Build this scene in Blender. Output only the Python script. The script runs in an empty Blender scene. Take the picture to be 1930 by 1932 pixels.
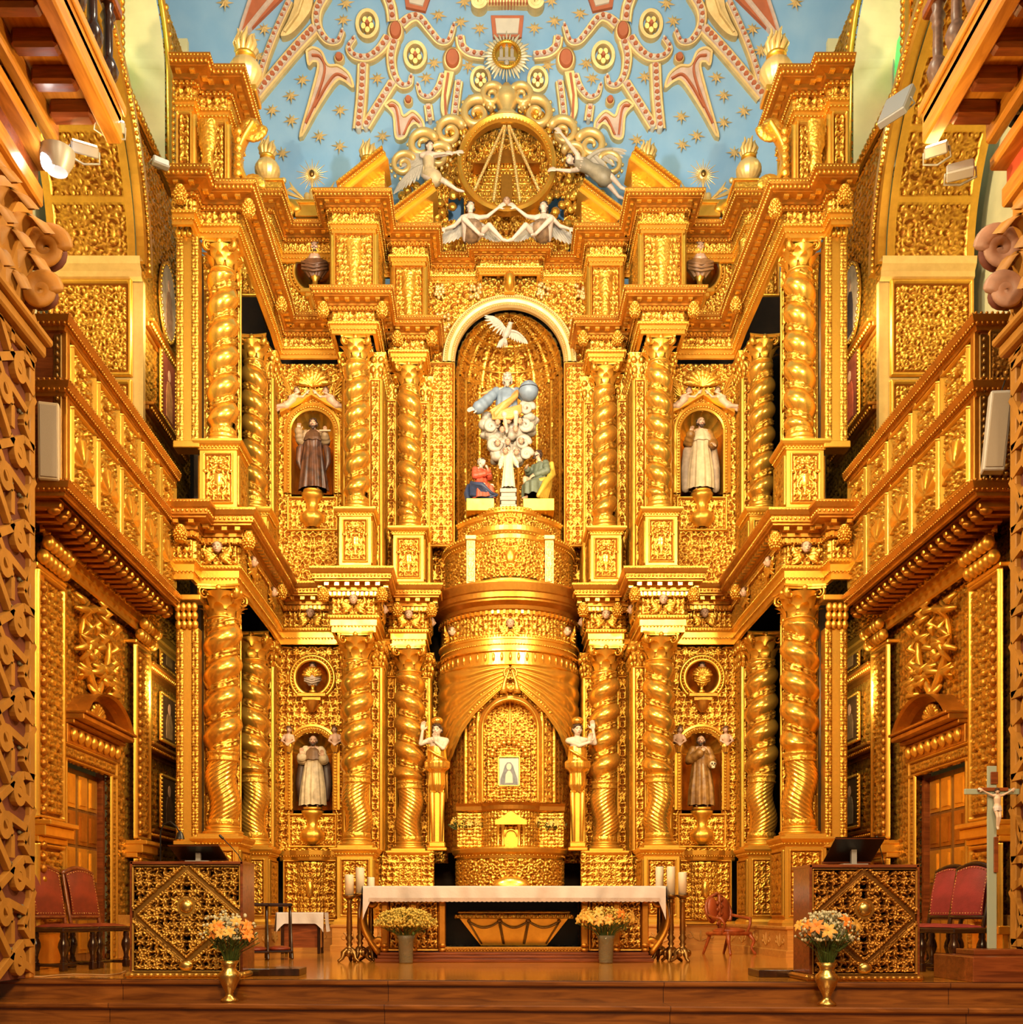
import bpy, math, random
import numpy as np
from mathutils import Vector, Matrix
random.seed(7); RNG = np.random.default_rng(7)
PI = math.pi
sc = bpy.context.scene
COL = sc.collection
# ---------------------------------------------------------------- survey of the place
CX, HOR, F = 920.0, 1725.0, 2000.0        # vanishing point and focal length of the survey photo, in pixels
CAMX, CAMZ = -0.35, 0.63
def at(px, py, Y):                        # photo point at distance Y -> world point
    return Vector(((px-CX)*Y/F+CAMX, Y, CAMZ+(HOR-py)*Y/F))
def ax(px, Y): return (px-CX)*Y/F+CAMX
def az(py, Y): return CAMZ+(HOR-py)*Y/F

# ---------------------------------------------------------------- mesh builder
class MB:
    def __init__(s): s.V=[]; s.Q=[]; s.n=0; s.H=[]; s.S=[]; s.M=[]; s.mi=0
    def add(s, V, faces, smooth=True, h=None):
        V=np.asarray(V,dtype=np.float64).reshape(-1,3)
        if isinstance(faces,np.ndarray):
            s.Q.append(faces+s.n); k=len(faces)
        else:
            k=len(faces)
            by={}
            for f in faces: by.setdefault(len(f),[]).append(f)
            k=0
            for L,fs in by.items():
                s.Q.append(np.array(fs,dtype=np.int64)+s.n)
                s.S.append(np.full(len(fs),smooth)); s.M.append(np.full(len(fs),s.mi))
            s.V.append(V); s.n+=len(V); s.H.append(np.zeros(len(V)) if h is None else np.asarray(h).ravel()); return s
        s.S.append(np.full(k,smooth)); s.M.append(np.full(k,s.mi))
        s.V.append(V); s.n+=len(V); s.H.append(np.full(len(V),0.6) if h is None else np.asarray(h,dtype=float).ravel())
        return s
    def merge(s, o, M=None):
        if o.n==0: return s
        V=np.concatenate(o.V)
        if M is not None:
            A=np.array(M); V=V@A[:3,:3].T+A[:3,3]
        for q in o.Q: s.Q.append(q+s.n)
        s.S+=o.S; s.M+=o.M; s.V.append(V); s.H+=o.H; s.n+=len(V)
        return s
    def grid(s, P, cu=False, cv=False, h=None, smooth=True):
        nu,nv=P.shape[:2]
        iu=np.arange(nu if cu else nu-1); iv=np.arange(nv if cv else nv-1)
        a,b=np.meshgrid(iu,iv,indexing='ij'); a2=(a+1)%nu; b2=(b+1)%nv
        q=np.stack([a*nv+b,a2*nv+b,a2*nv+b2,a*nv+b2],-1).reshape(-1,4)
        return s.add(P.reshape(-1,3),q,smooth,h)
    def mesh(s, name):
        me=bpy.data.meshes.new(name)
        V=np.concatenate(s.V) if s.V else np.zeros((0,3))
        me.vertices.add(len(V)); me.vertices.foreach_set('co',V.astype(np.float32).ravel())
        lo=np.concatenate([q.ravel() for q in s.Q]); tot=np.concatenate([np.full(len(q),q.shape[1]) for q in s.Q])
        st=np.concatenate([[0],np.cumsum(tot)[:-1]])
        me.loops.add(len(lo)); me.loops.foreach_set('vertex_index',lo.astype(np.int32))
        me.polygons.add(len(tot)); me.polygons.foreach_set('loop_start',st.astype(np.int32))
        me.polygons.foreach_set('use_smooth',np.concatenate(s.S).astype(bool))
        me.polygons.foreach_set('material_index',np.concatenate(s.M).astype(np.int32))
        at_=me.attributes.new('relief','FLOAT','POINT'); at_.data.foreach_set('value',np.concatenate(s.H).astype(np.float32))
        me.update(calc_edges=True); me.validate(); return me
    # ---- shapes
    def box(s, x0,x1,y0,y1,z0,z1):
        V=[(x0,y0,z0),(x1,y0,z0),(x1,y1,z0),(x0,y1,z0),(x0,y0,z1),(x1,y0,z1),(x1,y1,z1),(x0,y1,z1)]
        return s.add(V,np.array([(0,3,2,1),(4,5,6,7),(0,1,5,4),(1,2,6,5),(2,3,7,6),(3,0,4,7)]),False)
    def bbox(s, x0,x1,y0,y1,z0,z1,b=0.01):       # box with chamfered edges
        def ring(i,z): return [(x0+i,y0,z),(x1-i,y0,z),(x1,y0+i,z),(x1,y1-i,z),(x1-i,y1,z),(x0+i,y1,z),(x0,y1-i,z),(x0,y0+i,z)]
        def inr(i,z): return [(x0+i,y0+i,z),(x1-i,y0+i,z),(x1-i,y0+i,z),(x1-i,y1-i,z),(x1-i,y1-i,z),(x0+i,y1-i,z),(x0+i,y1-i,z),(x0+i,y0+i,z)]
        R=np.array([inr(b,z0),ring(b,z0+b),ring(b,z1-b),inr(b,z1)]).transpose(1,0,2)
        s.grid(R,cu=True,smooth=False)
        s.add([(x0+b,y0+b,z1),(x1-b,y0+b,z1),(x1-b,y1-b,z1),(x0+b,y1-b,z1)],np.array([(0,1,2,3)]),False)
        s.add([(x0+b,y0+b,z0),(x1-b,y0+b,z0),(x1-b,y1-b,z0),(x0+b,y1-b,z0)],np.array([(3,2,1,0)]),False)
        return s
    def lathe(s, prof, seg=24, c=(0,0,0), fn=None, smooth=True, a0=0.0, a1=None, sx=1, sy=1):
        full=a1 is None; a1=2*PI if full else a1
        th=np.linspace(a0,a1,seg,endpoint=not full)
        r=np.array([p[0] for p in prof])[None,:]; z=np.array([p[1] for p in prof])[None,:]
        T=th[:,None]
        R=r*np.ones_like(T)
        if fn is not None: R=fn(T,z,R)
        P=np.stack([R*np.cos(T)*sx+c[0],R*np.sin(T)*sy+c[1],z*np.ones_like(T)+c[2]],-1)
        return s.grid(P,cu=full,smooth=smooth)
    def ball(s, c, r, seg=12, rings=8, M=None):
        if isinstance(r,(int,float)): r=(r,r,r)
        t=np.linspace(0,2*PI,seg,endpoint=False)[:,None]; p=np.linspace(-PI/2,PI/2,rings+1)[None,:]
        P=np.stack([np.cos(t)*np.cos(p)*r[0],np.sin(t)*np.cos(p)*r[1],np.sin(p)*np.ones_like(t)*r[2]],-1)
        if M is not None: P=P@np.array(M)[:3,:3].T
        return s.grid(P+np.array(c),cu=True)
    def tube(s, pts, rad, seg=8, cap=True, flat=1.0):
        pts=np.array([tuple(p) for p in pts],dtype=float); n=len(pts)
        rad=np.full(n,rad) if np.isscalar(rad) else np.array(rad,dtype=float)
        if cap:
            d0=pts[0]-pts[1]; d0/=np.linalg.norm(d0)+1e-9; d1=pts[-1]-pts[-2]; d1/=np.linalg.norm(d1)+1e-9
            pts=np.vstack([pts[0]+d0*rad[0]*.9,pts[0]+d0*rad[0]*.6,pts,pts[-1]+d1*rad[-1]*.6,pts[-1]+d1*rad[-1]*.9])
            rad=np.concatenate([[rad[0]*.05,rad[0]*.75],rad,[rad[-1]*.75,rad[-1]*.05]]); n+=4
        T=np.gradient(pts,axis=0); T/=np.linalg.norm(T,axis=1)[:,None]+1e-9
        up=np.array([0,0,1.0]); 
        if abs(T[0]@up)>.9: up=np.array([0,1.0,0])
        N=np.zeros_like(pts); B=np.zeros_like(pts); nprev=up-T[0]*(up@T[0]); nprev/=np.linalg.norm(nprev)
        for i in range(n):
            v=nprev-T[i]*(nprev@T[i]); v/=np.linalg.norm(v)+1e-9; N[i]=v; B[i]=np.cross(T[i],v); nprev=v
        a=np.linspace(0,2*PI,seg,endpoint=False)
        P=pts[:,None,:]+rad[:,None,None]*(np.cos(a)[None,:,None]*N[:,None,:]+flat*np.sin(a)[None,:,None]*B[:,None,:])
        return s.grid(P,cv=True)
    def cone(s, p0,p1,r0,r1,seg=10):              # tapered capsule
        return s.tube([p0,(Vector(p0)+Vector(p1))/2,p1],[r0,(r0+r1)/2,r1],seg)
    def prism(s, poly, fr, d):                    # polygon in frame fr=(o,u,v,n) extruded by d along n
        o,u,v,n=[np.array(tuple(x),dtype=float) for x in fr]; k=len(poly)
        A=np.array([o+u*p[0]+v*p[1] for p in poly]); Bk=A+n*d
        i=np.arange(k); j=(i+1)%k
        s.add(np.vstack([A,Bk]),np.stack([i,j,j+k,i+k],-1),False)
        s.add(Bk,[list(range(k))],False); 
        return s.add(A,[list(range(k))[::-1]],False)

# ---------------------------------------------------------------- object helpers
def link(o,parent=None):
    COL.objects.link(o)
    if parent is not None: o.parent=parent
    return o
def obj(name, mb, mat, parent=None, loc=None, label=None):
    me=mb.mesh(name) if isinstance(mb,MB) else mb
    if mat is not None and len(me.materials)==0:
        for m in (mat if isinstance(mat,(list,tuple)) else [mat]): me.materials.append(m)
    o=bpy.data.objects.new(name,me); link(o,parent)
    if loc is not None: o.location=loc
    if label: o['label']=label
    return o
def tag(o,label,cat,group=None,kind=None):
    o['label']=label; o['category']=cat
    if group: o['group']=group
    if kind: o['kind']=kind
    return o
def thing(name,label,cat,loc=(0,0,0),rz=0,group=None,scale=None):
    o=bpy.data.objects.new(name,None); o.empty_display_size=.1; link(o)
    o.location=loc; o.rotation_euler=(0,0,rz)
    if scale is not None: o.scale=(scale,)*3 if isinstance(scale,(int,float)) else scale
    return tag(o,label,cat,group)
def struct(name,mb,mat,parent=None,label=None,cat=None):
    o=obj(name,mb,mat,parent)
    if parent is None:
        o['kind']='structure'
        if label: tag(o,label,cat or 'wall')
    return o
def dup(root,loc,rz=0,label=None,group=None,scale=None):
    r=root.copy(); COL.objects.link(r); r.location=loc; r.rotation_euler=(0,0,rz)
    if scale is not None: r.scale=(scale,)*3 if isinstance(scale,(int,float)) else scale
    if label: r['label']=label
    if group: r['group']=group
    for ch in list(root.children):
        c=ch.copy(); COL.objects.link(c); c.parent=r
        for g in list(ch.children):
            d=g.copy(); COL.objects.link(d); d.parent=c
    return r
def remeshed(mb, vox=0.01, smooth=2):            # fuse overlapping solids into one continuous skin
    me=mb.mesh('tmp'); o=bpy.data.objects.new('tmp',me); COL.objects.link(o)
    m=o.modifiers.new('r','REMESH'); m.mode='VOXEL'; m.voxel_size=vox; m.use_smooth_shade=True
    if smooth:
        m2=o.modifiers.new('s','SMOOTH'); m2.iterations=smooth; m2.factor=.5
    dg=bpy.context.evaluated_depsgraph_get()
    out=bpy.data.meshes.new_from_object(o.evaluated_get(dg))
    bpy.data.objects.remove(o); bpy.data.meshes.remove(me)
    return out

# ---------------------------------------------------------------- carved relief height maps (tileable)
NT=512
def stamp(H,x,y,r,amp=1.0,sx=1.0,ang=0.0):
    R=int(r*max(1,sx)*NT)+2; ix=int(x*NT); iy=int(y*NT)
    a=np.arange(-R,R+1); X,Y=np.meshgrid(a,a,indexing='ij')
    ca,sa=math.cos(ang),math.sin(ang)
    u=(X*ca+Y*sa)/(r*sx*NT); v=(-X*sa+Y*ca)/(r*NT)
    if sx>1.01: v=v/np.clip(1-.55*u,.35,1.6)
    d=u*u+v*v; hh=amp*np.sqrt(np.clip(1-d,0,1))
    sl=np.ix_((a+ix)%NT,(a+iy)%NT); H[sl]=np.maximum(H[sl],hh)
def make_scroll(seed=1,n=5,sr=.013):
    rs=random.Random(seed); H=np.zeros((NT,NT))
    for k in range(160):
        stamp(H,rs.random(),rs.random(),.016+.014*rs.random(),.28+.25*rs.random(),2.2,rs.random()*6.28)
    cents=[]
    for i in range(n):
        for j in range(n): cents.append(((i+.5+.18*(rs.random()-.5))/n,(j+.5+.18*(rs.random()-.5))/n,(i+j)%2))
    for cx,cy,k in cents:
        sgn=1 if k else -1; R0=.58/n; a0=rs.random()*6.28; N=70
        for t in np.linspace(0,1,N):
            r=R0*(1-.82*t); a=a0+sgn*t*PI*3.1
            stamp(H,cx+r*math.cos(a),cy+r*math.sin(a),sr*(1.25-.55*t),.62+.25*t)
        for t in np.linspace(.02,.8,9):
            r=R0*(1-.82*t)+.02; a=a0+sgn*t*PI*3.1
            stamp(H,cx+(r+.018)*math.cos(a),cy+(r+.018)*math.sin(a),.016,.95,2.4,a+sgn*.9)
        stamp(H,cx,cy,.030,1.0)
    return H
def make_leaf(seed=2,n=6):
    rs=random.Random(seed); H=np.zeros((NT,NT))
    for i in range(n):
        for j in range(n):
            cx=(i+.5+.3*(rs.random()-.5))/n; cy=(j+.5+.3*(rs.random()-.5))/n; b=rs.random()*6.28
            m=rs.choice([4,5,6])
            for k in range(m):
                a=b+k*2*PI/m; r=.36/n
                stamp(H,cx+r*math.cos(a),cy+r*math.sin(a),.22/n*.8,.6+.3*rs.random(),2.3,a+.5)
            stamp(H,cx,cy,.15/n,1.0)
    for k in range(120): stamp(H,rs.random(),rs.random(),.014,.75)
    return H
def blur(H,k=1):
    for _ in range(k): H=(H+np.roll(H,1,0)+np.roll(H,-1,0)+np.roll(H,1,1)+np.roll(H,-1,1))/5
    return H
TILE={'scroll':blur(make_scroll(3,5),2),'leaf':blur(make_leaf(4,6),2),'fine':blur(make_leaf(9,8),2)}
def sample(tile,x,y):
    H=TILE[tile]; return H[(np.floor(x*NT).astype(int))%NT,(np.floor(y*NT).astype(int))%NT]

def panel(mb,o,u,v,w,h,tile='scroll',ts=.8,dep=.03,pitch=.013,frame=.0,mir=True,fn=None,pu=None,edge=True,ph=(0,0),mask=None):
    """carved relief panel: o lower corner, unit vectors u,v ; relief rises along -(u x v)*... towards n"""
    o,u,v=[np.array(tuple(a),dtype=float) for a in (o,u,v)]; n=np.cross(u,v)
    pu=pu or pitch; ts=ts*1.25; dep=dep*1.2
    nu=max(3,int(w/pu)+1); nv=max(3,int(h/pitch)+1)
    U,W=np.meshgrid(np.linspace(0,w,nu),np.linspace(0,h,nv),indexing='ij')
    uu=np.abs(U-w/2) if mir else U
    H=sample(tile,uu/ts+ph[0],W/ts+ph[1])
    if frame>0:
        e=np.minimum(np.minimum(U,w-U),np.minimum(W,h-W))
        H=np.where(e<frame,.75+.25*np.sin(np.clip(e/frame,0,1)*PI),np.where(e<frame*1.7,0.0,H))
    if fn is not None: H=fn(U-w/2,W-h/2,H)
    D=H*dep
    if edge:
        D=D.copy(); D[0,:]=D[-1,:]=0; D[:,0]=D[:,-1]=0
    P=o+U[...,None]*u+W[...,None]*v+D[...,None]*n
    if mask is not None:
        keep=mask(U-w/2,W-h/2)
        nu,nv=U.shape; a,b=np.meshgrid(np.arange(nu-1),np.arange(nv-1),indexing='ij')
        q=np.stack([a*nv+b,(a+1)*nv+b,(a+1)*nv+b+1,a*nv+b+1],-1)
        kk=keep[:-1,:-1]&keep[1:,:-1]&keep[1:,1:]&keep[:-1,1:]
        q=q[kk]; return mb.add(P.reshape(-1,3),q.reshape(-1,4),True,H)
    return mb.grid(P,h=H)
def curved(mb,fP,w,h,tile='leaf',ts=.7,dep=.025,pitch=.013,mir=True,fn=None):
    """relief over a curved surface: fP(U,W)->(P,N) arrays"""
    ts=ts*1.25; dep=dep*1.15; nu=max(3,int(w/pitch)); nv=max(3,int(h/pitch))
    U,W=np.meshgrid(np.linspace(0,w,nu),np.linspace(0,h,nv),indexing='ij')
    H=sample(tile,(np.abs(U-w/2) if mir else U)/ts,W/ts)
    if fn is not None: H=fn(U-w/2,W,H)
    P,N=fP(U,W)
    return mb.grid(P+N*(H*dep)[...,None],h=H)

# ---------------------------------------------------------------- mouldings swept along a plan path
def mitre(path):
    P=np.array(path,dtype=float); n=len(P); d=np.diff(P,axis=0); d/=np.linalg.norm(d,axis=1)[:,None]
    nr=np.stack([d[:,1],-d[:,0]],-1)              # right-hand normal of travel: with +X travel this is -Y (towards the nave)
    out=np.zeros_like(P); out[0]=nr[0]; out[-1]=nr[-1]
    for i in range(1,n-1):
        b=nr[i-1]+nr[i]; L=b@b
        out[i]=b*2/L if L>.2 else nr[i]
    return P,out,nr
def sweep(mb,path,prof,smooth=False):
    P,O,_=mitre(path); prof=np.array(prof,dtype=float)
    V=np.zeros((len(P),len(prof),3))
    V[:,:,0]=P[:,None,0]+O[:,None,0]*prof[None,:,0]; V[:,:,1]=P[:,None,1]+O[:,None,1]*prof[None,:,0]; V[:,:,2]=prof[None,:,1]
    if smooth: return mb.grid(V)
    for i in range(len(P)-1):                      # unshared edges so each run stays crisp
        for j in range(len(prof)-1):
            mb.add(np.array([V[i,j],V[i+1,j],V[i+1,j+1],V[i,j+1]]),np.array([(0,1,2,3)]),False)
    return mb
def along(mb,path,off,z,step,item,sz):
    """row of small ornaments (bead / dentil / egg) along the path at offset and height"""
    P,O,nr=mitre(path)
    Q=P+O*off
    for i in range(len(Q)-1):
        a,b=Q[i],Q[i+1]; L=np.linalg.norm(b-a)
        if L<step*.8: continue
        n=max(1,int(L/step)); d=(b-a)/L; nn=nr[i]
        for k in range(n):
            c=a+d*(k+.5)*L/n
            if item=='dentil':
                w,p,h=sz; X=np.array([d[0],d[1],0]); N=np.array([nn[0],nn[1],0]); C=np.array([c[0],c[1],z])
                V=[C+X*sx*w/2+N*sy*p+np.array([0,0,sz_*h/2]) for sz_ in(-1,1) for sx,sy in((-1,0),(1,0),(1,1),(-1,1))]
                mb.add(V,np.array([(0,3,2,1),(4,5,6,7),(1,2,6,5),(2,3,7,6),(3,0,4,7)]),False)
            else:
                r=sz if isinstance(sz,tuple) else (sz,sz,sz)
                M=Matrix(((d[0],-d[1],0),(d[1],d[0],0),(0,0,1)))
                mb.ball((c[0],c[1],z),r,6,4,M)
    return mb
def frieze(mb,path,off,z0,z1,tile='leaf',ts=.35,dep=.03,pitch=.013):
    P,O,nr=mitre(path); Q=P+O*off
    for i in range(len(Q)-1):
        a,b=Q[i],Q[i+1]; L=np.linalg.norm(b-a)
        if L<.03: continue
        d=(b-a)/L
        panel(mb,(a[0],a[1],z0),(d[0],d[1],0),(0,0,1),L,z1-z0,tile,ts,dep,pitch)
    return mb
WORLD=.30; EXPO=-0.1
# ---------------------------------------------------------------- materials
def newmat(name):
    m=bpy.data.materials.new(name); m.use_nodes=True; nt=m.node_tree; b=nt.nodes['Principled BSDF']; return m,nt,b
def N(nt,t,**k):
    n=nt.nodes.new(t)
    for a,v in k.items(): setattr(n,a,v)
    return n
def simple(name,col,rough=.5,metal=0.0,bump=0.0,bs=60.,var=0.0,vs=6.,spec=.5,col2=None,sheen=0,trans=0,coat=0):
    m,nt,b=newmat(name); L=nt.links
    b.inputs['Base Color'].default_value=(*col,1); b.inputs['Roughness'].default_value=rough; b.inputs['Metallic'].default_value=metal
    b.inputs['Specular IOR Level'].default_value=spec
    if coat: b.inputs['Coat Weight'].default_value=coat; b.inputs['Coat Roughness'].default_value=.15
    if trans: b.inputs['Transmission Weight'].default_value=trans
    tc=N(nt,'ShaderNodeTexCoord')
    if var or col2:
        nz=N(nt,'ShaderNodeTexNoise'); nz.inputs['Scale'].default_value=vs; nz.inputs['Detail'].default_value=5
        L.new(tc.outputs['Object'],nz.inputs['Vector'])
        mx=N(nt,'ShaderNodeMix',data_type='RGBA'); rp=N(nt,'ShaderNodeValToRGB')
        rp.color_ramp.elements[0].position=.35; rp.color_ramp.elements[1].position=.65
        L.new(nz.outputs['Fac'],rp.inputs['Fac']); L.new(rp.outputs['Color'],mx.inputs['Factor'])
        c2=col2 or tuple(c*(1-var) for c in col)
        mx.inputs['A'].default_value=(*col,1); mx.inputs['B'].default_value=(*c2,1)
        L.new(mx.outputs['Result'],b.inputs['Base Color'])
    if bump:
        n2=N(nt,'ShaderNodeTexNoise'); n2.inputs['Scale'].default_value=bs; n2.inputs['Detail'].default_value=3
        L.new(tc.outputs['Object'],n2.inputs['Vector'])
        bp=N(nt,'ShaderNodeBump'); bp.inputs['Strength'].default_value=bump; bp.inputs['Distance'].default_value=.02
        L.new(n2.outputs['Fac'],bp.inputs['Height']); L.new(bp.outputs['Normal'],b.inputs['Normal'])
    return m
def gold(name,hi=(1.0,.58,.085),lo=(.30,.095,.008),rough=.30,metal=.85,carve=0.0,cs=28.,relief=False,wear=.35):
    """gilded wood: random wear bares red-brown bole; relief also paints shade into recesses"""
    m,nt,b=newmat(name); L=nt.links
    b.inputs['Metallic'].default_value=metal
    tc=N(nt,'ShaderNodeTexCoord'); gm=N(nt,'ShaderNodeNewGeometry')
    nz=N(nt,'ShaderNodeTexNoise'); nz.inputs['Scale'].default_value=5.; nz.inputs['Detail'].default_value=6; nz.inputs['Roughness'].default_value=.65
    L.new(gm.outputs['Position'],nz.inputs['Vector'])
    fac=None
    if relief:  # recess shade put into the colour, by carving height
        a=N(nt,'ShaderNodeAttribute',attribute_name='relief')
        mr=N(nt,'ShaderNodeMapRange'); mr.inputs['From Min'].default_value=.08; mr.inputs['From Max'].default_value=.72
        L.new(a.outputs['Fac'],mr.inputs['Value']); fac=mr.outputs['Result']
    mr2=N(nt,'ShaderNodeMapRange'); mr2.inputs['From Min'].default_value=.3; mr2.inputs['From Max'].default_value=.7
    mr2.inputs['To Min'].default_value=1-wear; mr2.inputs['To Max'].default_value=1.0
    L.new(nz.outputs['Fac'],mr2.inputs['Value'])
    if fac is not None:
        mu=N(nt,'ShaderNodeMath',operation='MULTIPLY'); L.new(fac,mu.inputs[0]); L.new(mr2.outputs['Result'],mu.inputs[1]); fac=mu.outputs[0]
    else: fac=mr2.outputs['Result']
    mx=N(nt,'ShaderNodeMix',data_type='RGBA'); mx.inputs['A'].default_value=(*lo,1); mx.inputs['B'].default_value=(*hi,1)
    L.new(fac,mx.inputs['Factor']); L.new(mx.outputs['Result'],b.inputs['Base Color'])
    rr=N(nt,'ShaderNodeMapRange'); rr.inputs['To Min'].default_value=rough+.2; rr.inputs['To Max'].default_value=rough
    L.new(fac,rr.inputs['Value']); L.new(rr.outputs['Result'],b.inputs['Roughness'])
    n3=N(nt,'ShaderNodeTexNoise'); n3.inputs['Scale'].default_value=45.; n3.inputs['Detail'].default_value=2
    L.new(gm.outputs['Position'],n3.inputs['Vector'])
    bp=N(nt,'ShaderNodeBump'); bp.inputs['Strength'].default_value=.10; bp.inputs['Distance'].default_value=.01
    L.new(n3.outputs['Fac'],bp.inputs['Height']); last=bp
    if carve:
        vo=N(nt,'ShaderNodeTexVoronoi'); vo.feature='SMOOTH_F1'; vo.inputs['Scale'].default_value=cs
        dm=N(nt,'ShaderNodeVectorMath',operation='ADD'); sm=N(nt,'ShaderNodeVectorMath',operation='SCALE'); sm.inputs['Scale'].default_value=.06
        n4=N(nt,'ShaderNodeTexNoise'); n4.inputs['Scale'].default_value=9.
        L.new(gm.outputs['Position'],n4.inputs['Vector']); L.new(n4.outputs['Color'],sm.inputs[0]); L.new(sm.outputs[0],dm.inputs[0]); L.new(gm.outputs['Position'],dm.inputs[1])
        L.new(dm.outputs[0],vo.inputs['Vector'])
        b2=N(nt,'ShaderNodeBump'); b2.inputs['Strength'].default_value=carve; b2.inputs['Distance'].default_value=.03; b2.invert=True
        L.new(vo.outputs['Distance'],b2.inputs['Height']); L.new(bp.outputs['Normal'],b2.inputs['Normal']); last=b2
    L.new(last.outputs['Normal'],b.inputs['Normal'])
    return m
def wood(name,c1,c2,rough=.35,axis='X',scale=1.0,coat=.0,bump=.1,plank=None):
    m,nt,b=newmat(name); L=nt.links
    gm=N(nt,'ShaderNodeNewGeometry'); mp=N(nt,'ShaderNodeMapping')
    s={'X':(1.2,9,14),'Y':(9,1.2,14),'Z':(12,12,1.2)}[axis]; mp.inputs['Scale'].default_value=tuple(a*scale for a in s)
    L.new(gm.outputs['Position'],mp.inputs['Vector'])
    nz=N(nt,'ShaderNodeTexNoise'); nz.inputs['Scale'].default_value=1.3; nz.inputs['Detail'].default_value=8; nz.inputs['Distortion'].default_value=1.2
    L.new(mp.outputs['Vector'],nz.inputs['Vector'])
    rp=N(nt,'ShaderNodeValToRGB'); rp.color_ramp.elements[0].position=.32; rp.color_ramp.elements[1].position=.7
    rp.color_ramp.elements[0].color=(*c2,1); rp.color_ramp.elements[1].color=(*c1,1)
    L.new(nz.outputs['Fac'],rp.inputs['Fac']); out=rp.outputs['Color']
    if plank:
        br=N(nt,'ShaderNodeTexBrick'); br.inputs['Scale'].default_value=1.0; br.inputs['Brick Width'].default_value=plank[0]; br.inputs['Row Height'].default_value=plank[1]
        br.inputs['Mortar Size'].default_value=.004; br.inputs['Color1'].default_value=(1,1,1,1); br.inputs['Color2'].default_value=(.72,.7,.66,1); br.inputs['Mortar'].default_value=(.25,.2,.15,1)
        m2=N(nt,'ShaderNodeMapping'); m2.inputs['Rotation'].default_value=plank[2]
        L.new(gm.outputs['Position'],m2.inputs['Vector']); L.new(m2.outputs['Vector'],br.inputs['Vector'])
        mx=N(nt,'ShaderNodeMix',data_type='RGBA',blend_type='MULTIPLY'); mx.inputs['Factor'].default_value=1.0
        L.new(out,mx.inputs['A']); L.new(br.outputs['Color'],mx.inputs['B']); out=mx.outputs['Result']
    L.new(out,b.inputs['Base Color']); b.inputs['Roughness'].default_value=rough
    b.inputs['Coat Weight'].default_value=coat; b.inputs['Coat Roughness'].default_value=.12
    bp=N(nt,'ShaderNodeBump'); bp.inputs['Strength'].default_value=bump; bp.inputs['Distance'].default_value=.01
    L.new(nz.outputs['Fac'],bp.inputs['Height']); L.new(bp.outputs['Normal'],b.inputs['Normal'])
    return m
def glow(name,col,s):
    m,nt,b=newmat(name); b.inputs['Emission Color'].default_value=(*col,1); b.inputs['Emission Strength'].default_value=s
    b.inputs['Base Color'].default_value=(*col,1); return m

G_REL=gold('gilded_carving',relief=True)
G_SMO=gold('gilded_moulding',lo=(.62,.27,.03),wear=.5,rough=.3)
G_BRI=gold('burnished_gilding',hi=(1.0,.57,.09),lo=(.75,.36,.04),rough=.2,wear=.4)
G_CAR=gold('gilded_ornament',lo=(.45,.17,.015),carve=.5,cs=24.,rough=.34,wear=.5)
G_DRK=gold('dull_gilding',hi=(.55,.27,.05),lo=(.16,.06,.01),relief=True,rough=.4)
G_BRO=gold('browned_gilding',hi=(.62,.27,.035),lo=(.17,.05,.006),wear=.5,rough=.35)
G_PAL=gold('pale_gilding',hi=(1.0,.72,.28),lo=(.7,.42,.12),rough=.35,wear=.5,metal=.6)
SKIN=simple('painted_flesh',(.72,.42,.27),.4,var=.2,vs=14)
SKIN_P=simple('pale_painted_flesh',(.80,.60,.46),.4,var=.15,vs=14)
IVORY=simple('ivory_paint',(.50,.43,.34),.45,var=.15,vs=10,bump=.15,bs=30)
WHITE=simple('white_linen',(.70,.62,.60),.8,var=.08,vs=5,bump=.15,bs=25)
CREAM=simple('cream_robe_paint',(.72,.54,.32),.5,var=.35,vs=9)
BLACKR=simple('black_brown_robe_paint',(.045,.022,.018),.35,col2=(.16,.06,.03),vs=8)
BROWNR=simple('ochre_brown_robe_paint',(.42,.20,.045),.4,col2=(.2,.08,.015),vs=10)
DARKR=simple('dark_cape_paint',(.07,.035,.025),.45,var=.4,vs=8)
HAIR=simple('dark_hair_paint',(.05,.022,.012),.5)
GREYH=simple('grey_hair_paint',(.55,.45,.34),.5,var=.3,vs=30)
RED=simple('vermilion_paint',(.62,.10,.045),.45,var=.25,vs=9)
BLUE=simple('navy_robe_paint',(.035,.055,.13),.45,var=.3,vs=9)
SLATE=simple('slate_blue_robe_paint',(.24,.30,.38),.45,var=.25,vs=9)
GREEN=simple('grey_green_robe_paint',(.16,.19,.13),.5,var=.3,vs=9)
ORANGE=simple('orange_robe_paint',(.78,.36,.09),.45,var=.25,vs=9)
OCHRE=simple('ochre_robe_paint',(.72,.42,.05),.45,var=.3,vs=9)
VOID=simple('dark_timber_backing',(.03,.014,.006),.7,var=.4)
LEATHER=simple('red_brown_leather',(.26,.035,.012),.42,var=.35,vs=7,bump=.12,bs=80)
LEATHER_R=simple('wine_red_leather',(.30,.03,.03),.5,var=.3,vs=7,bump=.12,bs=80)
DWOOD=wood('black_brown_wood',(.045,.014,.006),(.012,.004,.002),.22,'Z',1,.4)
MWOOD=wood('mahogany_wood',(.30,.075,.018),(.13,.028,.006),.3,'X',1.2,.3)
STEPW=wood('step_wood',(.34,.115,.018),(.13,.036,.005),.28,'X',.9,.35,.06,(2.6,.4,(PI/2,0,0)))
FLOORW=wood('floor_wood',(.95,.40,.05),(.72,.26,.025),.13,'X',.8,.5,.03,(2.2,.13,(0,0,0)))
DADOW=wood('dado_wood',(.66,.30,.06),(.46,.18,.03),.35,'X',1,.2)
BEAMW=wood('balcony_wood',(.72,.33,.05),(.42,.16,.015),.38,'Y',1,.2)
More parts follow.
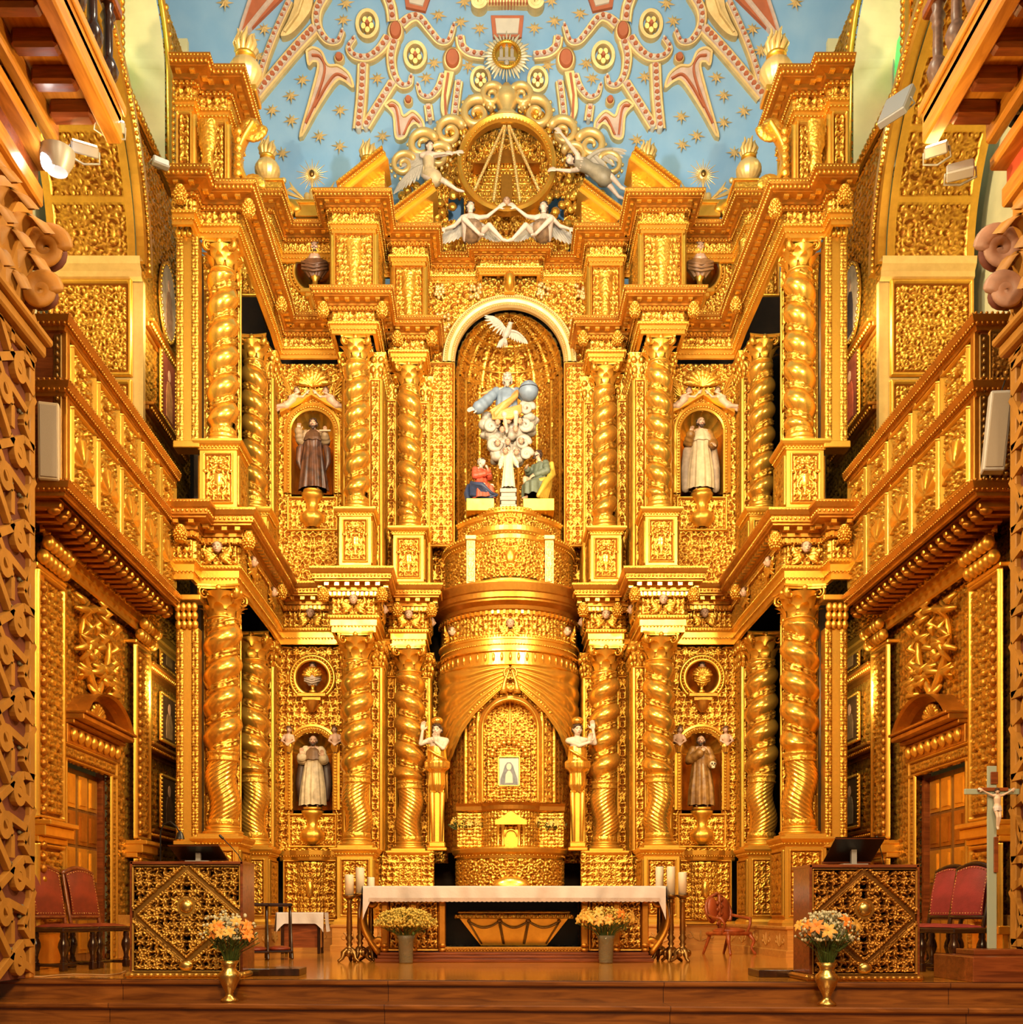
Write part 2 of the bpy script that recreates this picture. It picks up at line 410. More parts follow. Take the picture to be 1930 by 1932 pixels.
PIERW=simple('ochre_stone_strapwork',(.52,.235,.035),.55,var=.25,vs=4,bump=.12,bs=30)
PIERB=simple('red_strapwork_ground',(.20,.055,.03),.7,var=.3)
PIERG=simple('grey_green_strapwork_ground',(.25,.22,.14),.7,var=.5,vs=12)
BLACK=simple('black_lacquer',(.012,.010,.009),.3)
IRON=simple('black_iron',(.02,.017,.015),.4,metal=.6)
BRASS=gold('brass',hi=(.85,.60,.18),lo=(.5,.30,.06),rough=.22,wear=.5,metal=1.0)
BRONZE=gold('old_bronze',hi=(.38,.22,.07),lo=(.12,.06,.02),rough=.3,wear=.7,metal=1.0)
WAX=simple('ivory_wax',(.84,.72,.55),.45,var=.06)
GREY=simple('grey_speaker_cloth',(.42,.34,.25),.8,bump=.2,bs=300)
STEEL=simple('grey_painted_metal',(.42,.42,.42),.4,metal=.3)
PAINTC=simple('yellow_plaster',(.80,.74,.42),.7,var=.15,vs=2)
# ---------------------------------------------------------------- retablo: shared heights and plan
W=4.85
Z1,Z2,Z3=6.45,11.14,12.78
LP=[(-4.86,15.15),(-4.56,15.15),(-4.56,15.45),(-3.99,15.45),(-3.99,18.0),(-4.02,18.8),(-3.0,18.8),(-3.0,18.0),(-2.25,18.0),(-2.25,19.25),(-2.06,19.25),(-2.06,18.9),(-1.46,18.9),(-1.46,19.75)]
def mirror(p): return [(-x,y) for x,y in p[::-1]]
def half_paths(p): return [('left',p),('right',mirror(p))]
SIDE={-1:'left',1:'right'}
def entab_mesh(path,z0,zt,ov=.32,sc_=1.0,frz='leaf'):
    """architrave, carved frieze, dentils and boldly projecting cornice; returns separate part builders"""
    h=zt-z0
    arch=MB(); fr=MB(); den=MB(); cor=MB()
    a=z0; b=z0+h*.27; c=z0+h*.56
    sweep(arch,path,[(-.05,a),(0,a),(0,a+(b-a)*.38),(.02,a+(b-a)*.40),(.02,a+(b-a)*.75),(.05,a+(b-a)*.85),(.055,b),(-.02,b)])
    along(arch,path,.03,a+(b-a)*.36,.055,'bead',(.017,.014,.014)); along(arch,path,.055,b-.025,.05,'bead',(.016,.016,.018))
    frieze(fr,path,0.0,b,c,frz,.46,.06,.014)
    d=c+h*.10
    sweep(cor,path,[(-.02,c),(.035,c),(.05,c+h*.02),(.05,c+h*.09),(.09,d),(.09,d+h*.05),(.13,d+h*.09),(ov-.08,d+h*.11),(ov-.08,d+h*.13),(ov-.05,d+h*.145),(ov-.05,d+h*.22),(ov-.03,d+h*.24),(ov,d+h*.30),(ov,zt-.01),(-.3,zt+.02)])
    along(den,path,.05,c+h*.055,.075,'dentil',(.045,.035,h*.06))
    along(den,path,.14,d+h*.075,.15,'dentil',(.075,ov-.25,h*.05))
    along(den,path,ov-.045,d+h*.19,.06,'egg',(.022,.02,.026))
    along(den,path,ov-.01,zt-.035,.045,'bead',(.016,.014,.018))
    along(den,path,.075,c+h*.015,.05,'egg',(.018,.016,.016))
    return arch,fr,den,cor
def entablature(name,label,path,z0,zt,ov,group=None,frz='leaf'):
    a,f,d,c=entab_mesh(path,z0,zt,ov,1.0,frz)
    cx,cy=path[len(path)//2]
    t=thing(name,label,'cornice',(0,0,0),0,group)
    obj('architrave',a,G_SMO,t); obj('frieze',f,G_REL,t); obj('dentil_course',d,G_BRI,t); obj('cornice_moulding',c,G_BRO,t)
    return t
# ---- salomonic columns ------------------------------------------------------------------
def twisted_shaft(mb,R,z0,z1,turns,hand,ph=0.0):
    nz=int((z1-z0)/.012); th=np.linspace(0,2*PI,40,endpoint=False)[:,None]; z=np.linspace(z0,z1,nz)[None,:]
    p=2*PI*turns*(z-z0)/(z1-z0)+ph; f=hand*th-p
    q=(1+np.cos(f))/2                         # 1 on the crest, 0 in the furrow
    fade=np.clip(np.minimum(z-z0,z1-z)/.10,0,1)
    r=R*(.64+.48*np.power(q,.33)*fade+.22*(1-fade))
    cx=R*.07*np.cos(hand*p)*fade; cy=R*.07*np.sin(hand*p)*fade
    P=np.stack([r*np.cos(th)+cx,r*np.sin(th)+cy,z*np.ones_like(th)],-1)
    return mb.grid(P,cu=True)
def vine(mb,R,z0,z1,turns,hand,ph=0.0):
    n=int(turns*46); m=13
    t=np.linspace(.02,.98,n)[:,None]; s=np.linspace(-1,1,m)[None,:]
    zc=z0+t*(z1-z0); pitch=(z1-z0)/turns
    p=2*PI*turns*t+ph; th0=hand*(p+PI)
    z=zc+s*pitch*.185; th=th0+0*s
    H=sample('fine',t*turns*1.55,(s+1)*.15)
    pz=2*PI*turns*(z-z0)/(z1-z0)+ph
    r=R*(.80+.05*(1-s**2))+H*.07*(1-s**4)-.03*(s**6)
    cx=R*.07*np.cos(hand*pz); cy=R*.07*np.sin(hand*pz)
    P=np.stack([r*np.cos(th)+cx,r*np.sin(th)+cy,z],-1)
    return mb.grid(P,h=H)
def fluted(mb,R,z0,z1,hand,n=13,tw=1.75,sway=.08):
    nz=60; th=np.linspace(0,2*PI,n*8,endpoint=False)[:,None]; z=np.linspace(z0,z1,nz)[None,:]; t=(z-z0)/(z1-z0)
    a=hand*th*n - n*tw*t*2*PI*.55
    r=R*(.93+.07*np.sqrt(np.abs(np.sin(a/2)))+.0*t)*(1+.06*np.sin(PI*t))
    cx=R*sway*2.2*np.sin(2*PI*t)*hand; 
    P=np.stack([r*np.cos(th)+cx,r*np.sin(th),z*np.ones_like(th)],-1)
    return mb.grid(P,cu=True)
def capital(mb,R,z0,z1):
    h=z1-z0
    mb.lathe([(R*.86,z0),(R*1.02,z0+.01),(R*1.05,z0+.03),(R*.9,z0+.045),(R*.86,z0+h*.3),(R*1.0,z0+h*.6),(R*1.3,z0+h*.82)],24)
    for row,(zz,hh,rr,o,n) in enumerate([(z0+.04,h*.42,R*.92,0,8),(z0+h*.28,h*.45,R*.98,.5,8)]):
        for k in range(n):
            a=(k+o)*2*PI/n
            s=np.linspace(0,1,7)[:,None]; w=np.linspace(-1,1,5)[None,:]
            out=rr+.015+.15*R/.22*s**2.5-.00*w; zc=zz+hh*(s-.42*np.clip(s-.72,0,1)*2)
            ww=.075*R/.22*(np.sin(PI*np.clip(s*.9+.12,0,1))**.6)*(1+.0*w)
            rad=out-.02*w*w+.012*np.abs(w)
            P=np.stack([rad*np.cos(a)-w*ww*np.sin(a),rad*np.sin(a)+w*ww*np.cos(a),zc+0*w],-1)
            mb.grid(P)
    for k in range(4):                         # corner volutes
        a=PI/4+k*PI/2
        pts=[];rad=[]
        for t in np.linspace(0,1,18):
            rr=.095*R/.22*(1-.8*t); b=PI*.5-t*PI*3.0
            u=R*1.45+rr*math.cos(b)-.01; zz=z1-h*.24+rr*math.sin(b)
            pts.append((u*math.cos(a),u*math.sin(a),zz)); rad.append(.020*(1-.4*t))
        mb.tube(pts,rad,6,flat=2.2)
        mb.ball((R*1.15*math.cos(a+PI/4),R*1.15*math.sin(a+PI/4),z1-h*.10),(.045,.045,.05),8,6)
    A=R*1.42; m=[]
    for k in range(4):
        for t in np.linspace(-1,1,7)[:-1]:
            a=k*PI/2; u=A*(1-.16*(1-t*t)); m.append((u*math.cos(a)-t*A*math.sin(a),u*math.sin(a)+t*A*math.cos(a)))
    for za,zb,k in((z1-h*.13,z1-h*.06,.93),(z1-h*.06,z1,1.0)):
        mb.prism([(x*k,y*k) for x,y in m],((0,0,za),(1,0,0),(0,1,0),(0,0,1)),zb-za)
def make_column(lower,hand):
    R=.225 if lower else .185
    t=thing('twisted_column','x','column')
    b=MB(); z=0
    b.bbox(-R*1.35,R*1.35,-R*1.35,R*1.35,0,.05,.008)
    b.lathe([(R*1.28,.05),(R*1.34,.075),(R*1.28,.10),(R*1.12,.11),(R*1.08,.135),(R*1.16,.15),(R*1.1,.175),(R*.98,.18)],32)
    if lower:
        c=MB(); c.lathe([(R*1.0,.175),(R*1.07,.19),(R*1.04,.26),(R*1.0,.275)],40,fn=lambda T,zz,r:r*(1+.03*np.sin(T*16)*np.sin((zz-.175)/.1*PI)))
        obj('base',b,G_SMO,t)
        obj('foot_band',c,G_CAR,t)
        f=MB(); fluted(f,R*.98,.275,1.13,hand); obj('fluted_shaft',f,G_BRI,t)
        k=MB(); k.lathe([(R*.98,1.12),(R*1.08,1.135),(R*1.08,1.15),(R*1.0,1.16),(R*1.04,1.23),(R*1.10,1.245),(R*1.02,1.27),(R*.9,1.275)],48,fn=lambda T,zz,r:r*(1+.035*np.sin(T*18+4*np.cos(T*0))*np.sin(np.clip((zz-1.155)/.09,0,1)*PI)))
        obj('collar',k,G_CAR,t)
        s=MB(); twisted_shaft(s,R*1.07,1.26,3.23,4.4,hand,.6); obj('twisted_shaft',s,G_BRI,t)
        v=MB(); vine(v,R*1.07,1.26,3.23,4.4,hand,.6); obj('vine_garland',v,G_REL,t)
        c=MB(); capital(c,R,3.21,3.68); obj('capital',c,G_SMO,t)
    else:
        c=MB(); c.lathe([(R*1.0,.175),(R*1.08,.19),(R*1.05,.255),(R*1.0,.27)],40,fn=lambda T,zz,r:r*(1+.05*np.sin(T*14)*np.sin(np.clip((zz-.175)/.1,0,1)*PI)))
        obj('base',b,G_SMO,t); obj('foot_band',c,G_CAR,t)
        s=MB(); twisted_shaft(s,R*1.07,.265,2.60,5.55,hand,2.2); obj('twisted_shaft',s,G_BRI,t)
        v=MB(); vine(v,R*1.07,.265,2.60,5.55,hand,2.2); obj('vine_garland',v,G_REL,t)
        c=MB(); capital(c,R,2.58,2.99); obj('capital',c,G_SMO,t)
    return t
COLS=[(4.27,15.7),(4.37,18.27),(2.60,18.27),(1.76,19.15)]
HANDS=[1,-1,1,-1]
WHERE=['at the outer pier, nearest the {s} side wall','tucked behind the outer pier on the {s}','between the saint niche and the {s} inner bay','right beside the central drum on its {s}']
WHEREU=['on the outer pier, nearest the {s} side wall','tucked behind the outer pier on the {s}','between the saint niche and the {s} inner bay','right beside the great central niche on its {s}']
protos={}
def place_cols(lower):
    for sg in(-1,1):
        for i,((x,y),h) in enumerate(zip(COLS,HANDS)):
            hd=h if sg<0 else -h
            key=(lower,hd)
            loc=(sg*x,y,1.755 if lower else 7.52)
            lab=('lower twisted column with fluted foot ' if lower else 'slender upper twisted column ')+(WHERE if lower else WHEREU)[i].format(s=SIDE[sg])
            g='lower tier twisted columns' if lower else 'upper tier twisted columns'
            if key not in protos:
                protos[key]=make_column(lower,hd); o=protos[key]; o.location=loc; o['label']=lab; o['group']=g
            else: dup(protos[key],loc,0,lab,g)
place_cols(True); place_cols(False)
# ---- pedestals --------------------------------------------------------------------------
def pedestal_parts(w,d,h,plate=False,tile='leaf'):
    t=thing('pedestal','x','pedestal')
    c=MB(); rect=[(-w/2,d),(-w/2,0),(w/2,0),(w/2,d)]
    sweep(c,rect,[(.06,0),(.06,.05),(.03,.09),(.0,.10),(.0,h-.14),(.02,h-.13),(.03,h-.09),(.07,h-.06),(.09,h-.03),(.09,h),(-.2,h)])
    along(c,rect,.04,h-.10,.05,'bead',(.018,.016,.018)); along(c,rect,.08,h-.02,.045,'bead',(.014,.012,.014))
    obj('pedestal_block',c,G_SMO,t)
    p=MB(); panel(p,(-w/2+.05,-.004,.14),(1,0,0),(0,0,1),w-.10,h-.32,tile,.52,.035,.0105,frame=.028)
    for sx,u in((-1,(0,-1,0)),(1,(0,1,0))):
        o=(sx*(w/2+.004), d-.04 if sx<0 else .04,.14)
        panel(p,o,u,(0,0,1),d-.08,h-.32,tile,.5,.03,.014,frame=.025)
    obj('carved_panel',p,G_REL,t)
    return t
ped={}
def place_ped(kind,w,d,h,loc,lab,grp,plate=False):
    if kind not in ped:
        ped[kind]=pedestal_parts(w,d,h,plate); o=ped[kind]; o.location=loc; o['label']=lab; o['group']=grp
    else: o=dup(ped[kind],loc,0,lab,grp)
    return o
for sg in(-1,1):
    for i,(x,y) in enumerate(COLS):
        place_ped('low',.60,.72,1.30,(sg*x,y-.30,.455),'carved pedestal under lower column '+WHERE[i].format(s=SIDE[sg]),'lower tier pedestals')
        place_ped('up',.54,.62,1.06,(sg*x,y-.27,6.46),'pedestal with vase relief '+WHEREU[i].format(s=SIDE[sg]),'upper tier pedestals')
# vase relief on the upper pedestals' fronts is part of the copied panel mesh (added once)
def vase_relief(mb,z0,h):
    mb.lathe([(.0,z0),(.06,z0+.01),(.03,z0+.05),(.02,z0+.1),(.06,z0+.16),(.085,z0+.24),(.07,z0+.30),(.09,z0+.32),(.0,z0+.33)],14,(0,-.01,0),sy=.5)
    for s in(-1,1):
        for k in range(5):
            a=(.3+.32*k)*s; r=.12+.05*math.sin(k*2)
            mb.ball((r*math.sin(a)*1.1,-.03,z0+.36+r*math.cos(a)),(.035,.025,.03),8,6)
        pts=[(s*(.05+.07*math.sin(t*3)),-.03,z0+.05+.2*t) for t in np.linspace(0,1,8)]; mb.tube(pts,.014,6)
    return mb
obj('vase_relief',vase_relief(MB(),.25,.6),G_BRI,ped['up'],label='raised vase of flowers')
for o in [o for o in COL.objects if o.name.startswith('pedestal') and o.type=='EMPTY' and o.get('group')=='upper tier pedestals' and o is not ped['up']]:
    c=[x for x in ped['up'].children if x.name.startswith('vase_relief')][0].copy(); COL.objects.link(c); c.parent=o
# ---- entablatures -------------------------------------------------------------------------
for s,p in half_paths(LP):
    entablature('entablature',f'stepped gilded entablature with dentils above the lower columns, {s} half',p,5.42,Z1,.33,'lower entablature halves')
    entablature('entablature',f'stepped gilded entablature with dentils above the upper columns, {s} half',p[:-1]+[(p[-1][0],19.55)] if s=='left' else [(p[0][0],19.55)]+p[1:],10.49,Z2,.33,'upper entablature halves')
# ---- wooden dado and predella behind the altar
DP=[(-4.86,15.1),(-3.92,15.1),(-3.92,18.9),(-2.98,18.9),(-2.98,17.92),(-2.22,17.92),(-2.22,18.8),(-1.40,18.8),(-1.40,19.1),(1.40,19.1),(1.40,18.8),(2.22,18.8),(2.22,17.92),(2.98,17.92),(2.98,18.9),(3.92,18.9),(3.92,15.1),(4.86,15.1)]
m=MB(); sweep(m,DP,[(.03,0),(.03,.10),(.0,.115),(.0,.40),(.03,.42),(.03,.45),(.01,.46),(-.3,.46)])
struct('baseboard_back',m,DADOW,label='warm wooden dado with inlaid scrolls along the foot of the altarpiece',cat='baseboard')
def inlay(mb,o,u,w,h):
    o=np.array(o); u=np.array(u); v=np.array([0,0,1.0]); n=np.cross(u,v)
    for s in(-1,1):
        pts=[];
        for t in np.linspace(0,1,22):
            a=PI*.5+t*PI*1.9; r=h*.22*(1-.6*t); pts.append(o+u*(s*(w*.24+r*math.cos(a)))+v*(h*.5+r*math.sin(a))+n*.004)
        mb.tube(pts,.009,5)
        mb.tube([o+u*(s*w*.04)+v*h*.22+n*.004,o+u*(s*w*.14)+v*h*.35+n*.004,o+u*(s*w*.22)+v*h*.7+n*.004],.01,5)
    mb.tube([o+v*h*.2+n*.004,o+v*h*.55+n*.004,o+v*h*.85+n*.004],[.008,.022,.004],6)
m=MB()
for (xa,ya),(xb,yb) in zip(DP[:-1],DP[1:]):
    L=math.hypot(xb-xa,yb-ya)
    if L<.5: continue
    u=np.array([(xb-xa)/L,(yb-ya)/L,0]); k=max(1,int(L/.75))
    for i in range(k):
        c=np.array([xa,ya,.10])+u*(i+.5)*L/k; inlay(m,c,u,min(.8,L/k),.30)
ol=obj('dado_inlay',m,simple('pale_inlay_wood',(.50,.24,.05),.4),[o for o in COL.objects if o.name=='baseboard_back'][0])
# predella panels in the niche bays, with convex centre boss
for sg in(-1,1):
    t=thing('predella_panel',f'carved gilded predella panel with oval mirror boss below the {SIDE[sg]} saint niche','panel',(sg*3.485,18.72,.455),0,'predella panels')
    c=MB(); panel(c,(-.50,.1,.06),(1,0,0),(0,0,1),1.0,1.08,'leaf',.55,.04,.0115,frame=.03); obj('carved_panel',c,G_REL,t)
    b=MB(); fP=lambda U,Wd:(np.stack([.30*np.sin((U-.5)*2.0),.12-.30*np.cos((U-.5)*2.0)+.16,Wd+.08],-1),np.stack([np.sin((U-.5)*2.0),-np.cos((U-.5)*2.0),0*U],-1))
    curved(b,fP,1.0,1.02,'leaf',.5,.035,.012); obj('convex_panel',b,G_REL,t)
    k=MB(); k.ball((0,-.06,.62),(.075,.045,.155),16,10); obj('oval_boss',k,G_BRI,t)
    e=MB(); sweep(e,[(-.55,.12),(-.33,.08),(-.2,-.02),(0,-.06),(.2,-.02),(.33,.08),(.55,.12)],[(0,1.12),(.02,1.14),(.03,1.19),(.07,1.22),(.08,1.30),(-.15,1.30)]); sweep(e,[(-.55,.12),(.55,.12)],[(.03,0),(.03,.05),(0,.06)]); along(e,[(-.55,.12),(-.33,.08),(-.2,-.02),(0,-.06),(.2,-.02),(.33,.08),(.55,.12)],.05,1.2,.045,'bead',(.016,.014,.018)); obj('cornice',e,G_SMO,t)
# ---- carved wall behind the columns ---------------------------------------------------------
XB,YB=3.485,19.02
wb=MB()
def arch_open(x,z,hw,z0,zs):                 # inside a round-headed opening
    return ((np.abs(x)<hw)&(z>=z0)&(z<=zs))|(((x**2+(z-zs)**2)<hw**2)&(z>zs))
BACK=MB()
for sg in(-1,1):
    # lower bay
    z0,z1=1.74,5.44
    def msk(x,z,zc=(z0+z1)/2): 
        Z=z+zc; return ~(arch_open(x,Z,.355,2.2,3.52)|(x**2+(Z-4.86)**2<.29**2))
    panel(BACK,(sg*XB-.62,YB,z0),(1,0,0),(0,0,1),1.24,z1-z0,'leaf',.6,.045,.012,mask=msk)
    z0,z1=6.44,10.5
    def msk2(x,z,zc=(z0+z1)/2): 
        Z=z+zc; return ~arch_open(x,Z,.375,7.9,9.27)
    panel(BACK,(sg*XB-.62,YB,z0),(1,0,0),(0,0,1),1.24,z1-z0,'scroll',.8,.045,.012,mask=msk2)
    z0,z1=11.1,12.3
    def msk3(x,z,zc=(z0+z1)/2): return ~(x**2+(z+zc-12.10)**2<.36**2)
    panel(BACK,(sg*3.42-.62,18.95,z0),(1,0,0),(0,0,1),1.24,z1-z0,'scroll',.7,.045,.012,mask=msk3)
    panel(BACK,(sg*1.66-.56,20.18,1.6),(1,0,0),(0,0,1),1.12,3.85,'leaf',.6,.045,.014); panel(BACK,(sg*1.66-.56,20.0,6.4),(1,0,0),(0,0,1),1.12,4.1,'leaf',.6,.045,.014); panel(BACK,(sg*1.85-.55,18.84,.46),(1,0,0),(0,0,1),1.1,1.30,'leaf',.5,.045,.013)
struct('wall_back',BACK,G_REL,label='carved gilded back wall of the altarpiece',cat='wall')
# dark timber behind everything
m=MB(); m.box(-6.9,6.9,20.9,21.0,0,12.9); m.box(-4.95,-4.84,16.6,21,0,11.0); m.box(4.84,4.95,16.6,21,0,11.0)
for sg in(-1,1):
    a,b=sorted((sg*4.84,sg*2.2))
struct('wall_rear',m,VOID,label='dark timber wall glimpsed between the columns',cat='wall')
# pilaster strips (carved) following the steps behind the columns, each a thing
PS=[('side of the outer pier',[(-4.62,15.95),(-4.05,15.95)]),
    ('beside the saint niche, outer edge',[(-4.62,18.6),(-4.12,18.6),(-4.12,19.02)]),
    ('behind the column next to the saint niche',[(-2.88,19.02),(-2.88,18.66),(-2.22,18.66),(-2.22,19.4)]),
    ('behind the column next to the centre',[(-2.22,19.42),(-2.02,19.42),(-2.02,19.5),(-1.42,19.5),(-1.42,20.2)])]
for (z0,z1,tier) in((1.74,5.44,'lower'),(6.44,10.5,'upper')):
    for nm,p in PS:
        for s,q in half_paths(p):
            t=thing('carved_pilaster',f'gilded carved pilaster {nm}, {tier} tier, {s} side','pilaster',(0,0,0),0,'carved pilasters behind the columns')
            a=MB(); sh=MB()
            for (xa,ya),(xb,yb) in zip(q[:-1],q[1:]):
                L=math.hypot(xb-xa,yb-ya)
                if L<.05: continue
                u=((xb-xa)/L,(yb-ya)/L,0)
                k=1 if L<.45 else 3
                for i in range(k):
                    ww=L/k; panel(a,(xa+u[0]*i*ww,ya+u[1]*i*ww,z0),u,(0,0,1),ww,z1-z0-.45,'leaf' if i%2==0 else 'scroll',.42,.035,.012,frame=.022)
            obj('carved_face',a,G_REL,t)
            sweep(sh,q,[(.0,z1-.47),(.03,z1-.45),(.0,z1-.43),(.02,z1-.3),(.05,z1-.15),(.09,z1-.02),(-.1,z1)]); 
            along(sh,q,.05,z1-.30,.11,'egg',(.05,.04,.07)); along(sh,q,.07,z1-.14,.13,'egg',(.06,.05,.06)); along(sh,q,.03,z1-.40,.09,'egg',(.03,.03,.05))
            obj('leafy_capital',sh,G_CAR,t)
# ---------------------------------------------------------------- central drum, great niche, attic
DX,DY=0.05,20.0
def arc(R,a0=PI,a1=0,n=28,cx=DX,cy=DY): return [(cx+R*math.cos(a),cy-R*math.sin(a)) for a in np.linspace(a0,a1,n)]
def cyl(R,z0,a0=PI,cx=DX,cy=DY):
    def f(U,Wd):
        a=a0-U/R
        return np.stack([cx+R*np.cos(a),cy-R*np.sin(a),z0+Wd],-1),np.stack([np.cos(a),-np.sin(a),0*a],-1)
    return f
t=thing('tabernacle_drum','round gilded drum with parted carved curtain and arched niche at the centre','drum',(0,0,0))
R=1.24; L=PI*R
# wall of the drum, with the arched opening left out
b=MB(); nu=300; nv=270
U,Wd=np.meshgrid(np.linspace(0,L,nu),np.linspace(0,3.3,nv),indexing='ij'); P,Nn=cyl(R,1.75)(U,Wd)
H=sample('leaf',np.abs(U-L/2)/.62,Wd/.62); xx=(U-L/2); 
strip=(np.abs(np.abs(xx)-.60)<.022)|(np.abs(np.abs(xx)-.86)<.02); H=np.where(strip,1.0,H*np.where(np.abs(xx)<.8,.9,.5))
P=P+Nn*(H*.035)[...,None]
zz=Wd+1.75; X=P[...,0]-DX
keep=~arch_open(X,zz,.47,2.3,3.93)
a_,b_=np.meshgrid(np.arange(nu-1),np.arange(nv-1),indexing='ij'); q=np.stack([a_*nv+b_,(a_+1)*nv+b_,(a_+1)*nv+b_+1,a_*nv+b_+1],-1)
kk=keep[:-1,:-1]&keep[1:,:-1]&keep[1:,1:]&keep[:-1,1:]
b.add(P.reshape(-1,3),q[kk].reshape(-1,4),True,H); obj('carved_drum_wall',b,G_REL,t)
# curtain parted over the niche
for sg in(-1,1):
    c=MB(); s=np.linspace(.02,1,90)[:,None]; v=np.linspace(0,1,44)[None,:]
    lo=np.interp(s,[0,.1,.25,.45,.62,.78,.88,1.0],[4.78,4.62,4.42,4.18,3.86,3.45,3.05,2.85]); up=5.06+0*s
    z=up+(lo-up)*v; ang=PI/2-sg*np.arcsin(np.clip(s,0,.999))
    fold=np.abs(np.sin(PI*(v*7.0+s*1.2+.15*np.sin(s*9))))**.7*np.clip(s*6,0.2,1)
    RR=R+.05+.05*fold+.05*np.exp(-((v-1)/.05)**2)
    P=np.stack([DX+RR*np.cos(ang),DY-RR*np.sin(ang),z+0*ang],-1); c.grid(P)
    for k in range(7):                         # hanging tail folds at the outer side
        a=PI/2-sg*(1.08+.05*k); r=R+.07
        c.tube([(DX+r*math.cos(a),DY-r*math.sin(a),3.75-.02*k),(DX+r*math.cos(a),DY-r*math.sin(a),3.2),(DX+(r-.02)*math.cos(a),DY-(r-.02)*math.sin(a),2.75-.05*(k%2))],[.03,.035,.012],6)
    obj('carved_curtain',c,G_SMO,t)
k=MB()
for sg in(-1,1):
    k.tube([(DX+sg*(.02+.09*math.sin(q)),DY-R-.10,4.98-.10*(1-math.cos(q))) for q in np.linspace(0,PI*1.2,12)],.02,6)
    k.tube([(DX+sg*.03,DY-R-.11,4.92),(DX+sg*.10,DY-R-.11,4.72),(DX+sg*.12,DY-R-.12,4.58)],[.02,.03,.05],8)
    k.lathe([(.02,0),(.07,.0),(.05,.09),(.02,.13)],12,(DX+sg*.12,DY-R-.10,4.52))
obj('knotted_tassel',k,G_SMO,t)
f=MB(); p=arc(R+.05,PI,0,60); sweep(f,p,[(0,5.02),(.05,5.04),(.05,5.08),(.0,5.09),(0,5.27),(.06,5.28),(.06,5.31),(-.1,5.32)]); along(f,arc(R+.05),.0,5.18,.085,'egg',(.03,.03,.085)); obj('fluted_band',f,G_BRI,t)
a=MB(); sweep(a,arc(R,PI,0,60),[(0,5.30),(.03,5.31),(.03,5.40),(.05,5.41),(.05,5.49),(.07,5.50),(.07,5.57),(-.05,5.58)]); along(a,arc(R),.05,5.41,.05,'bead',(.016,.014,.016)); along(a,arc(R),.075,5.55,.05,'egg',(.018,.02,.02)); obj('architrave',a,G_SMO,t)
fr=MB(); curved(fr,cyl(R,5.57),L,.36,'leaf',.4,.05,.013); obj('frieze',fr,G_REL,t)
d=MB(); along(d,arc(R,n=40),.04,5.97,.075,'dentil',(.045,.05,.06)); along(d,arc(R,n=40),.14,6.10,.16,'dentil',(.08,.12,.05)); along(d,arc(R,n=40),.29,6.35,.06,'egg',(.02,.02,.03)); obj('dentil_course',d,G_BRI,t)
c=MB(); sweep(c,arc(R,PI,0,60),[(0,5.92),(.04,5.93),(.05,6.0),(.09,6.02),(.11,6.08),(.24,6.13),(.24,6.16),(.27,6.18),(.27,6.27),(.29,6.29),(.33,6.42),(.33,6.45),(-1.2,6.46)]); along(c,arc(R,n=40),.30,6.42,.05,'bead',(.015,.013,.016)); obj('cornice_moulding',c,G_BRO,t)
# inner niche: recess, vine back, arch moulding
n_=MB(); 
def nback(U,Wd,H): return np.where(np.abs(U)<.02,1,H*.8)
panel(n_,(DX-.5,DY-R+.24,2.2),(1,0,0),(0,0,1),1.0,2.25,'scroll',.6,.03,.011,fn=nback); obj('vine_back_panel',n_,G_REL,t)
j=MB()
th=np.linspace(0,PI,40); prof=[(.47,-.02),(.475,-.06),(.50,-.075),(.52,-.06),(.53,-.05),(.56,-.055),(.58,-.02)]
pts=[(.0,2.3)]+[(0,0)]
path=[(1,2.3,0)]+[(math.cos(x),3.93,math.sin(x)) for x in th]+[(-1,2.3,0)]
G=np.zeros((len(path),len(prof)+1,3))
for i,(cx_,zb,sn) in enumerate(path):
    for jx,(rr,dd) in enumerate([(.47,.24)]+prof):
        x=DX+rr*cx_; z=zb+rr*sn; xo=min(.999,abs(rr*cx_)/R); y=DY-R*math.sqrt(1-xo*xo)+dd if dd<.2 else DY-R+.24
        G[i,jx]=(x,y,z)
j.grid(G); obj('arch_moulding',j,G_BRI,t)
lf=MB()
for sg in(-1,1):                                # leafy swags crowning the arch
    for i in range(16):
        a=PI/2+sg*(.12+i*.075); rr=.70+.03*math.sin(i)
        M=Matrix.Rotation(-(a-PI/2),3,'Y')
        lf.ball((DX+rr*math.cos(a),DY-R*math.cos(math.asin(min(.99,abs(rr*math.cos(a))/R)))-.05,3.93+rr*math.sin(a)),(.035,.03,.085),8,6,M)
lf.ball((DX,DY-R-.08,4.62),(.10,.06,.08),10,8); obj('leaf_crest',lf,G_CAR,t)
# ---- shrine ledge with little tabernacle
t=thing('tabernacle_shrine','small gilded tabernacle with tiny temple front under the portrait','tabernacle',(0,0,0))
b=MB(); sweep(b,arc(.93,PI,0,40,DX,19.15),[(-.1,1.1),(0,1.12),(0,1.58),(.03,1.60),(.04,1.66),(.10,1.70),(.12,1.76),(.12,1.785),(-.9,1.79)]); along(b,arc(.93,PI,0,40,DX,19.15),.06,1.65,.05,'bead',(.016,.015,.018)); obj('ledge',b,G_SMO,t)
b=MB(); curved(b,cyl(.94,.46,PI,DX,19.15),PI*.94,1.13,'scroll',.66,.045,.0115); obj('carved_front',b,G_REL,t)
b=MB(); b.ball((DX,18.18,1.08),(.34,.10,.20),20,12); obj('shell_boss',b,G_BRI,t)
b=MB(); curved(b,cyl(.55,1.79,PI,DX,18.9),PI*.55,.72,'fine',.4,.03,.011)
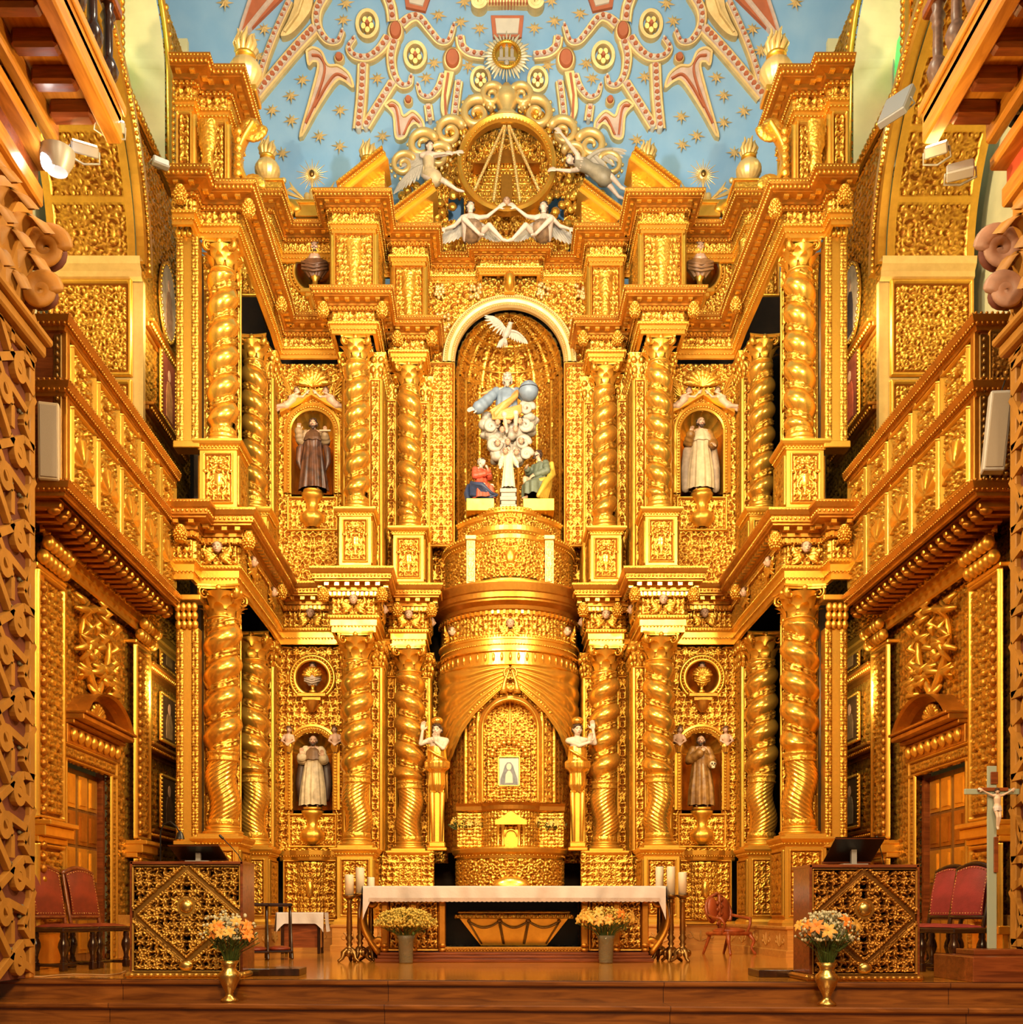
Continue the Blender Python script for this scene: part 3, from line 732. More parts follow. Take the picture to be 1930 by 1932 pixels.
for sg in(-1,1): panel(b,(DX+sg*.72-.22,18.62,1.79),(1,0,0),(0,0,1),.44,.62,'fine',.4,.03,.011)
obj('carved_back',b,G_REL,t)
b=MB(); sweep(b,[(DX-.95,18.66),(DX-.5,18.60)]+arc(.58,PI*.92,PI*.08,20,DX,18.92)+[(DX+.5,18.60),(DX+.95,18.66)],[(0,2.42),(.04,2.45),(.05,2.52),(.09,2.57),(-.3,2.6)]); along(b,arc(.58,PI*.92,PI*.08,20,DX,18.92),.07,2.59,.05,'egg',(.02,.02,.03)); obj('cresting',b,G_BRO,t)
b=MB()
for sg in(-1,1):
    for x in(.14,.22): b.lathe([(.03,0),(.035,.03),(.02,.05),(.022,.32),(.035,.35),(.04,.38)],12,(DX+sg*x,18.20,1.79),fn=lambda T,z,r:r*(1+.12*np.sin(T+z*60)))
b.box(DX-.27,DX+.27,18.15,18.32,2.17,2.23); b.prism([(-.29,0),(.29,0),(.17,.06),(0,.17),(-.17,.06)],((DX,18.15,2.23),(1,0,0),(0,0,1),(0,1,0)),.12)
b.tube([(DX+.10*math.cos(x),18.17,1.98+.10*math.sin(x)) for x in np.linspace(0,PI,12)],.016,6); b.box(DX-.12,DX+.12,18.20,18.3,1.79,2.08); obj('temple_front',b,G_SMO,t)
# framed portrait
t=thing('framed_picture','small framed picture of a veiled woman on pale ground in the central niche','picture',(DX-.02,18.93,2.95),0)
fm=MB()
def ring(U,Wd,H): return H
panel(fm,(-.40,.0,-.42),(1,0,0),(0,0,1),.80,1.25,'fine',.36,.05,.0105,mask=lambda x,z:~((np.abs(x)<.185)&(z>-.225)&(z<.265)))
obj('pierced_frame',fm,G_REL,t)
fm=MB()
for x0,x1,z0,z1 in((-.20,-.175,-.04,.50),(.175,.20,-.04,.50),(-.20,.20,.475,.50),(-.20,.20,-.04,-.015)): fm.bbox(x0,x1,-.06,.0,z0,z1,.006)
for i in range(11):
    a=PI*i/10; fm.ball((.30*math.cos(a),-.05,.52+.22*math.sin(a)),(.05,.03,.05),8,6)
obj('inner_frame',fm,G_BRI,t)
pc=MB(); pc.box(-.18,.18,-.03,-.02,-.02,.48); o=obj('painted_ground',pc,simple('pale_grey_paint',(.68,.62,.55),.6,var=.1),t)
pc=MB(); pc.prism([(-.16,0),(.16,0),(.15,.12),(.10,.26),(.07,.36),(.03,.41),(-.03,.41),(-.07,.36),(-.10,.26),(-.15,.12)],((0,-.036,-.02),(1,0,0),(0,0,1),(0,1,0)),.004); obj('painted_veil',pc,simple('blue_grey_paint',(.22,.22,.24),.6,var=.3,vs=20),t)
pc=MB(); pc.prism([(.045*math.cos(a),.06*math.sin(a)) for a in np.linspace(0,2*PI,16)[:-1]],((0,-.041,.31),(1,0,0),(0,0,1),(0,1,0)),.004); pc.prism([(-.07,0),(.07,0),(.06,.15),(.02,.22),(-.02,.22),(-.06,.15)],((0,-.041,.02),(1,0,0),(0,0,1),(0,1,0)),.004); obj('painted_figure',pc,simple('cream_face_paint',(.72,.56,.42),.6),t)
# ---- pedestal tiers above the drum
t=thing('niche_pedestal','stepped round gilded pedestal under the figures of the great niche','pedestal',(0,0,0))
R1=1.17
b=MB(); curved(b,cyl(R1,6.55),PI*R1,.66,'scroll',.6,.04,.0115); obj('carved_drum',b,G_REL,t)
b=MB(); sweep(b,arc(R1,PI,0,50),[(.05,6.46),(.05,6.53),(.0,6.56)]); sweep(b,arc(R1,PI,0,50),[(0,7.18),(.03,7.2),(.03,7.26),(.08,7.30),(.09,7.38),(-.3,7.40)]); along(b,arc(R1),.06,7.25,.05,'bead',(.016,.014,.018)); along(b,arc(R1),.085,7.36,.06,'egg',(.026,.02,.03)); obj('lower_moulding',b,G_SMO,t)
p=arc(.70,PI*.86,PI*.14,24,DX,19.42)
b=MB(); curved(b,cyl(.70,6.6,PI*.86,DX,19.42),.72*PI*.70,.66,'scroll',.62,.045,.0115); b.ball((DX,18.70,6.95),(.09,.05,.14),12,8); obj('carved_centre',b,G_REL,t)
b=MB(); sweep(b,p,[(0,7.24),(.04,7.27),(.05,7.34),(.09,7.40),(.10,7.48),(-.2,7.50)]); along(b,p,.07,7.36,.05,'bead',(.016,.015,.018)); sweep(b,p,[(.04,6.46),(.04,6.56),(0,6.6)]); obj('centre_moulding',b,G_SMO,t)
for sg in(-1,1):
    b=MB(); b.box(DX+sg*.70-.075,DX+sg*.70+.075,18.90,19.1,6.47,7.34); b.bbox(DX+sg*.70-.10,DX+sg*.70+.10,18.85,19.1,7.30,7.38,.01); panel(b,(DX+sg*.70-.06,18.895,6.55),(1,0,0),(0,0,1),.12,.72,'fine',.3,.02,.01); obj('pilaster_strip',b,G_PAL,t)
b=MB(); curved(b,cyl(1.02,7.40),PI*1.02,.30,'scroll',.5,.04,.0115); curved(b,cyl(.60,7.48,PI*.86,DX,19.45),.72*PI*.6,.28,'scroll',.5,.04,.0115); obj('upper_frieze',b,G_REL,t)
b=MB(); sweep(b,arc(1.02,PI,0,50),[(0,7.68),(.05,7.72),(.06,7.80),(-1.0,7.82)]); p2=arc(.60,PI*.86,PI*.14,24,DX,19.45); sweep(b,p2,[(0,7.74),(.05,7.78),(.07,7.86),(-.6,7.88)])
along(b,p2,.055,7.84,.05,'egg',(.024,.03,.035)); along(b,arc(1.02,n=40),.05,7.79,.05,'egg',(.024,.03,.03)); obj('rope_rim',b,G_SMO,t)
# ---- great niche
NX,NY,NZ=0.05,19.62,10.78
t=thing('great_niche','tall gilded central niche with ribbed half dome under a wide arch','niche',(0,0,0))
b=MB(); Rn=1.0
def nic(U,Wd):
    a=PI-U/Rn; return np.stack([NX+Rn*np.cos(a),NY+Rn*np.sin(a),7.8+Wd],-1),np.stack([-np.cos(a),-np.sin(a),0*a],-1)
def nfn(X,Z,H):
    k=np.abs((np.abs(X)/(PI*Rn/2)*4)%1-.5); return np.where(k<.06,1.0,H*.7)
curved(b,nic,PI*Rn,NZ-7.8,'scroll',.7,.04,.013,fn=nfn); obj('niche_wall',b,G_REL,t)
b=MB(); nu,nv=190,120
A,E=np.meshgrid(np.linspace(PI,0,nu),np.linspace(0,PI/2*.985,nv),indexing='ij')
rib=np.abs(((A/PI*9)%1)-.5); band=np.abs(((E/(PI/2)*3.4+.25)%1)-.5)
H=sample('leaf',A/PI*2.6,E*1.0)*.8; H=np.where(rib>.445,1.0,H); H=np.where(band>.455,.85,H)
D=np.stack([np.cos(A)*np.cos(E),np.sin(A)*np.cos(E),np.sin(E)],-1); P=np.array([NX,NY,NZ])+D*(Rn-.045*H)[...,None]
b.grid(P,h=H); obj('ribbed_half_dome',b,G_REL,t)
b=MB()
for i in range(1,9):                            # rows of beads along the ribs
    a=PI*(1-i/9-.5/9*0)
    for e in np.linspace(.1,1.45,30): b.ball((NX+.945*math.cos(a)*math.cos(e),NY+.945*math.sin(a)*math.cos(e),NZ+.945*math.sin(e)),.016,6,4)
obj('rib_beads',b,G_BRI,t)
b=MB(); prof=[(1.0,.0),(1.0,-.08),(1.03,-.12),(1.06,-.10),(1.08,-.12),(1.13,-.13),(1.15,-.10),(1.17,-.12),(1.22,-.12),(1.25,-.06),(1.25,.05)]
G=np.array([[(NX+r*math.cos(a),NY-.06+d,NZ+r*math.sin(a)) for r,d in prof] for a in np.linspace(PI+.0,0,70)]); b.grid(G,smooth=False)
for a in np.linspace(PI,0,95): b.ball((NX+1.04*math.cos(a),NY-.18,NZ+1.04*math.sin(a)),.017,6,4); b.ball((NX+1.18*math.cos(a),NY-.19,NZ+1.18*math.sin(a)),.02,6,4)
obj('archivolt',b,G_PAL,t)
for sg in(-1,1):
    b=MB(); panel(b,(NX+sg*1.26-.26,NY-.08,7.4),(1,0,0),(0,0,1),.52,3.4,'leaf',.4,.04,.012,frame=.03); obj('carved_jamb',b,G_REL,t)
b=MB(); panel(b,(NX-1.50,NY-.02,10.6),(1,0,0),(0,0,1),3.0,2.0,'scroll',.9,.05,.013,mask=lambda x,z:(x**2+(z+10.6+1.0-NZ)**2>1.2**2)); obj('spandrel',b,G_REL,t)
b=MB(); rs=random.Random(5)
for sg in(-1,1):                                # bunches of grapes in the spandrels
    for (gx,gz,s_) in((1.22,11.55,1.0),(.62,12.12,.9),(1.30,12.1,.8)):
        for i in range(20):
            b.ball((NX+sg*gx+rs.uniform(-.11,.11)*s_,NY-.08-rs.random()*.04,gz+rs.uniform(-.16,.14)*s_),.034,8,6)
obj('grape_bunches',b,G_PAL,t)
b=MB(); b.bbox(NX-.10,NX+.10,NY-.28,NY,11.98,12.3,.01); b.ball((NX,NY-.28,12.12),(.09,.05,.13),10,8); b.tube([(NX,NY-.3,12.26),(NX,NY-.36,12.2),(NX,NY-.33,12.08),(NX,NY-.25,12.02)],[.09,.09,.06,.04],10); obj('keystone_bracket',b,G_SMO,t)
# ---- attic stage
AP=[(-4.86,18.0),(-4.05,18.0),(-4.02,18.8),(-3.0,18.8),(-3.0,18.0),(-2.25,18.0),(-2.25,19.25),(-2.06,19.25),(-2.06,18.9),(-1.46,18.9),(-1.46,19.55)]
for s,p in half_paths(AP): entablature('attic_entablature',f'stepped gilded top cornice of the attic stage, {s} half',p,12.2,Z3,.30,'attic entablature halves','scroll')
entablature('attic_entablature','short top cornice above the great niche, under the seated angels',[(-1.46,19.56),(-.50,19.56),(-.50,19.30),(.60,19.30),(.60,19.56),(1.46,19.56)],12.28,12.72,.24)
for s,p in half_paths([(-4.86,15.3),(-4.6,15.3),(-4.6,15.5),(-4.15,15.5),(-4.15,16.4)]): entablature('pier_entablature',f'boldly projecting gilded cornice crowning the {s} outer pier',p,12.22,12.82,.33,'outer pier cornices')
AW=[('outer pier',[(-4.86,15.35),(-4.62,15.35),(-4.62,15.55),(-4.17,15.55),(-4.17,16.35)],11.14),('behind the outer pier',[(-4.62,18.05),(-4.07,18.05),(-4.05,18.9)],11.14),('over the column beside the saint niche',[(-2.98,18.9),(-2.98,18.06),(-2.27,18.06),(-2.27,19.3)],11.14),('over the column next to the centre',[(-2.04,19.3),(-2.04,18.96),(-1.48,18.96),(-1.48,19.6)],11.14)]
for nm,p,z0 in AW:
    for s,q in half_paths(p):
        t=thing('attic_pilaster',f'stubby carved pilaster of the attic, {nm}, {s} side','pilaster',(0,0,0),0,'attic pilasters')
        a=MB()
        for (xa,ya),(xb,yb) in zip(q[:-1],q[1:]):
            Ls=math.hypot(xb-xa,yb-ya)
            if Ls<.08: continue
            panel(a,(xa,ya,z0),((xb-xa)/Ls,(yb-ya)/Ls,0),(0,0,1),Ls,12.24-z0,'leaf',.45,.05,.0125,frame=.035)
        obj('carved_face',a,G_REL,t)
        b=MB(); xm=(q[1][0]+q[-2][0])/2 if len(q)>3 else (q[0][0]+q[1][0])/2; ym=min(y for _,y in q)-.03
        b.lathe([(.05,-.5),(.10,-.35),(.07,-.15),(.13,0),(.12,.2),(.15,.32)],12,(xm,ym,11.75),fn=lambda T,z,r:r*(1+.2*np.sin(T*5)*np.sin(z*25)),sy=.6); obj('hanging_leaf_drop',b,G_CAR,t)
# scroll brackets on the outer pier attic
for sg in(-1,1):
    t=thing('scroll_bracket',f'tall S-shaped gilded scroll bracket on the {SIDE[sg]} outer pier attic','bracket',(sg*4.05,15.6,11.16),0,'pier scroll brackets')
    b=MB(); pts=[];w=[]
    for q in np.linspace(0,1,40):
        x=.30*math.cos(q*PI*.9+.2); pts.append((-sg*(.05+.22*(1-math.sin(q*PI))),0-.05*q,.05+1.0*q)); w.append(.05)
    b.tube(pts,w,8,flat=2.5); obj('scroll_spine',b,G_SMO,t)
    b=MB()
    for cz,rr,s in((.12,.13,1),(.98,.15,-1)):
        b.tube([(-sg*(.25+(rr*(1-q*.8))*math.cos(s*q*9)),-.08,cz+(rr*(1-q*.8))*math.sin(s*q*9)) for q in np.linspace(0,1,26)],[.045*(1-.5*q) for q in np.linspace(0,1,26)],8,flat=2.0)
    for i in range(7): b.ball((-sg*(.05+.04*i%3*.05),-.12,.18+.12*i),(.06,.05,.06),8,6)
    obj('carved_leaves',b,G_CAR,t)
# broken pediments
def pediment(xa,za,xb,zb,Y,zbot,lab):
    sg=1 if xb>xa else -1
    t=thing('broken_pediment',lab,'pediment',(0,0,0),0,'broken pediment pieces')
    d=np.array([xb-xa,zb-za]); Ld=np.hypot(*d); d/=Ld; n=np.array([-d[1],d[0]]); n=n if n[1]>0 else -n
    b=MB(); fr=((0,Y,0),(1,0,0),(0,0,1),(0,1,0))
    def q(p,o): return (p[0]+n[0]*o,p[1]+n[1]*o)
    A=(xa,za);B=(xb,zb)
    for o0,o1,y in((-.02,.0,.10),(-.07,-.02,.04),(-.13,-.07,.12)):
        poly=[q(A,o0),q(B,o0),q(B,o1),q(A,o1)]; b.prism(poly,((0,Y+y,0),(1,0,0),(0,0,1),(0,1,0)),.75-y)
    b.prism([q(A,.0),q(B,.0),q(B,.03),q(A,.03)],((0,Y-.02,0),(1,0,0),(0,0,1),(0,1,0)),.75)
    obj('raking_cornice',b,G_SMO,t)
    b=MB(); b.prism([(xa,za-.13),(xb,zb-.15),(xb,zbot),(xa,zbot)] if za-.13>zbot+.02 else [(xa+sg*.12,zbot),(xb,zb-.15),(xb,zbot)],((0,Y+.34,0),(1,0,0),(0,0,1),(0,1,0)),.40); obj('tympanum',b,G_CAR,t)
    c=MB(); k=int(Ld/.06)
    for i in range(k):
        f=(i+.5)/k; x=xa+(xb-xa)*f+n[0]*-.045; z=za+(zb-za)*f+n[1]*-.045; c.ball((x,Y+.03,z),(.02,.02,.026),6,4)
        x=xa+(xb-xa)*f+n[0]*.015; z=za+(zb-za)*f+n[1]*.015; c.ball((x,Y-.02,z),(.015,.014,.014),6,4)
    obj('egg_moulding',c,G_BRI,t)
for sg in(-1,1):
    pediment(sg*2.86,12.82,sg*2.10,13.42,17.68,12.78,f'{SIDE[sg]} outer half of a broken pediment, on the cornice beside the urn')
    pediment(sg*2.02,12.92,sg*1.32,13.45,18.50,12.70,f'{SIDE[sg]} inner half of a broken pediment, beside the gilded ring')
# flaming urns
def make_urn():
    t=thing('flaming_urn','x','urn')
    b=MB(); b.bbox(-.20,.20,-.20,.20,0,.10,.015); b.lathe([(.14,.10),(.10,.14),(.08,.17),(.10,.19)],24); obj('foot',b,G_SMO,t)
    b=MB(); b.lathe([(.08,.18),(.16,.22),(.235,.34),(.24,.44),(.20,.53),(.12,.60),(.10,.62)],48,fn=lambda T,z,r:r*(1+.06*np.abs(np.sin(T*8))*np.clip((.52-z)/.1,0,1))); obj('gadrooned_bowl',b,G_PAL,t)
    b=MB(); b.lathe([(.10,.61),(.15,.63),(.15,.67),(.11,.69)],24); obj('rim',b,G_SMO,t)
    b=MB()
    for k in range(10):
        a=k*2*PI/10; h=.24+.06*(k%2); b.tube([(.09*math.cos(a),.09*math.sin(a),.66),(.15*math.cos(a+.3),.15*math.sin(a+.3),.66+h*.5),(.10*math.cos(a+.6),.10*math.sin(a+.6),.66+h),(.13*math.cos(a+.7),.13*math.sin(a+.7),.66+h*1.15)],[.035,.045,.028,.01],6)
    b.tube([(0,0,.66),(.02,0,.85),(0,0,1.02)],[.09,.08,.03],8); obj('flames',b,G_PAL,t)
    return t
u0=None
for sg in(-1,1):
    for (x,y,z,sz,lab) in((3.98,15.9,12.84,1.0,'fluted flaming urn standing on the {s} outer pier cornice'),(4.12,18.15,13.02,.86,'fluted flaming urn half hidden behind the {s} outer pier'),(2.42,18.35,13.12,.86,'fluted flaming urn behind the {s} broken pediment')):
        lb=lab.format(s=SIDE[sg])
        if u0 is None: u0=make_urn(); u0.location=(sg*x,y,z); u0.scale=(sz,)*3; u0['label']=lb; u0['group']='flaming urns'
        else: dup(u0,(sg*x,y,z),0,lb,'flaming urns',sz)
for sg in(-1,1):                                # plinths that carry the two rear urns
    for (x,y,w,z0,z1,lb) in((4.12,18.15,.30,12.79,13.02,'behind the {s} outer pier'),(2.42,18.35,.28,12.79,13.12,'behind the {s} broken pediment')):
        t=thing('urn_plinth','low gilded plinth carrying a flaming urn '+lb.format(s=SIDE[sg]),'plinth',(sg*x,y,z0),0,'urn plinths'); b=MB(); b.bbox(-w,w,-w,w,0,z1-z0-.04,.015); obj('plinth_body',b,G_CAR,t); b=MB(); b.bbox(-w-.03,w+.03,-w-.03,w+.03,z1-z0-.04,z1-z0,.012); obj('plinth_cap',b,G_SMO,t)
# sunburst finials above the attic bays
for sg in(-1,1):
    t=thing('sunburst_finial',f'gilded sunburst on a little tiered tower with palm sprays, {SIDE[sg]} bay','finial',(sg*3.42,18.55,12.79),0,'sunburst finials')
    b=MB(); b.box(-.28,.28,-.1,.25,0,.10); b.bbox(-.42,.42,-.12,.3,.22,.28,.01); b.box(-.3,.3,-.08,.25,.1,.22)
    for s in(-1,1): b.tube([(s*(.42-.16*(1-q*.8)*math.cos(q*9)),-.1,.10+.14*(1-q*.8)*math.sin(q*9)) for q in np.linspace(0,1,24)],[.045*(1-.5*q) for q in np.linspace(0,1,24)],8,flat=2)
    obj('scrolled_base',b,G_SMO,t)
    b=MB()
    for x in(-.09,0,.09): b.lathe([(.055,.28),(.055,.42 if x else .50),(.04,.45 if x else .53),(.0,.46 if x else .58)],12,(x,0,0))
    obj('tiered_tower',b,G_PAL,t)
    b=MB()
    for s in(-1,1):
        for k in range(5): b.tube([(s*.12,0,.34),(s*(.25+.06*k),-.02,.44+.05*(k%3)),(s*(.34+.05*k),-.02,.50+.07*((k+1)%3))],[.012,.03,.008],6,flat=.5)
        b.ball((s*.5,0,.68),.05,8,6)
    obj('palm_spray',b,G_PAL,t)
    b=MB()
    for k in range(28):
        a=k*2*PI/28; r1=.28 if k%2 else .20; b.tube([(.06*math.cos(a),0,.78+.06*math.sin(a)),(r1*math.cos(a),0,.78+r1*math.sin(a))],[.014,.003],5)
    b.ball((0,0,.78),(.085,.03,.085),16,8); b.tube([(0,0,.55),(0,0,.72)],.02,6); obj('sun_rays',b,G_PAL,t)
    b=MB(); b.ball((0,-.04,.78),(.045,.035,.06),10,8); obj('sun_face',b,BRONZE,t)
    b=MB()
    for s in(-1,1):
        for i in range(12): b.ball((s*(.45+.05*i),.05,.10+.03*(i%4)),(.07,.06,.06),8,6)
    obj('carved_cresting',b,G_CAR,t)
# ---------------------------------------------------------------- the chancel: floor, steps, walls, galleries, vault
def edgeY(x): return 10.05-.07*x
m=MB()
def slab(mb,y0off,z0,z1,depth,nose=.04,th=.05):
    xs=(-7,7)
    P=[(x,edgeY(x)+y0off) for x in xs]
    prof=[(-depth,z1),(nose,z1),(nose+.008,z1-.012),(nose+.008,z1-th+.012),(nose,z1-th),(0,z1-th),(0,z0)]
    V=np.array([[(x,y-o,z) for o,z in prof] for x,y in P]); 
    for j in range(len(prof)-1): mb.add(np.array([V[0,j],V[1,j],V[1,j+1],V[0,j+1]]),np.array([(0,1,2,3)]),False)
fl=MB(); fl.add([(-7,edgeY(-7)+.05,0),(7,edgeY(7)+.05,0),(7,21,0),(-7,21,0)],np.array([(0,1,2,3)]),False)
struct('floor',fl,FLOORW,label='polished orange plank floor of the raised altar platform',cat='floor')
s1=MB(); slab(s1,0,-.20,0.002,.06); struct('trim_1',s1,STEPW,label='top step edge with rounded nosing at the front of the platform',cat='step')
s2=MB(); slab(s2,-.36,-.38,-.20,.40); struct('trim_2',s2,STEPW,label='second wooden step below the platform edge',cat='step')
s3=MB(); slab(s3,-.74,-.60,-.38,.40); struct('trim_3',s3,STEPW,label='lowest wooden step along the bottom edge of the view',cat='step')
nf=MB(); nf.add([(-14,-8,-.6),(14,-8,-.6),(14,9.6,-.6),(-14,9.6,-.6)],np.array([(0,1,2,3)]),False); struct('floor_nave',nf,STEPW,label='dark wooden floor of the nave in front of the steps',cat='floor')
W2=5.6
SPR=10.35; ACY,AR=13.35,2.5
def wall_mask(Y,Z):
    trib=((np.abs(Y-ACY)<AR)&(Z>6.6)&(Z<SPR))|(((Y-ACY)**2+(Z-SPR)**2<AR**2)&(Z>=SPR))
    win=((Y>14.95)&(Y<17.25)&(Z>12.5)&(Z<14.2))|(((Y-16.1)**2+(Z-14.2)**2<1.15**2)&(Z>=14.2))
    door=(Y>12.95)&(Y<14.5)&(Z<2.52)
    return ~(trib|win|door)
for sg in(-1,1):
    y0,y1=10.7,18.6; zt=15.4
    b=MB(); u=(0,-sg*1.0,0); o=(sg*W2,y0 if sg<0 else y1,0)
    yc=(y0+y1)/2
    def fn(x,z,H): return H
    panel(b,o,u,(0,0,1),y1-y0,zt,'leaf',.50,.045,.015,pu=.024,mir=False,mask=lambda x,z:wall_mask(yc-sg*x,z+zt/2))
    struct('wall_'+SIDE[sg],b,G_REL,label=f'carved gilded {SIDE[sg]} side wall of the chancel with door and tribune arch',cat='wall')
    # backs of the openings
    b=MB(); X=sg*(W2+.02)
    b.box(*sorted((X,sg*(W2+1.6))),y1,y1+.1,0,16); b.box(*sorted((sg*(W2+1.5),sg*(W2+1.6))),8,y1,0,16)
    struct('wall_outer_'+SIDE[sg],b,PAINTC,label=f'plain outer wall seen through the {SIDE[sg]} openings',cat='wall')
    # tribune arch: deep coffered soffit and jamb
    t=thing('tribune_arch',f'deep coffered gilded arch above the {SIDE[sg]} gallery','arch',(0,0,0),0,'tribune arches')
    b=MB(); nu,nv=420,90
    A,D=np.meshgrid(np.linspace(0,PI,nu),np.linspace(0,1.3,nv),indexing='ij')
    cof=np.minimum(np.abs((A/PI*9)%1-.5),.5); e=np.minimum(D,1.3-D)
    H=sample('scroll',np.abs((A/PI*9)%1-.5)*.75,D/1.3*1.05); H=np.where((cof>.44)|(e<.12),1.0,H*.8)
    r=AR-.05*H; b.grid(np.stack([sg*(W2+D),ACY+r*np.cos(A),SPR+r*np.sin(A)],-1),h=H); obj('coffered_soffit',b,G_REL,t)
    b=MB(); yj=ACY+AR
    for z0,z1 in((7.0,8.6),(8.65,10.1)):
        if sg<0: panel(b,(-W2-1.3,yj-.02,z0),(1,0,0),(0,0,1),1.25,z1-z0,'scroll',.8,.05,.013,frame=.06)
        else: panel(b,(W2+.05,yj-.02,z0),(1,0,0),(0,0,1),1.25,z1-z0,'scroll',.8,.05,.013,frame=.06)
    obj('carved_jamb',b,G_REL,t)
    b=MB(); x0,x1=sorted((sg*(W2-.1),sg*(W2+1.3)))
    sweep(b,[(x0,yj-.02),(x1,yj-.02)],[(0,10.08),(.06,10.12),(.06,10.2),(.12,10.28),(.14,10.38),(-.1,10.4)]); b.box(x0,x1,yj,yj+.1,6.5,10.1); along(b,[(x0,yj-.02),(x1,yj-.02)],.1,10.3,.06,'egg',(.02,.02,.03)); obj('impost',b,G_PAL,t)
    b=MB(); G=np.array([[(sg*(W2+d),ACY+r*math.cos(a),SPR+r*math.sin(a)) for r,d in((2.5,.0),(2.5,-.12),(2.56,-.14),(2.6,-.10),(2.72,-.10),(2.75,-.14),(2.84,-.14),(2.86,0))] for a in np.linspace(0,PI,60)]); b.grid(G,smooth=False)
    for a in np.linspace(0,PI,90): b.ball((sg*(W2-.14),ACY+2.66*math.cos(a),SPR+2.66*math.sin(a)),.035,6,4)
    obj('arch_moulding',b,G_SMO,t)
    # window above: splayed pale reveal, leaded stained glass, gilded frame
    w=MB(); wy0,wy1,wz0,wz1=14.95,17.25,12.5,14.2
    outl=[(wy0,wz0),(wy1,wz0)]+[(16.1+1.15*math.cos(a),wz1+1.15*math.sin(a)) for a in np.linspace(0,PI,24)]
    G=np.array([[(sg*(W2-.0),y,z),(sg*(W2+.62),16.1+(y-16.1)*.84,13.6+(z-13.6)*.86)] for y,z in outl+[outl[0]]]); w.grid(G,smooth=False)
    wn=struct('window_%d'%(1 if sg<0 else 2),w,PAINTC,label=f'round-headed {SIDE[sg]} clerestory window with pale yellow splayed reveal',cat='window')
    
    for gi,(ya,yb,za,zb,cn) in enumerate([(15.1,15.75,12.6,13.2,'g'),(15.75,16.4,12.6,13.2,'w'),(16.4,17.06,12.6,13.2,'w'),(15.1,15.75,13.2,13.8,'w'),(15.75,16.4,13.2,13.8,'y'),(16.4,17.06,13.2,13.8,'r'),(15.1,15.75,13.8,14.5,'y'),(15.75,16.4,13.8,15.0,'g'),(16.4,17.06,13.8,14.6,'g')]):
        g=MB(); X=sg*(W2+.60); g.add([(X,ya,za),(X,yb,za),(X,yb,zb),(X,ya,zb)],np.array([(0,1,2,3)]),False)
        cols={'g':(.08,.55,.12),'w':(.85,.9,.8),'r':(.7,.08,.06),'y':(.95,.7,.1)}
        key='glass_'+cn; mat=bpy.data.materials.get(key) or glow(key,cols[cn],1.1); obj('stained_pane',g,mat,wn)
    g=MB()
    for y in(15.1,15.75,16.4,17.06): g.box(*sorted((sg*(W2+.57),sg*(W2+.59))),y-.015,y+.015,12.5,14.8)
    for z in(12.6,13.2,13.8): g.box(*sorted((sg*(W2+.57),sg*(W2+.59))),15.1,17.06,z-.015,z+.015)
    obj('lead_bars',g,STEEL,wn)
    g=MB(); path=[(16.1+(y-16.1)*1.06,13.5+(z-13.5)*1.05) for y,z in outl]+[(wy0-.05,wz0-.06)]
    g.tube([(sg*(W2-.06),y,z) for y,z in path],.10,8,cap=False,flat=.6)
    for i in range(len(path)-1):
        (ya,za),(yb,zb)=path[i],path[i+1]; n=max(1,int(math.hypot(yb-ya,zb-za)/.11))
        for k in range(n): g.ball((sg*(W2-.12),ya+(yb-ya)*k/n,za+(zb-za)*k/n),(.04,.05,.05),6,4)
    obj('gilded_frame',g,G_SMO,wn)
    # door
    d=MB(); x0=sg*(W2+.08)
    d.box(*sorted((x0,x0+sg*.06)),12.97,14.48,0,2.5)
    dr=struct('door_%d'%(1 if sg<0 else 2),d,wood('door_rail_wood_'+SIDE[sg],(.26,.10,.02),(.13,.045,.008),.4,'Z',1),label=f'panelled wooden {SIDE[sg]} side door with gilded raised panels',cat='door')
    for leaf in range(2):
        for c_ in range(2):
            for r_ in range(5):
                ya=13.02+leaf*.75+c_*.35; za=.12+r_*.47; p=MB()
                for i,(ins,dd) in enumerate(((0,.0),(.05,.02),(.09,.0))):
                    h=.43; ww=.30; p.box(*sorted((x0-sg*(.015+dd),x0)),ya+ins,ya+ww-ins,za+ins,za+h-ins)
                obj('door_panel',p,G_BRO if r_%2 else G_SMO,dr)
    kn=MB(); kn.ball((x0-sg*.06,13.74,1.15),.04,10,8); obj('door_knob',kn,IRON,dr)
    f=MB()
    for ya,yb,za,zb in((12.78,12.95,0,2.7),(14.5,14.68,0,2.7),(12.78,14.68,2.52,2.72)): f.bbox(*sorted((sg*(W2-.10),sg*(W2+.2))),ya,yb,za,zb,.02)
    f=MB()
    for ya,yb,za,zb in((12.74,12.95,0,2.54),(14.5,14.71,0,2.54),(12.74,14.71,2.52,2.74)):
        if sg<0: panel(f,(sg*(W2-.09),ya,za),(0,1,0),(0,0,1),yb-ya,zb-za,'fine',.35,.03,.012,frame=.03)
        else: panel(f,(sg*(W2-.09),yb,za),(0,-1,0),(0,0,1),yb-ya,zb-za,'fine',.35,.03,.012,frame=.03)
    obj('door_frame',f,G_REL,dr)
    dj=MB(); dj.box(*sorted((sg*(W2),sg*(W2+.10))),14.46,14.54,0,2.55); dj.box(*sorted((sg*(W2),sg*(W2+.10))),12.92,12.98,0,2.55); obj('door_jamb',dj,MWOOD,dr)
    t=thing('door_pediment',f'segmental gilded pediment with shell over the {SIDE[sg]} side door','pediment',(0,0,0),0,'door pediments')
    b=MB(); q=[(sg*(W2-.02),12.95),(sg*(W2-.02),14.95)] if sg>0 else [(sg*(W2-.02),12.95),(sg*(W2-.02),14.95)]
    X0=sg*W2
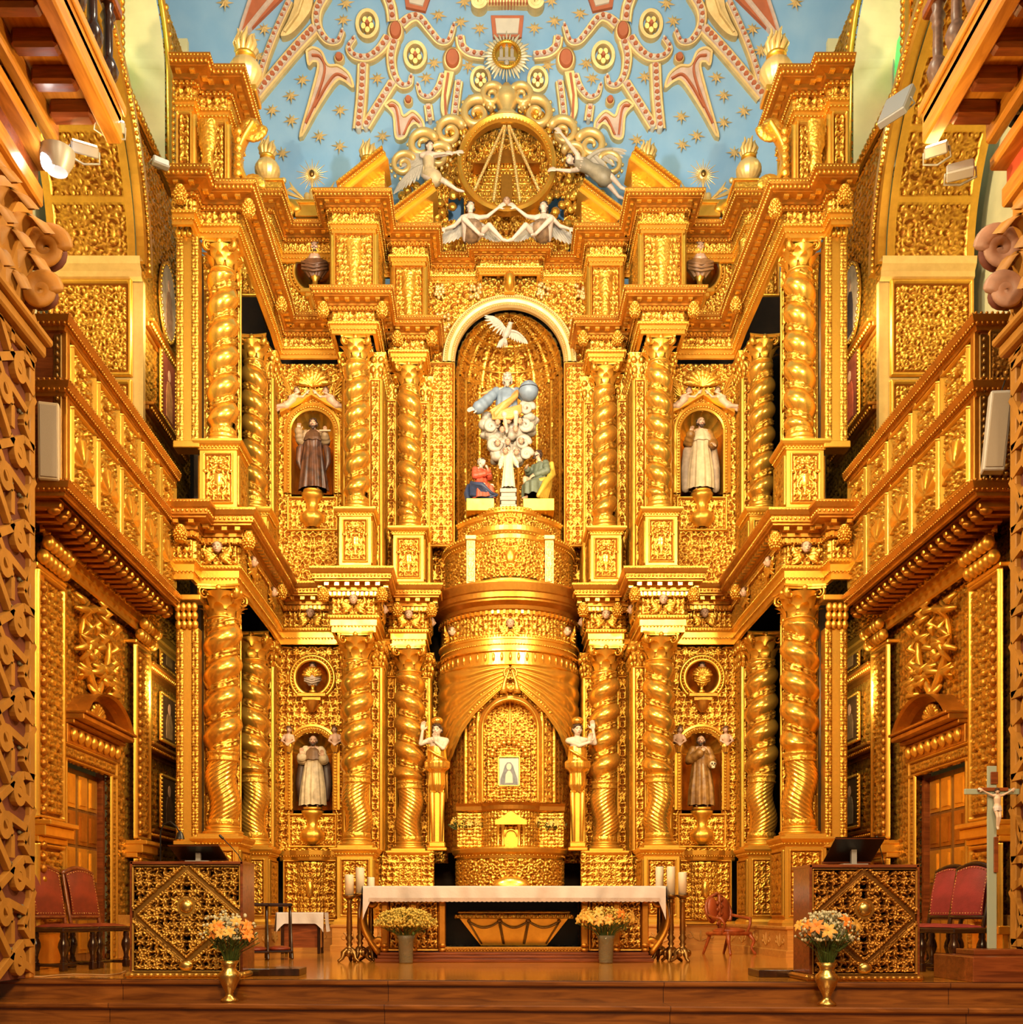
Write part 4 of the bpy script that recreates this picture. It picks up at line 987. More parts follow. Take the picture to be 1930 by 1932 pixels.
    for za,zb,pr in((2.74,2.98,.10),(2.98,3.03,.18),(3.03,3.10,.30),(3.10,3.14,.34)): b.bbox(*sorted((X0,X0-sg*pr)),13.0,14.86,za,zb,.01)
    obj('cornice',b,G_BRO,t)
    b=MB(); 
    for k in range(8): b.ball((X0-sg*.12,13.15+k*.22,2.86),(.05,.07,.09),8,6)
    obj('rosettes',b,G_SMO,t)
    b=MB(); cy,cz,rr=13.93,2.72,1.0
    a0=math.asin(.42/1.0)
    G=np.array([[(X0-sg*pr,cy+r*math.cos(a),cz+r*math.sin(a)*.78) for r,pr in((.86,.05),(.88,.16),(.92,.22),(.96,.30),(1.0,.33),(1.0,0))] for a in np.linspace(a0+.1,PI-a0-.1,30)]); b.grid(G,smooth=False); obj('curved_moulding',b,G_BRO,t)
    b=MB()
    for k in range(9):
        a=PI*(k+.5)/9; b.tube([(X0-sg*.06,cy,3.16),(X0-sg*.12,cy+.22*math.cos(a),3.16+.20*math.sin(a))],[.02,.05],6)
    b.box(*sorted((X0,X0-sg*.04)),13.2,14.66,3.14,3.3); obj('shell_relief',b,G_CAR,t)
    b=MB(); X_=X0-sg*.10; rs=random.Random(11)
    t=thing('tree_relief',f'boldly carved scrolling tree relief over the {SIDE[sg]} door','relief',(0,0,0),0,'tree reliefs')
    for s in(-1,1):
        b.tube([(X_,13.93+s*(.05+.42*math.sin(q*2.6)),3.55+1.1*q) for q in np.linspace(0,1,12)],[.06*(1-.5*q) for q in np.linspace(0,1,12)],8)
        for k in range(26):
            y=13.93+s*rs.uniform(.05,.68); z=3.5+rs.random()*1.15; a=rs.random()*6.28
            b.tube([(X_,y,z),(X_-sg*.09,y+.10*math.cos(a),z+.10*math.sin(a)),(X_-sg*.03,y+.17*math.cos(a+.5),z+.17*math.sin(a+.5))],[.03,.055,.015],6)
    obj('carved_branches',b,G_SMO,t)
    # wall pilasters with strings of beads
    for nm,ya,yb in(('nearest the viewer',11.95,12.72),('between door and paintings',15.30,15.95)):
        t=thing('wall_pilaster',f'gilded pilaster with a string of beads, {nm}, {SIDE[sg]} wall','pilaster',(0,0,0),0,'side wall pilasters')
        X=sg*(W2-.14); b=MB()
        for z0,z1 in((1.72,4.55),(.45,1.45)):
            if sg<0: panel(b,(X,ya,z0),(0,1,0),(0,0,1),yb-ya,z1-z0,'leaf',.4,.05,.014,pu=.022,frame=.05)
            else: panel(b,(X,yb,z0),(0,-1,0),(0,0,1),yb-ya,z1-z0,'leaf',.4,.05,.014,pu=.022,frame=.05)
        obj('carved_shaft',b,G_REL,t)
        b=MB()
        for y in((ya+.12),):
            b.box(*sorted((X,X-sg*.03)),y-.08,y+.08,.5,4.5)
            for k in range(29): b.ball((X-sg*.05,y,.62+k*.133),(.045,.05,.055),8,6)
        obj('bead_string',b,G_BRO,t)
        b=MB(); b.bbox(*sorted((X+sg*.14,X)),ya,yb,.0,.45,.01)
        for za,zb,pr in((1.45,1.52,.06),(1.52,1.64,.14),(1.64,1.70,.20),(4.55,4.6,.05),(.40,.5,.06)): b.bbox(*sorted((X+sg*.14,X-sg*pr)),ya-.03,yb+.03,za,zb,.01)
        for k in range(6):
            for r_ in range(2): b.ball((X-sg*(.08+.06*r_),ya+.06+k*.12,4.68+.16*r_),(.08,.07,.09),8,6)
        obj('mouldings',b,G_SMO,t)
    # entablature under the gallery
    t=thing('gallery_entablature',f'dark bracketed gilded entablature under the {SIDE[sg]} gallery','entablature',(0,0,0),0,'gallery entablatures')
    q=[(sg*(W2-.16),18.0),(sg*(W2-.16),12.0)] if sg>0 else [(sg*(W2-.16),12.0),(sg*(W2-.16),18.0)]
    q=[(q[0][0],q[0][1]),(q[1][0],q[1][1])]
    b=MB(); sweep(b,q,[(0,4.74),(.03,4.76),(.03,4.84),(.06,4.86),(.06,4.95),(0,4.97)]); obj('architrave',b,G_SMO,t)
    b=MB(); frieze(b,q,.02,4.95,5.28,'scroll',.5,.05,.02); obj('frieze',b,G_REL,t)
    # gallery with two rows of carved panels
    t=thing('gallery',f'projecting gilded {SIDE[sg]} gallery parapet with two rows of shell panels','gallery',(0,0,0),0,'side galleries')
    gx=sg*4.88; ga,gb=11.3,15.32
    b=MB(); b.box(*sorted((gx+sg*.03,sg*W2)),ga,gb,5.14,6.9); obj('gallery_body',b,MWOOD,t)
    for row,(z0,z1,nn,tile) in enumerate(((5.28,6.12,5,'scroll'),(6.30,6.78,5,'leaf'))):
        for k in range(nn):
            b=MB(); yy=ga+.12+k*(gb-ga-.12)/nn; w_=(gb-ga-.12)/nn-.1; h=z1-z0
            def shell(x,z,H,h=h,row=row):
                if row: return H
                r=np.hypot(x,z+.12); a=np.arctan2(x,z+.12); S=np.where((r<.30)&(np.abs(a)<1.9),.55+.45*np.abs(np.cos(a*5)),H); return S
            if sg<0: panel(b,(gx,yy,z0),(0,1,0),(0,0,1),w_,h,tile,.62,.06,.012,pu=.016,frame=.03,fn=shell)
            else: panel(b,(gx,yy+w_,z0),(0,-1,0),(0,0,1),w_,h,tile,.62,.06,.012,pu=.016,frame=.03,fn=shell)
            obj('carved_panel',b,G_REL,t)
    b=MB(); x1=gx-sg*.04
    for k in range(6):
        yy=ga+.06+k*(gb-ga-.12)/5; b.bbox(*sorted((gx+sg*.05,x1)),yy-.045,yy+.045,5.2,6.85,.01)
    obj('muntins',b,G_BRO,t)
    for nm,zz in(('top_rail',6.86),('middle_rail',6.16),('bottom_rail',5.10)):
        b=MB(); q=[(sg*(W2-.5),ga),(gx,ga),(gx,gb)] if sg<0 else [(gx,gb),(gx,ga),(sg*(W2-.5),ga)]
        q=q if sg>0 else q
        pr=[(0,zz-.03),(.03,zz-.02),(.04,zz+.02),(.09,zz+.05),(.11,zz+.11),(.08,zz+.13),(-.05,zz+.14)]
        if sg<0: q=[(sg*(W2-.3),ga),(gx,ga),(gx,gb)]
        else: q=[(gx,gb),(gx,ga),(sg*(W2-.3),ga)]
        P,O,nr=mitre(q); 
        # keep the moulding on the outside of the box
        sgn=1 if (nr[0 if sg<0 else -1][1]<0) else -1
        q2=q if sgn>0 else q[::-1]
        sweep(b,q2,pr); along(b,q2,.075,zz+.035,.055,'egg',(.02,.02,.022)); along(b,q2,.10,zz+.125,.055,'bead',(.018,.016,.018)); obj(nm,b,G_BRO,t)
    b=MB()
    for k in range(20):                         # carved brackets below
        yy=ga+.1+k*.21; b.bbox(*sorted((sg*(W2-.2),gx+sg*.06)),yy,yy+.09,5.0,5.1,.015); b.ball((gx+sg*.15,yy+.045,4.99),(.08,.05,.05),8,6)
    b.box(*sorted((gx+sg*.05,sg*W2)),ga,gb,5.08,5.14); obj('brackets',b,G_BRO,t)
    b=MB(); b.bbox(*sorted((gx+sg*.0,gx+sg*.09)),ga-.03,ga,5.2,6.8,.01)
    for k in range(20): b.ball((gx+sg*.045,ga-.04,5.26+k*.078),(.02,.02,.03),6,4)
    obj('end_post',b,BRONZE,t)
    if sg>0:
        b=MB(); panel(b,(gx+.10,ga-.005,5.25),(1,0,0),(0,0,1),.5,1.6,'scroll',.6,.04,.013,frame=.02); obj('end_panel',b,G_DRK,t)
    # paintings between ledges
    for i,(z0,z1,kind,lb) in enumerate(((4.58,5.28,0,'dark standing saint painting, topmost of three'),(3.42,4.1,1,'dark seated saint painting, middle of three'),(2.05,2.8,2,'dark saint painting, lowest of three'),(9.9,11.05,3,'oval portrait painting on pale ground high'),(8.55,9.55,4,'rectangular red-robed saint painting'))):
        t=thing('painting',f'{lb}, {SIDE[sg]} side wall','painting',(sg*(W2-.07),17.08,(z0+z1)/2),0)
        hh=(z1-z0)/2; c=MB(); ca=math.cos; 
        fr=((0,0,0),(0,1,0),(0,0,1),(-sg,0,0))
        oval=kind==3
        poly=[(.36*math.cos(a),hh*math.sin(a)) for a in np.linspace(0,2*PI,32)[:-1]] if oval else [(-.33,-hh),(.33,-hh),(.33,hh),(-.33,hh)]
        c.prism(poly,fr,.05); 
        bgm=(.62,.48,.34) if oval else ((.09,.045,.015) if kind<4 else (.25,.06,.03)); key=f'painting_ground_{kind}'
        obj('canvas',c,bpy.data.materials.get(key) or simple(key,bgm,.55,var=.4,vs=6),t)
        c=MB(); s_=hh*1.0
        c.prism([(-.16,-hh*.92),(.16,-hh*.92),(.17,-hh*.2),(.11,hh*.22),(.0,hh*.3),(-.11,hh*.22),(-.17,-hh*.2)],((-sg*.051,0,0),(0,1,0),(0,0,1),(-sg,0,0)),.004)
        obj('painted_robe',c,simple(f'painted_robe_{kind}_{SIDE[sg]}',[(.34,.20,.07),(.22,.13,.06),(.30,.22,.14),(.08,.06,.07),(.5,.10,.04)][kind] if sg>0 else [(.20,.12,.04),(.30,.18,.08),(.15,.07,.03),(.45,.26,.16),(.5,.22,.08)][kind],.6,var=.4,vs=12),t)
        c=MB(); c.prism([(.065*math.cos(a),hh*.48+.09*math.sin(a)) for a in np.linspace(0,2*PI,20)[:-1]],((-sg*.052,0,0),(0,1,0),(0,0,1),(-sg,0,0)),.004); obj('painted_face',c,SKIN,t)
        c=MB(); N_=40
        if oval: pts=[(0,.39*math.cos(a),(hh+.03)*math.sin(a)) for a in np.linspace(0,2*PI,N_)]
        else: pts=[(0,-.36,-hh-.03),(0,.36,-hh-.03),(0,.36,hh+.03),(0,-.36,hh+.03),(0,-.36,-hh-.03)]
        for (p,q_) in zip(pts[:-1],pts[1:]):
            p,q_=Vector(p),Vector(q_); n=max(1,int((q_-p).length/.06))
            for k in range(n):
                v=p.lerp(q_,k/n); c.ball((v.x-sg*.04,v.y,v.z),(.03,.028,.028),6,4)
            c.tube([p-Vector((sg*.02,0,0)),q_-Vector((sg*.02,0,0))],.025,6)
        obj('beaded_frame',c,G_SMO,t)
    for zz in(4.42,3.2,1.88,9.62,8.35):
        t=thing('wall_ledge',f'narrow browned gilded cornice ledge {"below" if zz!=9.62 else "under the oval of"} the paintings, {SIDE[sg]} wall','ledge',(0,0,0),0,'wall ledges')
        b=MB()
        for za,zb,pr in((-.14,-.07,.06),(-.07,0,.12),(0,.05,.2)): b.bbox(*sorted((sg*W2,sg*(W2-pr))),16.05,18.0,zz+za,zz+zb,.01)
        obj('ledge_body',b,G_BRO,t)
        b=MB()
        for k in range(24): b.ball((sg*(W2-.15),16.1+k*.08,zz-.03),(.025,.025,.03),6,4)
        obj('egg_row',b,G_SMO,t)
    # side dado
    b=MB(); 
    for ya,yb in((10.7,12.78),(14.68,18.4)): b.bbox(*sorted((sg*W2,sg*(W2-.08))),ya,yb,0,.62,.01)
    struct('baseboard_'+SIDE[sg],b,DADOW,label=f'inlaid wooden dado along the foot of the {SIDE[sg]} wall',cat='baseboard')
    # jamb pilaster closing the gap between side wall and outer pier
    for z0,z1,tr in((1.7,5.2,'lower'),(7.5,10.9,'upper')):
        t=thing('corner_pilaster',f'flat gilded corner pilaster beside the {SIDE[sg]} outer column, {tr} tier','pilaster',(0,0,0),0,'corner pilasters')
        b=MB(); xa,xb=(-4.88,-4.56) if sg<0 else (4.56,4.88)
        panel(b,(xa,15.42,z0),(1,0,0),(0,0,1),.10,z1-z0-.4,'fine',.3,.02,.012); panel(b,(xb-.10,15.42,z0),(1,0,0),(0,0,1),.10,z1-z0-.4,'fine',.3,.02,.012); obj('carved_edge',b,G_REL,t)
        b=MB(); b.box(xa,xb,15.43,15.62,z0,z1-.4); b.bbox(xa-.03,xb+.03,15.36,15.62,z0-.1,z0,.01)
        for k in range(4):
            for r_ in range(3): b.ball((xa+.04+k*.08,15.40-.02*r_,z1-.36+.12*r_),(.05,.05,.07),8,6)
        b.bbox(xa-.05,xb+.05,15.33,15.62,z1-.02,z1+.06,.01); obj('pilaster_body',b,G_SMO,t)
    # strapwork pier of the triumphal arch
    t=thing('strapwork_pier',f'ochre arch pier with pierced strapwork, {SIDE[sg]} edge of the view','pier',(0,0,0),0,'strapwork piers')
    X=sg*4.93; b=MB(); b.box(*sorted((X,sg*5.5)),7.0,10.60,0,6.3); obj('red_ground',b,PIERB,t)
    b=MB(); fr=((X,0,0),(0,1,0),(0,0,1),(-sg,0,0))
    def bar(p,q_,wd,d=.06):
        p=np.array(p);q_=np.array(q_);dd=q_-p;dd=dd/np.hypot(*dd);n=np.array([-dd[1],dd[0]])*wd/2
        b.prism([tuple(p-n),tuple(q_-n),tuple(q_+n),tuple(p+n)],fr,d)
    per=.82
    for k in range(8):
        z=.05+k*per
        for c0 in(9.0,9.8):
            for (p,q_) in(((.0,0),(.55,.30)),((.55,.30),(.78,.30)),((.78,.30),(.55,.46)),((.55,.46),(.80,.82)),((.0,.82),(.30,.52)),((.30,.52),(.30,.30)),((.0,.45),(.25,.20)),((.25,.20),(.78,.02)),((.62,.60),(.20,.70))):
                bar((c0+p[0],z+p[1]),(c0+q_[0],z+q_[1]),.075)
            for (cy_,cz_) in((.15,.60),(.45,.12)):
                b.grid(np.array([[(X-sg*d_,c0+cy_+r_*math.cos(a),z+cz_+r_*math.sin(a)) for r_,d_ in((.055,0),(.055,.062),(.135,.062),(.135,0))] for a in np.linspace(0,2*PI,20)]),smooth=False)
    obj('strapwork',b,PIERW,t)
    b=MB()
    for k in range(16):
        z=.25+k*.41
        for y_ in(9.35,10.1,10.35):
            for a in range(6): b.tube([(X-sg*.005,y_,z),(X-sg*.02,y_+.06*math.cos(a*PI/3),z+.06*math.sin(a*PI/3))],[.01,.02],5)
    obj('flower_bosses',b,PIERG,t)
    b=MB(); b.bbox(*sorted((X-sg*.05,sg*5.6)),10.50,10.62,0,6.3,.01); b.bbox(*sorted((X-sg*.02,sg*5.6)),10.62,10.66,0,6.3,.01); obj('edge_fillet',b,PIERW,t)
    t=thing('arch_capital',f'large painted leafy capital with volutes above the {SIDE[sg]} strapwork pier','capital',(0,0,0),0,'arch capitals')
    b=MB()
    for za,zb,pr in((6.15,6.22,.06),(6.22,6.34,.14),(6.34,6.42,.20)): b.bbox(*sorted((X-sg*pr,sg*5.6)),7.0,10.62+pr*.4,za,zb,.02)
    b.box(*sorted((X-sg*.03,sg*5.6)),7,10.6,6.4,7.9); obj('capital_core',b,PIERW,t)
    lv=MB()
    for row,(zz,pr) in enumerate(((6.45,.16),(6.78,.24),(7.08,.32))):
        for k in range(3):
            yy=10.5-k*.36-row*.10; s=np.linspace(0,1,9)[:,None]; w_=np.linspace(-1,1,7)[None,:]
            out=.04+pr*s**2.4; z=zz+.46*(s-.9*np.clip(s-.62,0,1)**2*5); ww=.19*np.sin(PI*np.clip(s*.80+.18,0,1))**.8*(1-.35*s)+.012*np.abs(np.sin(s*22))
            P=np.stack([X-sg*(out-.07*np.abs(w_)**1.5+.02*np.cos(w_*9))+0*z,yy+w_*ww,z+0*w_],-1); lv.grid(P)
    obj('acanthus_leaves',lv,PIERW,t)
    for k,(yy,zz,rr) in enumerate(((10.55,7.20,.19),(10.45,6.72,.14))):
        v=MB(); pts=[(X-sg*(.22+(rr*(1-.85*q))*math.cos(q*12)),yy-.1,zz+(rr*(1-.85*q))*math.sin(q*12)) for q in np.linspace(0,1,50)]
        v.tube(pts,[.034*(1-.4*q) for q in np.linspace(0,1,50)],8,flat=2.6); obj('volute',v,PIERW if sg<0 else simple('pink_grey_volute_paint',(.48,.27,.19),.5,var=.3),t)
        v=MB(); v.ball((X-sg*.22,yy,zz),(rr*.95,.07,rr*.95),20,8); v.box(*sorted((X,X-sg*.22)),yy-.05,yy+.05,zz-rr*.7,zz+rr*.7); obj('volute_ground',v,PIERB,t)
    # entablature beam over the capital and the wooden tribune balcony with turned balusters
    t=thing('arch_entablature',f'painted entablature block above the {SIDE[sg]} capital, orange and red bands','entablature',(0,0,0),0,'arch entablatures')
    b=MB()
    for za,zb,pr in((7.75,7.95,.10),(8.12,8.25,.22)): b.bbox(*sorted((X-sg*pr,sg*5.8)),6.5,10.7,za,zb,.02)
    obj('bands',b,BEAMW,t); b=MB(); b.box(*sorted((X-sg*.06,sg*5.8)),6.5,10.66,7.95,8.12); obj('red_fascia',b,RED if sg>0 else MWOOD,t)
    t=thing('choir_balcony',f'wooden balcony with dark turned balusters, upper {SIDE[sg]} corner','balcony',(0,0,0),0,'choir balconies')
    bx=sg*4.05; bz=8.55
    b=MB(); b.bbox(*sorted((bx,bx+sg*.16)),5.5,10.75,bz-.12,bz+.26,.02); b.bbox(*sorted((bx+sg*.62,bx+sg*.74)),5.5,10.7,bz-.16,bz+.06,.02); b.bbox(*sorted((bx+sg*1.05,bx+sg*1.15)),5.5,10.65,bz-.2,bz+.04,.02); b.box(*sorted((bx,sg*5.8)),5.5,10.7,bz+.06,bz+.12); b.bbox(*sorted((bx-sg*.03,bx)),5.5,10.78,bz+.18,bz+.28,.01); obj('beams',b,BEAMW,t)
    for k in range(12): b=MB(); yy=10.45-k*.42; b.bbox(*sorted((bx+sg*.18,bx+sg*.6)),yy-.08,yy+.08,bz-.10,bz+.08,.03); obj('joist_bracket',b,MWOOD,t)
    b=MB()
    for k in range(26): yy=10.55-k*.2; b.prism([(-.06,-.05),(.0,-.02),(.06,-.05),(.06,.03),(.0,.06),(-.06,.03)],((bx+sg*.86,yy,bz-.06),(1,0,0),(0,1,0),(0,0,1)),.08)
    obj('chevron_moulding',b,BLACK,t)
    for k in range(8):
        yy=10.55-k*.42; b=MB(); b.lathe([(.05,0),(.06,.03),(.05,.06),(.085,.14),(.10,.22),(.07,.30),(.045,.34),(.05,.40),(.045,.62),(.06,.66),(.05,.70),(.075,.74),(.05,.80),(.06,.86)],16,(bx+sg*.08,yy,bz+.27),fn=lambda T,z,r:r*(1+.07*np.abs(np.sin(T*5))*(np.abs(z-.2)<.12)))
        obj('baluster',b,DWOOD if sg<0 else simple('grey_brown_baluster_paint',(.20,.11,.08),.4,var=.4,vs=20),t)
    b=MB(); b.bbox(*sorted((bx-.0,bx+sg*.16)),5.5,10.75,bz+1.13,bz+1.24,.02); obj('handrail',b,MWOOD,t)
# ---- vault
def vaultY(z): return 21.15-.055*np.clip(z-12.6,0,9)**2
m=MB(); U,Zv=np.meshgrid(np.linspace(-7,7,30),np.concatenate([np.linspace(11,18.6,46)]),indexing='ij')
P=np.stack([U,vaultY(Zv),Zv],-1); m.grid(P)
m.grid(np.array([[(x,y,z) for y,z in((vaultY(18.6),18.6),(17.6,19.3),(14.5,19.8),(10.5,19.9),(8.0,19.9))] for x in np.linspace(-7.3,7.3,4)]))
VAULTB=simple('vault_blue_paint',(.33,.57,.84),.75,col2=(.25,.50,.80),vs=1.6,bump=.1,bs=6)
struct('ceiling',m,VAULTB,label='pale blue painted vault behind the gilded stucco ornament',cat='ceiling')
def onv(px,py):
    """where a sight line meets the vault"""
    Y=19.8
    for _ in range(30):
        z=az(py,Y); Y=Y+.6*(float(vaultY(z))-Y)
    return Vector((ax(px,Y),Y,az(py,Y)))
# ---------------------------------------------------------------- sculpted figures
def V3(p): return np.array(p,dtype=float)
J0=dict(head=(0,-.03,1.63),neck=(0,0,1.48),chest=(0,0,1.30),waist=(0,0,1.08),pelvis=(0,0,.95),
 shR=(-.18,0,1.42),elR=(-.26,.03,1.15),wrR=(-.26,-.10,.92),shL=(.18,0,1.42),elL=(.26,.03,1.15),wrL=(.26,-.10,.92),
 hipR=(-.09,0,.92),knR=(-.11,-.03,.50),anR=(-.11,.03,.09),toeR=(-.13,-.17,.03),hipL=(.09,0,.92),knL=(.11,-.03,.50),anL=(.11,.03,.09),toeL=(.13,-.17,.03))
def face_basis(d,roll=0.0):
    d=Vector(d).normalized(); up=Vector((0,0,1)); x=d.cross(up)
    if x.length<.05: x=Vector((1,0,0))
    x.normalize(); z=x.cross(d); M=Matrix((( -x.x,-d.x,z.x),(-x.y,-d.y,z.y),(-x.z,-d.z,z.z)))   # local -Y looks along d, +X to the viewer's right
    return M@Matrix.Rotation(roll,3,'Y')
def head_mb(mb,c,r,d=(0,-1,0),roll=0.0,ears=True):
    """head about 2r tall with brow, nose, lips, chin, ears"""
    M=face_basis(d,roll); c=V3(c)
    def L(p): return tuple(c+np.array(M@Vector((p[0]*r,p[1]*r,p[2]*r))))
    def B(p,rr,seg=14,rg=10): mb.ball(L(p),(rr[0]*r,rr[1]*r,rr[2]*r),seg,rg,M)
    B((0,.06,.16),(.76,.90,.86)); B((0,-.18,-.25),(.62,.66,.72)); B((0,-.42,-.72),(.26,.24,.20))
    B((0,-.72,.16),(.50,.20,.12)); B((-.30,-.66,-.16),(.24,.18,.22)); B((.30,-.66,-.16),(.24,.18,.22))
    mb.tube([L((0,-.76,.14)),L((0,-.90,-.06)),L((0,-1.06,-.22)),L((0,-.84,-.28))],[.09*r,.11*r,.15*r,.10*r],8)
    B((0,-.80,-.46),(.26,.13,.07)); B((0,-.78,-.56),(.22,.13,.07))
    if ears:
        for s in(-1,1): B((s*.76,.05,-.02),(.10,.18,.26),8,6)
    return L,M
def eyes_mb(L,M,r):
    e=MB()
    for s in(-1,1):
        e.ball(L((s*.28,-.80,.03)),(.11*r,.06*r,.065*r),8,6,M); e.tube([L((s*.12,-.90,.20)),L((s*.30,-.90,.25)),L((s*.46,-.76,.18))],.035*r,5)
    return e
def lips_mb(L,M,r):
    e=MB(); e.ball(L((0,-.89,-.50)),(.22*r,.07*r,.06*r),8,6,M); return e
def hand_mb(mb,w,d,up,s=1.0,curl=.35,side=1):
    """palm, four bent fingers of unequal length and a thumb from the side of the palm"""
    w=Vector(w); d=Vector(d).normalized(); up=Vector(up); x=d.cross(up)
    if x.length<.01: x=d.cross(Vector((1,0,.2)))
    x.normalize(); n=x.cross(d).normalized()       # n: back of the hand
    p=w+d*.05*s; M=Matrix(((x.x,d.x,n.x),(x.y,d.y,n.y),(x.z,d.z,n.z)))
    mb.ball(tuple(p),(.044*s,.056*s,.020*s),12,8,M)
    for k,(off,ln) in enumerate(((-.032,.068),(-.011,.080),(.011,.076),(.032,.060))):
        b=w+d*.088*s+x*off*s; a1=curl*.7; a2=curl*1.7
        m=b+(d*math.cos(a1)-n*math.sin(a1)+x*off*2.2)*ln*.55*s; e=m+(d*math.cos(a2)-n*math.sin(a2)+x*off*1.2)*ln*.5*s
        mb.tube([tuple(b-d*.02*s),tuple(b),tuple(m),tuple(e)],[.012*s,.0115*s,.0105*s,.008*s],8)
    tb=w+d*.035*s-x*.036*s*side; t1=tb+(d*.55-x*.7*side-n*.25).normalized()*.038*s; t2=t1+(d*.85-x*.2*side-n*.35).normalized()*.034*s
    mb.tube([tuple(tb),tuple(t1),tuple(t2)],[.015*s,.012*s,.009*s],8)
def human(J,s,look=(0,-1,0),roll=0.0,handR=None,handL=None,vox=.008,hs=1.15,fem=0,legs=True,feet=True,skip_hands=False):
    J={**J0,**J}; j={k:V3(v)*s for k,v in J.items()}; mb=MB()
    def cap(a,b,ra,rb,seg=12): mb.tube([j[a],(j[a]+j[b])/2,j[b]],[ra*s,(ra+rb)/2*s,rb*s],seg)
    r=.118*s; L,M=head_mb(mb,j['head'],r,look,roll)
    mb.tube([j['neck']-(j['neck']-j['chest'])*.25,j['neck'],j['head']-V3((0,0,.05*s))],[.075*s,.058*s,.055*s],12)
    d=j['shL']-j['shR']; mid=(j['shL']+j['shR'])/2
    mb.tube([j['shR'],mid*.5+j['shR']*.5,mid,mid*.5+j['shL']*.5,j['shL']],[.062*s,.082*s,.085*s,.082*s,.062*s],12)
    mb.tube([mid,j['chest'],j['waist'],j['pelvis']],[.11*s,.150*s,.118*s,.145*s],16)
    for t in 'RL':
        cap('sh'+t,'el'+t,.055,.042); cap('el'+t,'wr'+t,.043,.028)
        h=(handR if t=='R' else handL) or {}
        if not skip_hands:
            dd=h.get('d',tuple(j['wr'+t]-j['el'+t])); hand_mb(mb,j['wr'+t],dd,h.get('up',(0,-1,.3)),s*hs,h.get('curl',.4),(1 if t=='R' else -1)*h.get('side',1))
        if legs:
            cap('hip'+t,'kn'+t,.088,.060); cap('kn'+t,'an'+t,.062,.036)
            if feet:
                mb.tube([j['an'+t],(j['an'+t]*.45+j['toe'+t]*.55),j['toe'+t]],[.040*s,.036*s,.022*s],10)
    me=remeshed(mb,vox,1)
    return me,j,L,M,r
def robe(mb,lv,s=1.0,nf=11,amp=.10,seed=1,c=(0,0,0),open_=None):
    """draped cloth around the body: lv rows are (z,rx,ry,cx,cy) ; fold depth grows towards the hem"""
    rs=random.Random(seed); lv=np.array(lv,dtype=float)*s; z=lv[:,0]; zz=np.linspace(z[0],z[-1],46)
    f=lambda k: np.interp(zz,z,lv[:,k]) if z[-1]>z[0] else np.interp(-zz,-z,lv[:,k])
    th=np.linspace(0,2*PI,110,endpoint=False)[:,None]; t=np.linspace(0,1,46)[None,:]
    ph=[rs.random()*6.28 for _ in range(4)]
    w=np.sin(nf*th+ph[0]+1.2*t*math.sin(ph[1]))*.6+np.sin((nf*2-3)*th+ph[1])*.28+np.sin(3*th+ph[2]+2*t)*.35
    k=1+amp*w*(.15+.85*t**.8)
    P=np.stack([c[0]+f(3)[None,:]+f(1)[None,:]*k*np.cos(th),c[1]+f(4)[None,:]+f(2)[None,:]*k*np.sin(th),c[2]+zz[None,:]+.012*s*np.sin(nf*th+ph[3])*t**6],-1)
    mb.grid(P,cu=True)
    # close the top
    mb.add(np.vstack([P[:,0],P[:,0].mean(0)]),np.array([(i,(i+1)%110,110) for i in range(110)]),True); return mb
def sleeve(mb,a,b,c,r0,r1,r2,seg=18,seed=1):
    rs=random.Random(seed); pts=[]; rad=[]
    a,b,c=V3(a),V3(b),V3(c)
    for t in np.linspace(0,1,9): pts.append(a+(b-a)*t); rad.append(r0+(r1-r0)*t+.006*math.sin(t*14+seed))
    for t in np.linspace(.12,1,9): pts.append(b+(c-b)*t); rad.append(r1+(r2-r1)*t+.006*math.sin(t*14+seed))
    return mb.tube(pts,rad,seg)
def hair_mb(L,M,r,long=0,seed=1,bald=False,z0=.1):
    h=MB(); rs=random.Random(seed)
    if not bald: h.ball(L((0,.14,.28)),(.84*r,.92*r,.82*r),14,10,M)
    for k in range(26):
        a=rs.uniform(-.15,PI+.15); z=rs.uniform(-.35-.5*long,.45); 
        h.ball(L((.78*math.cos(a),.12+.72*math.sin(a),z)),(.20*r,.20*r,.24*r),6,5)
    if not bald:
        for k in range(14):
            a=rs.uniform(0,6.28); q=rs.uniform(.1,.65); h.ball(L((q*math.cos(a),q*math.sin(a)+.1,1.02-.4*q*q)),(.2*r,.2*r,.14*r),6,5)
        for s in(-1,1): h.ball(L((s*.52,-.56,.52)),(.22*r,.18*r,.2*r),6,5)
        h.ball(L((0,-.60,.68)),(.34*r,.22*r,.17*r),8,5)
    return h
def beard_mb(L,M,r,ln=.4,seed=2):
    h=MB(); rs=random.Random(seed)
    h.ball(L((0,-.52,-.74-ln*.4)),(.40*r,.30*r,(.26+ln*.5)*r),10,8,M)
    for s in(-1,1): h.tube([L((s*.66,-.12,-.22)),L((s*.54,-.42,-.56)),L((s*.22,-.60,-.84))],[.09*r,.14*r,.17*r],7)
    h.tube([L((-.30,-.80,-.46)),L((0,-.92,-.38)),L((.30,-.80,-.46))],.06*r,6)
    for k in range(14): h.ball(L((rs.uniform(-.32,.32),-.62-rs.random()*.14,-.70-rs.random()*(.2+ln))),.11*r,6,5)
    return h
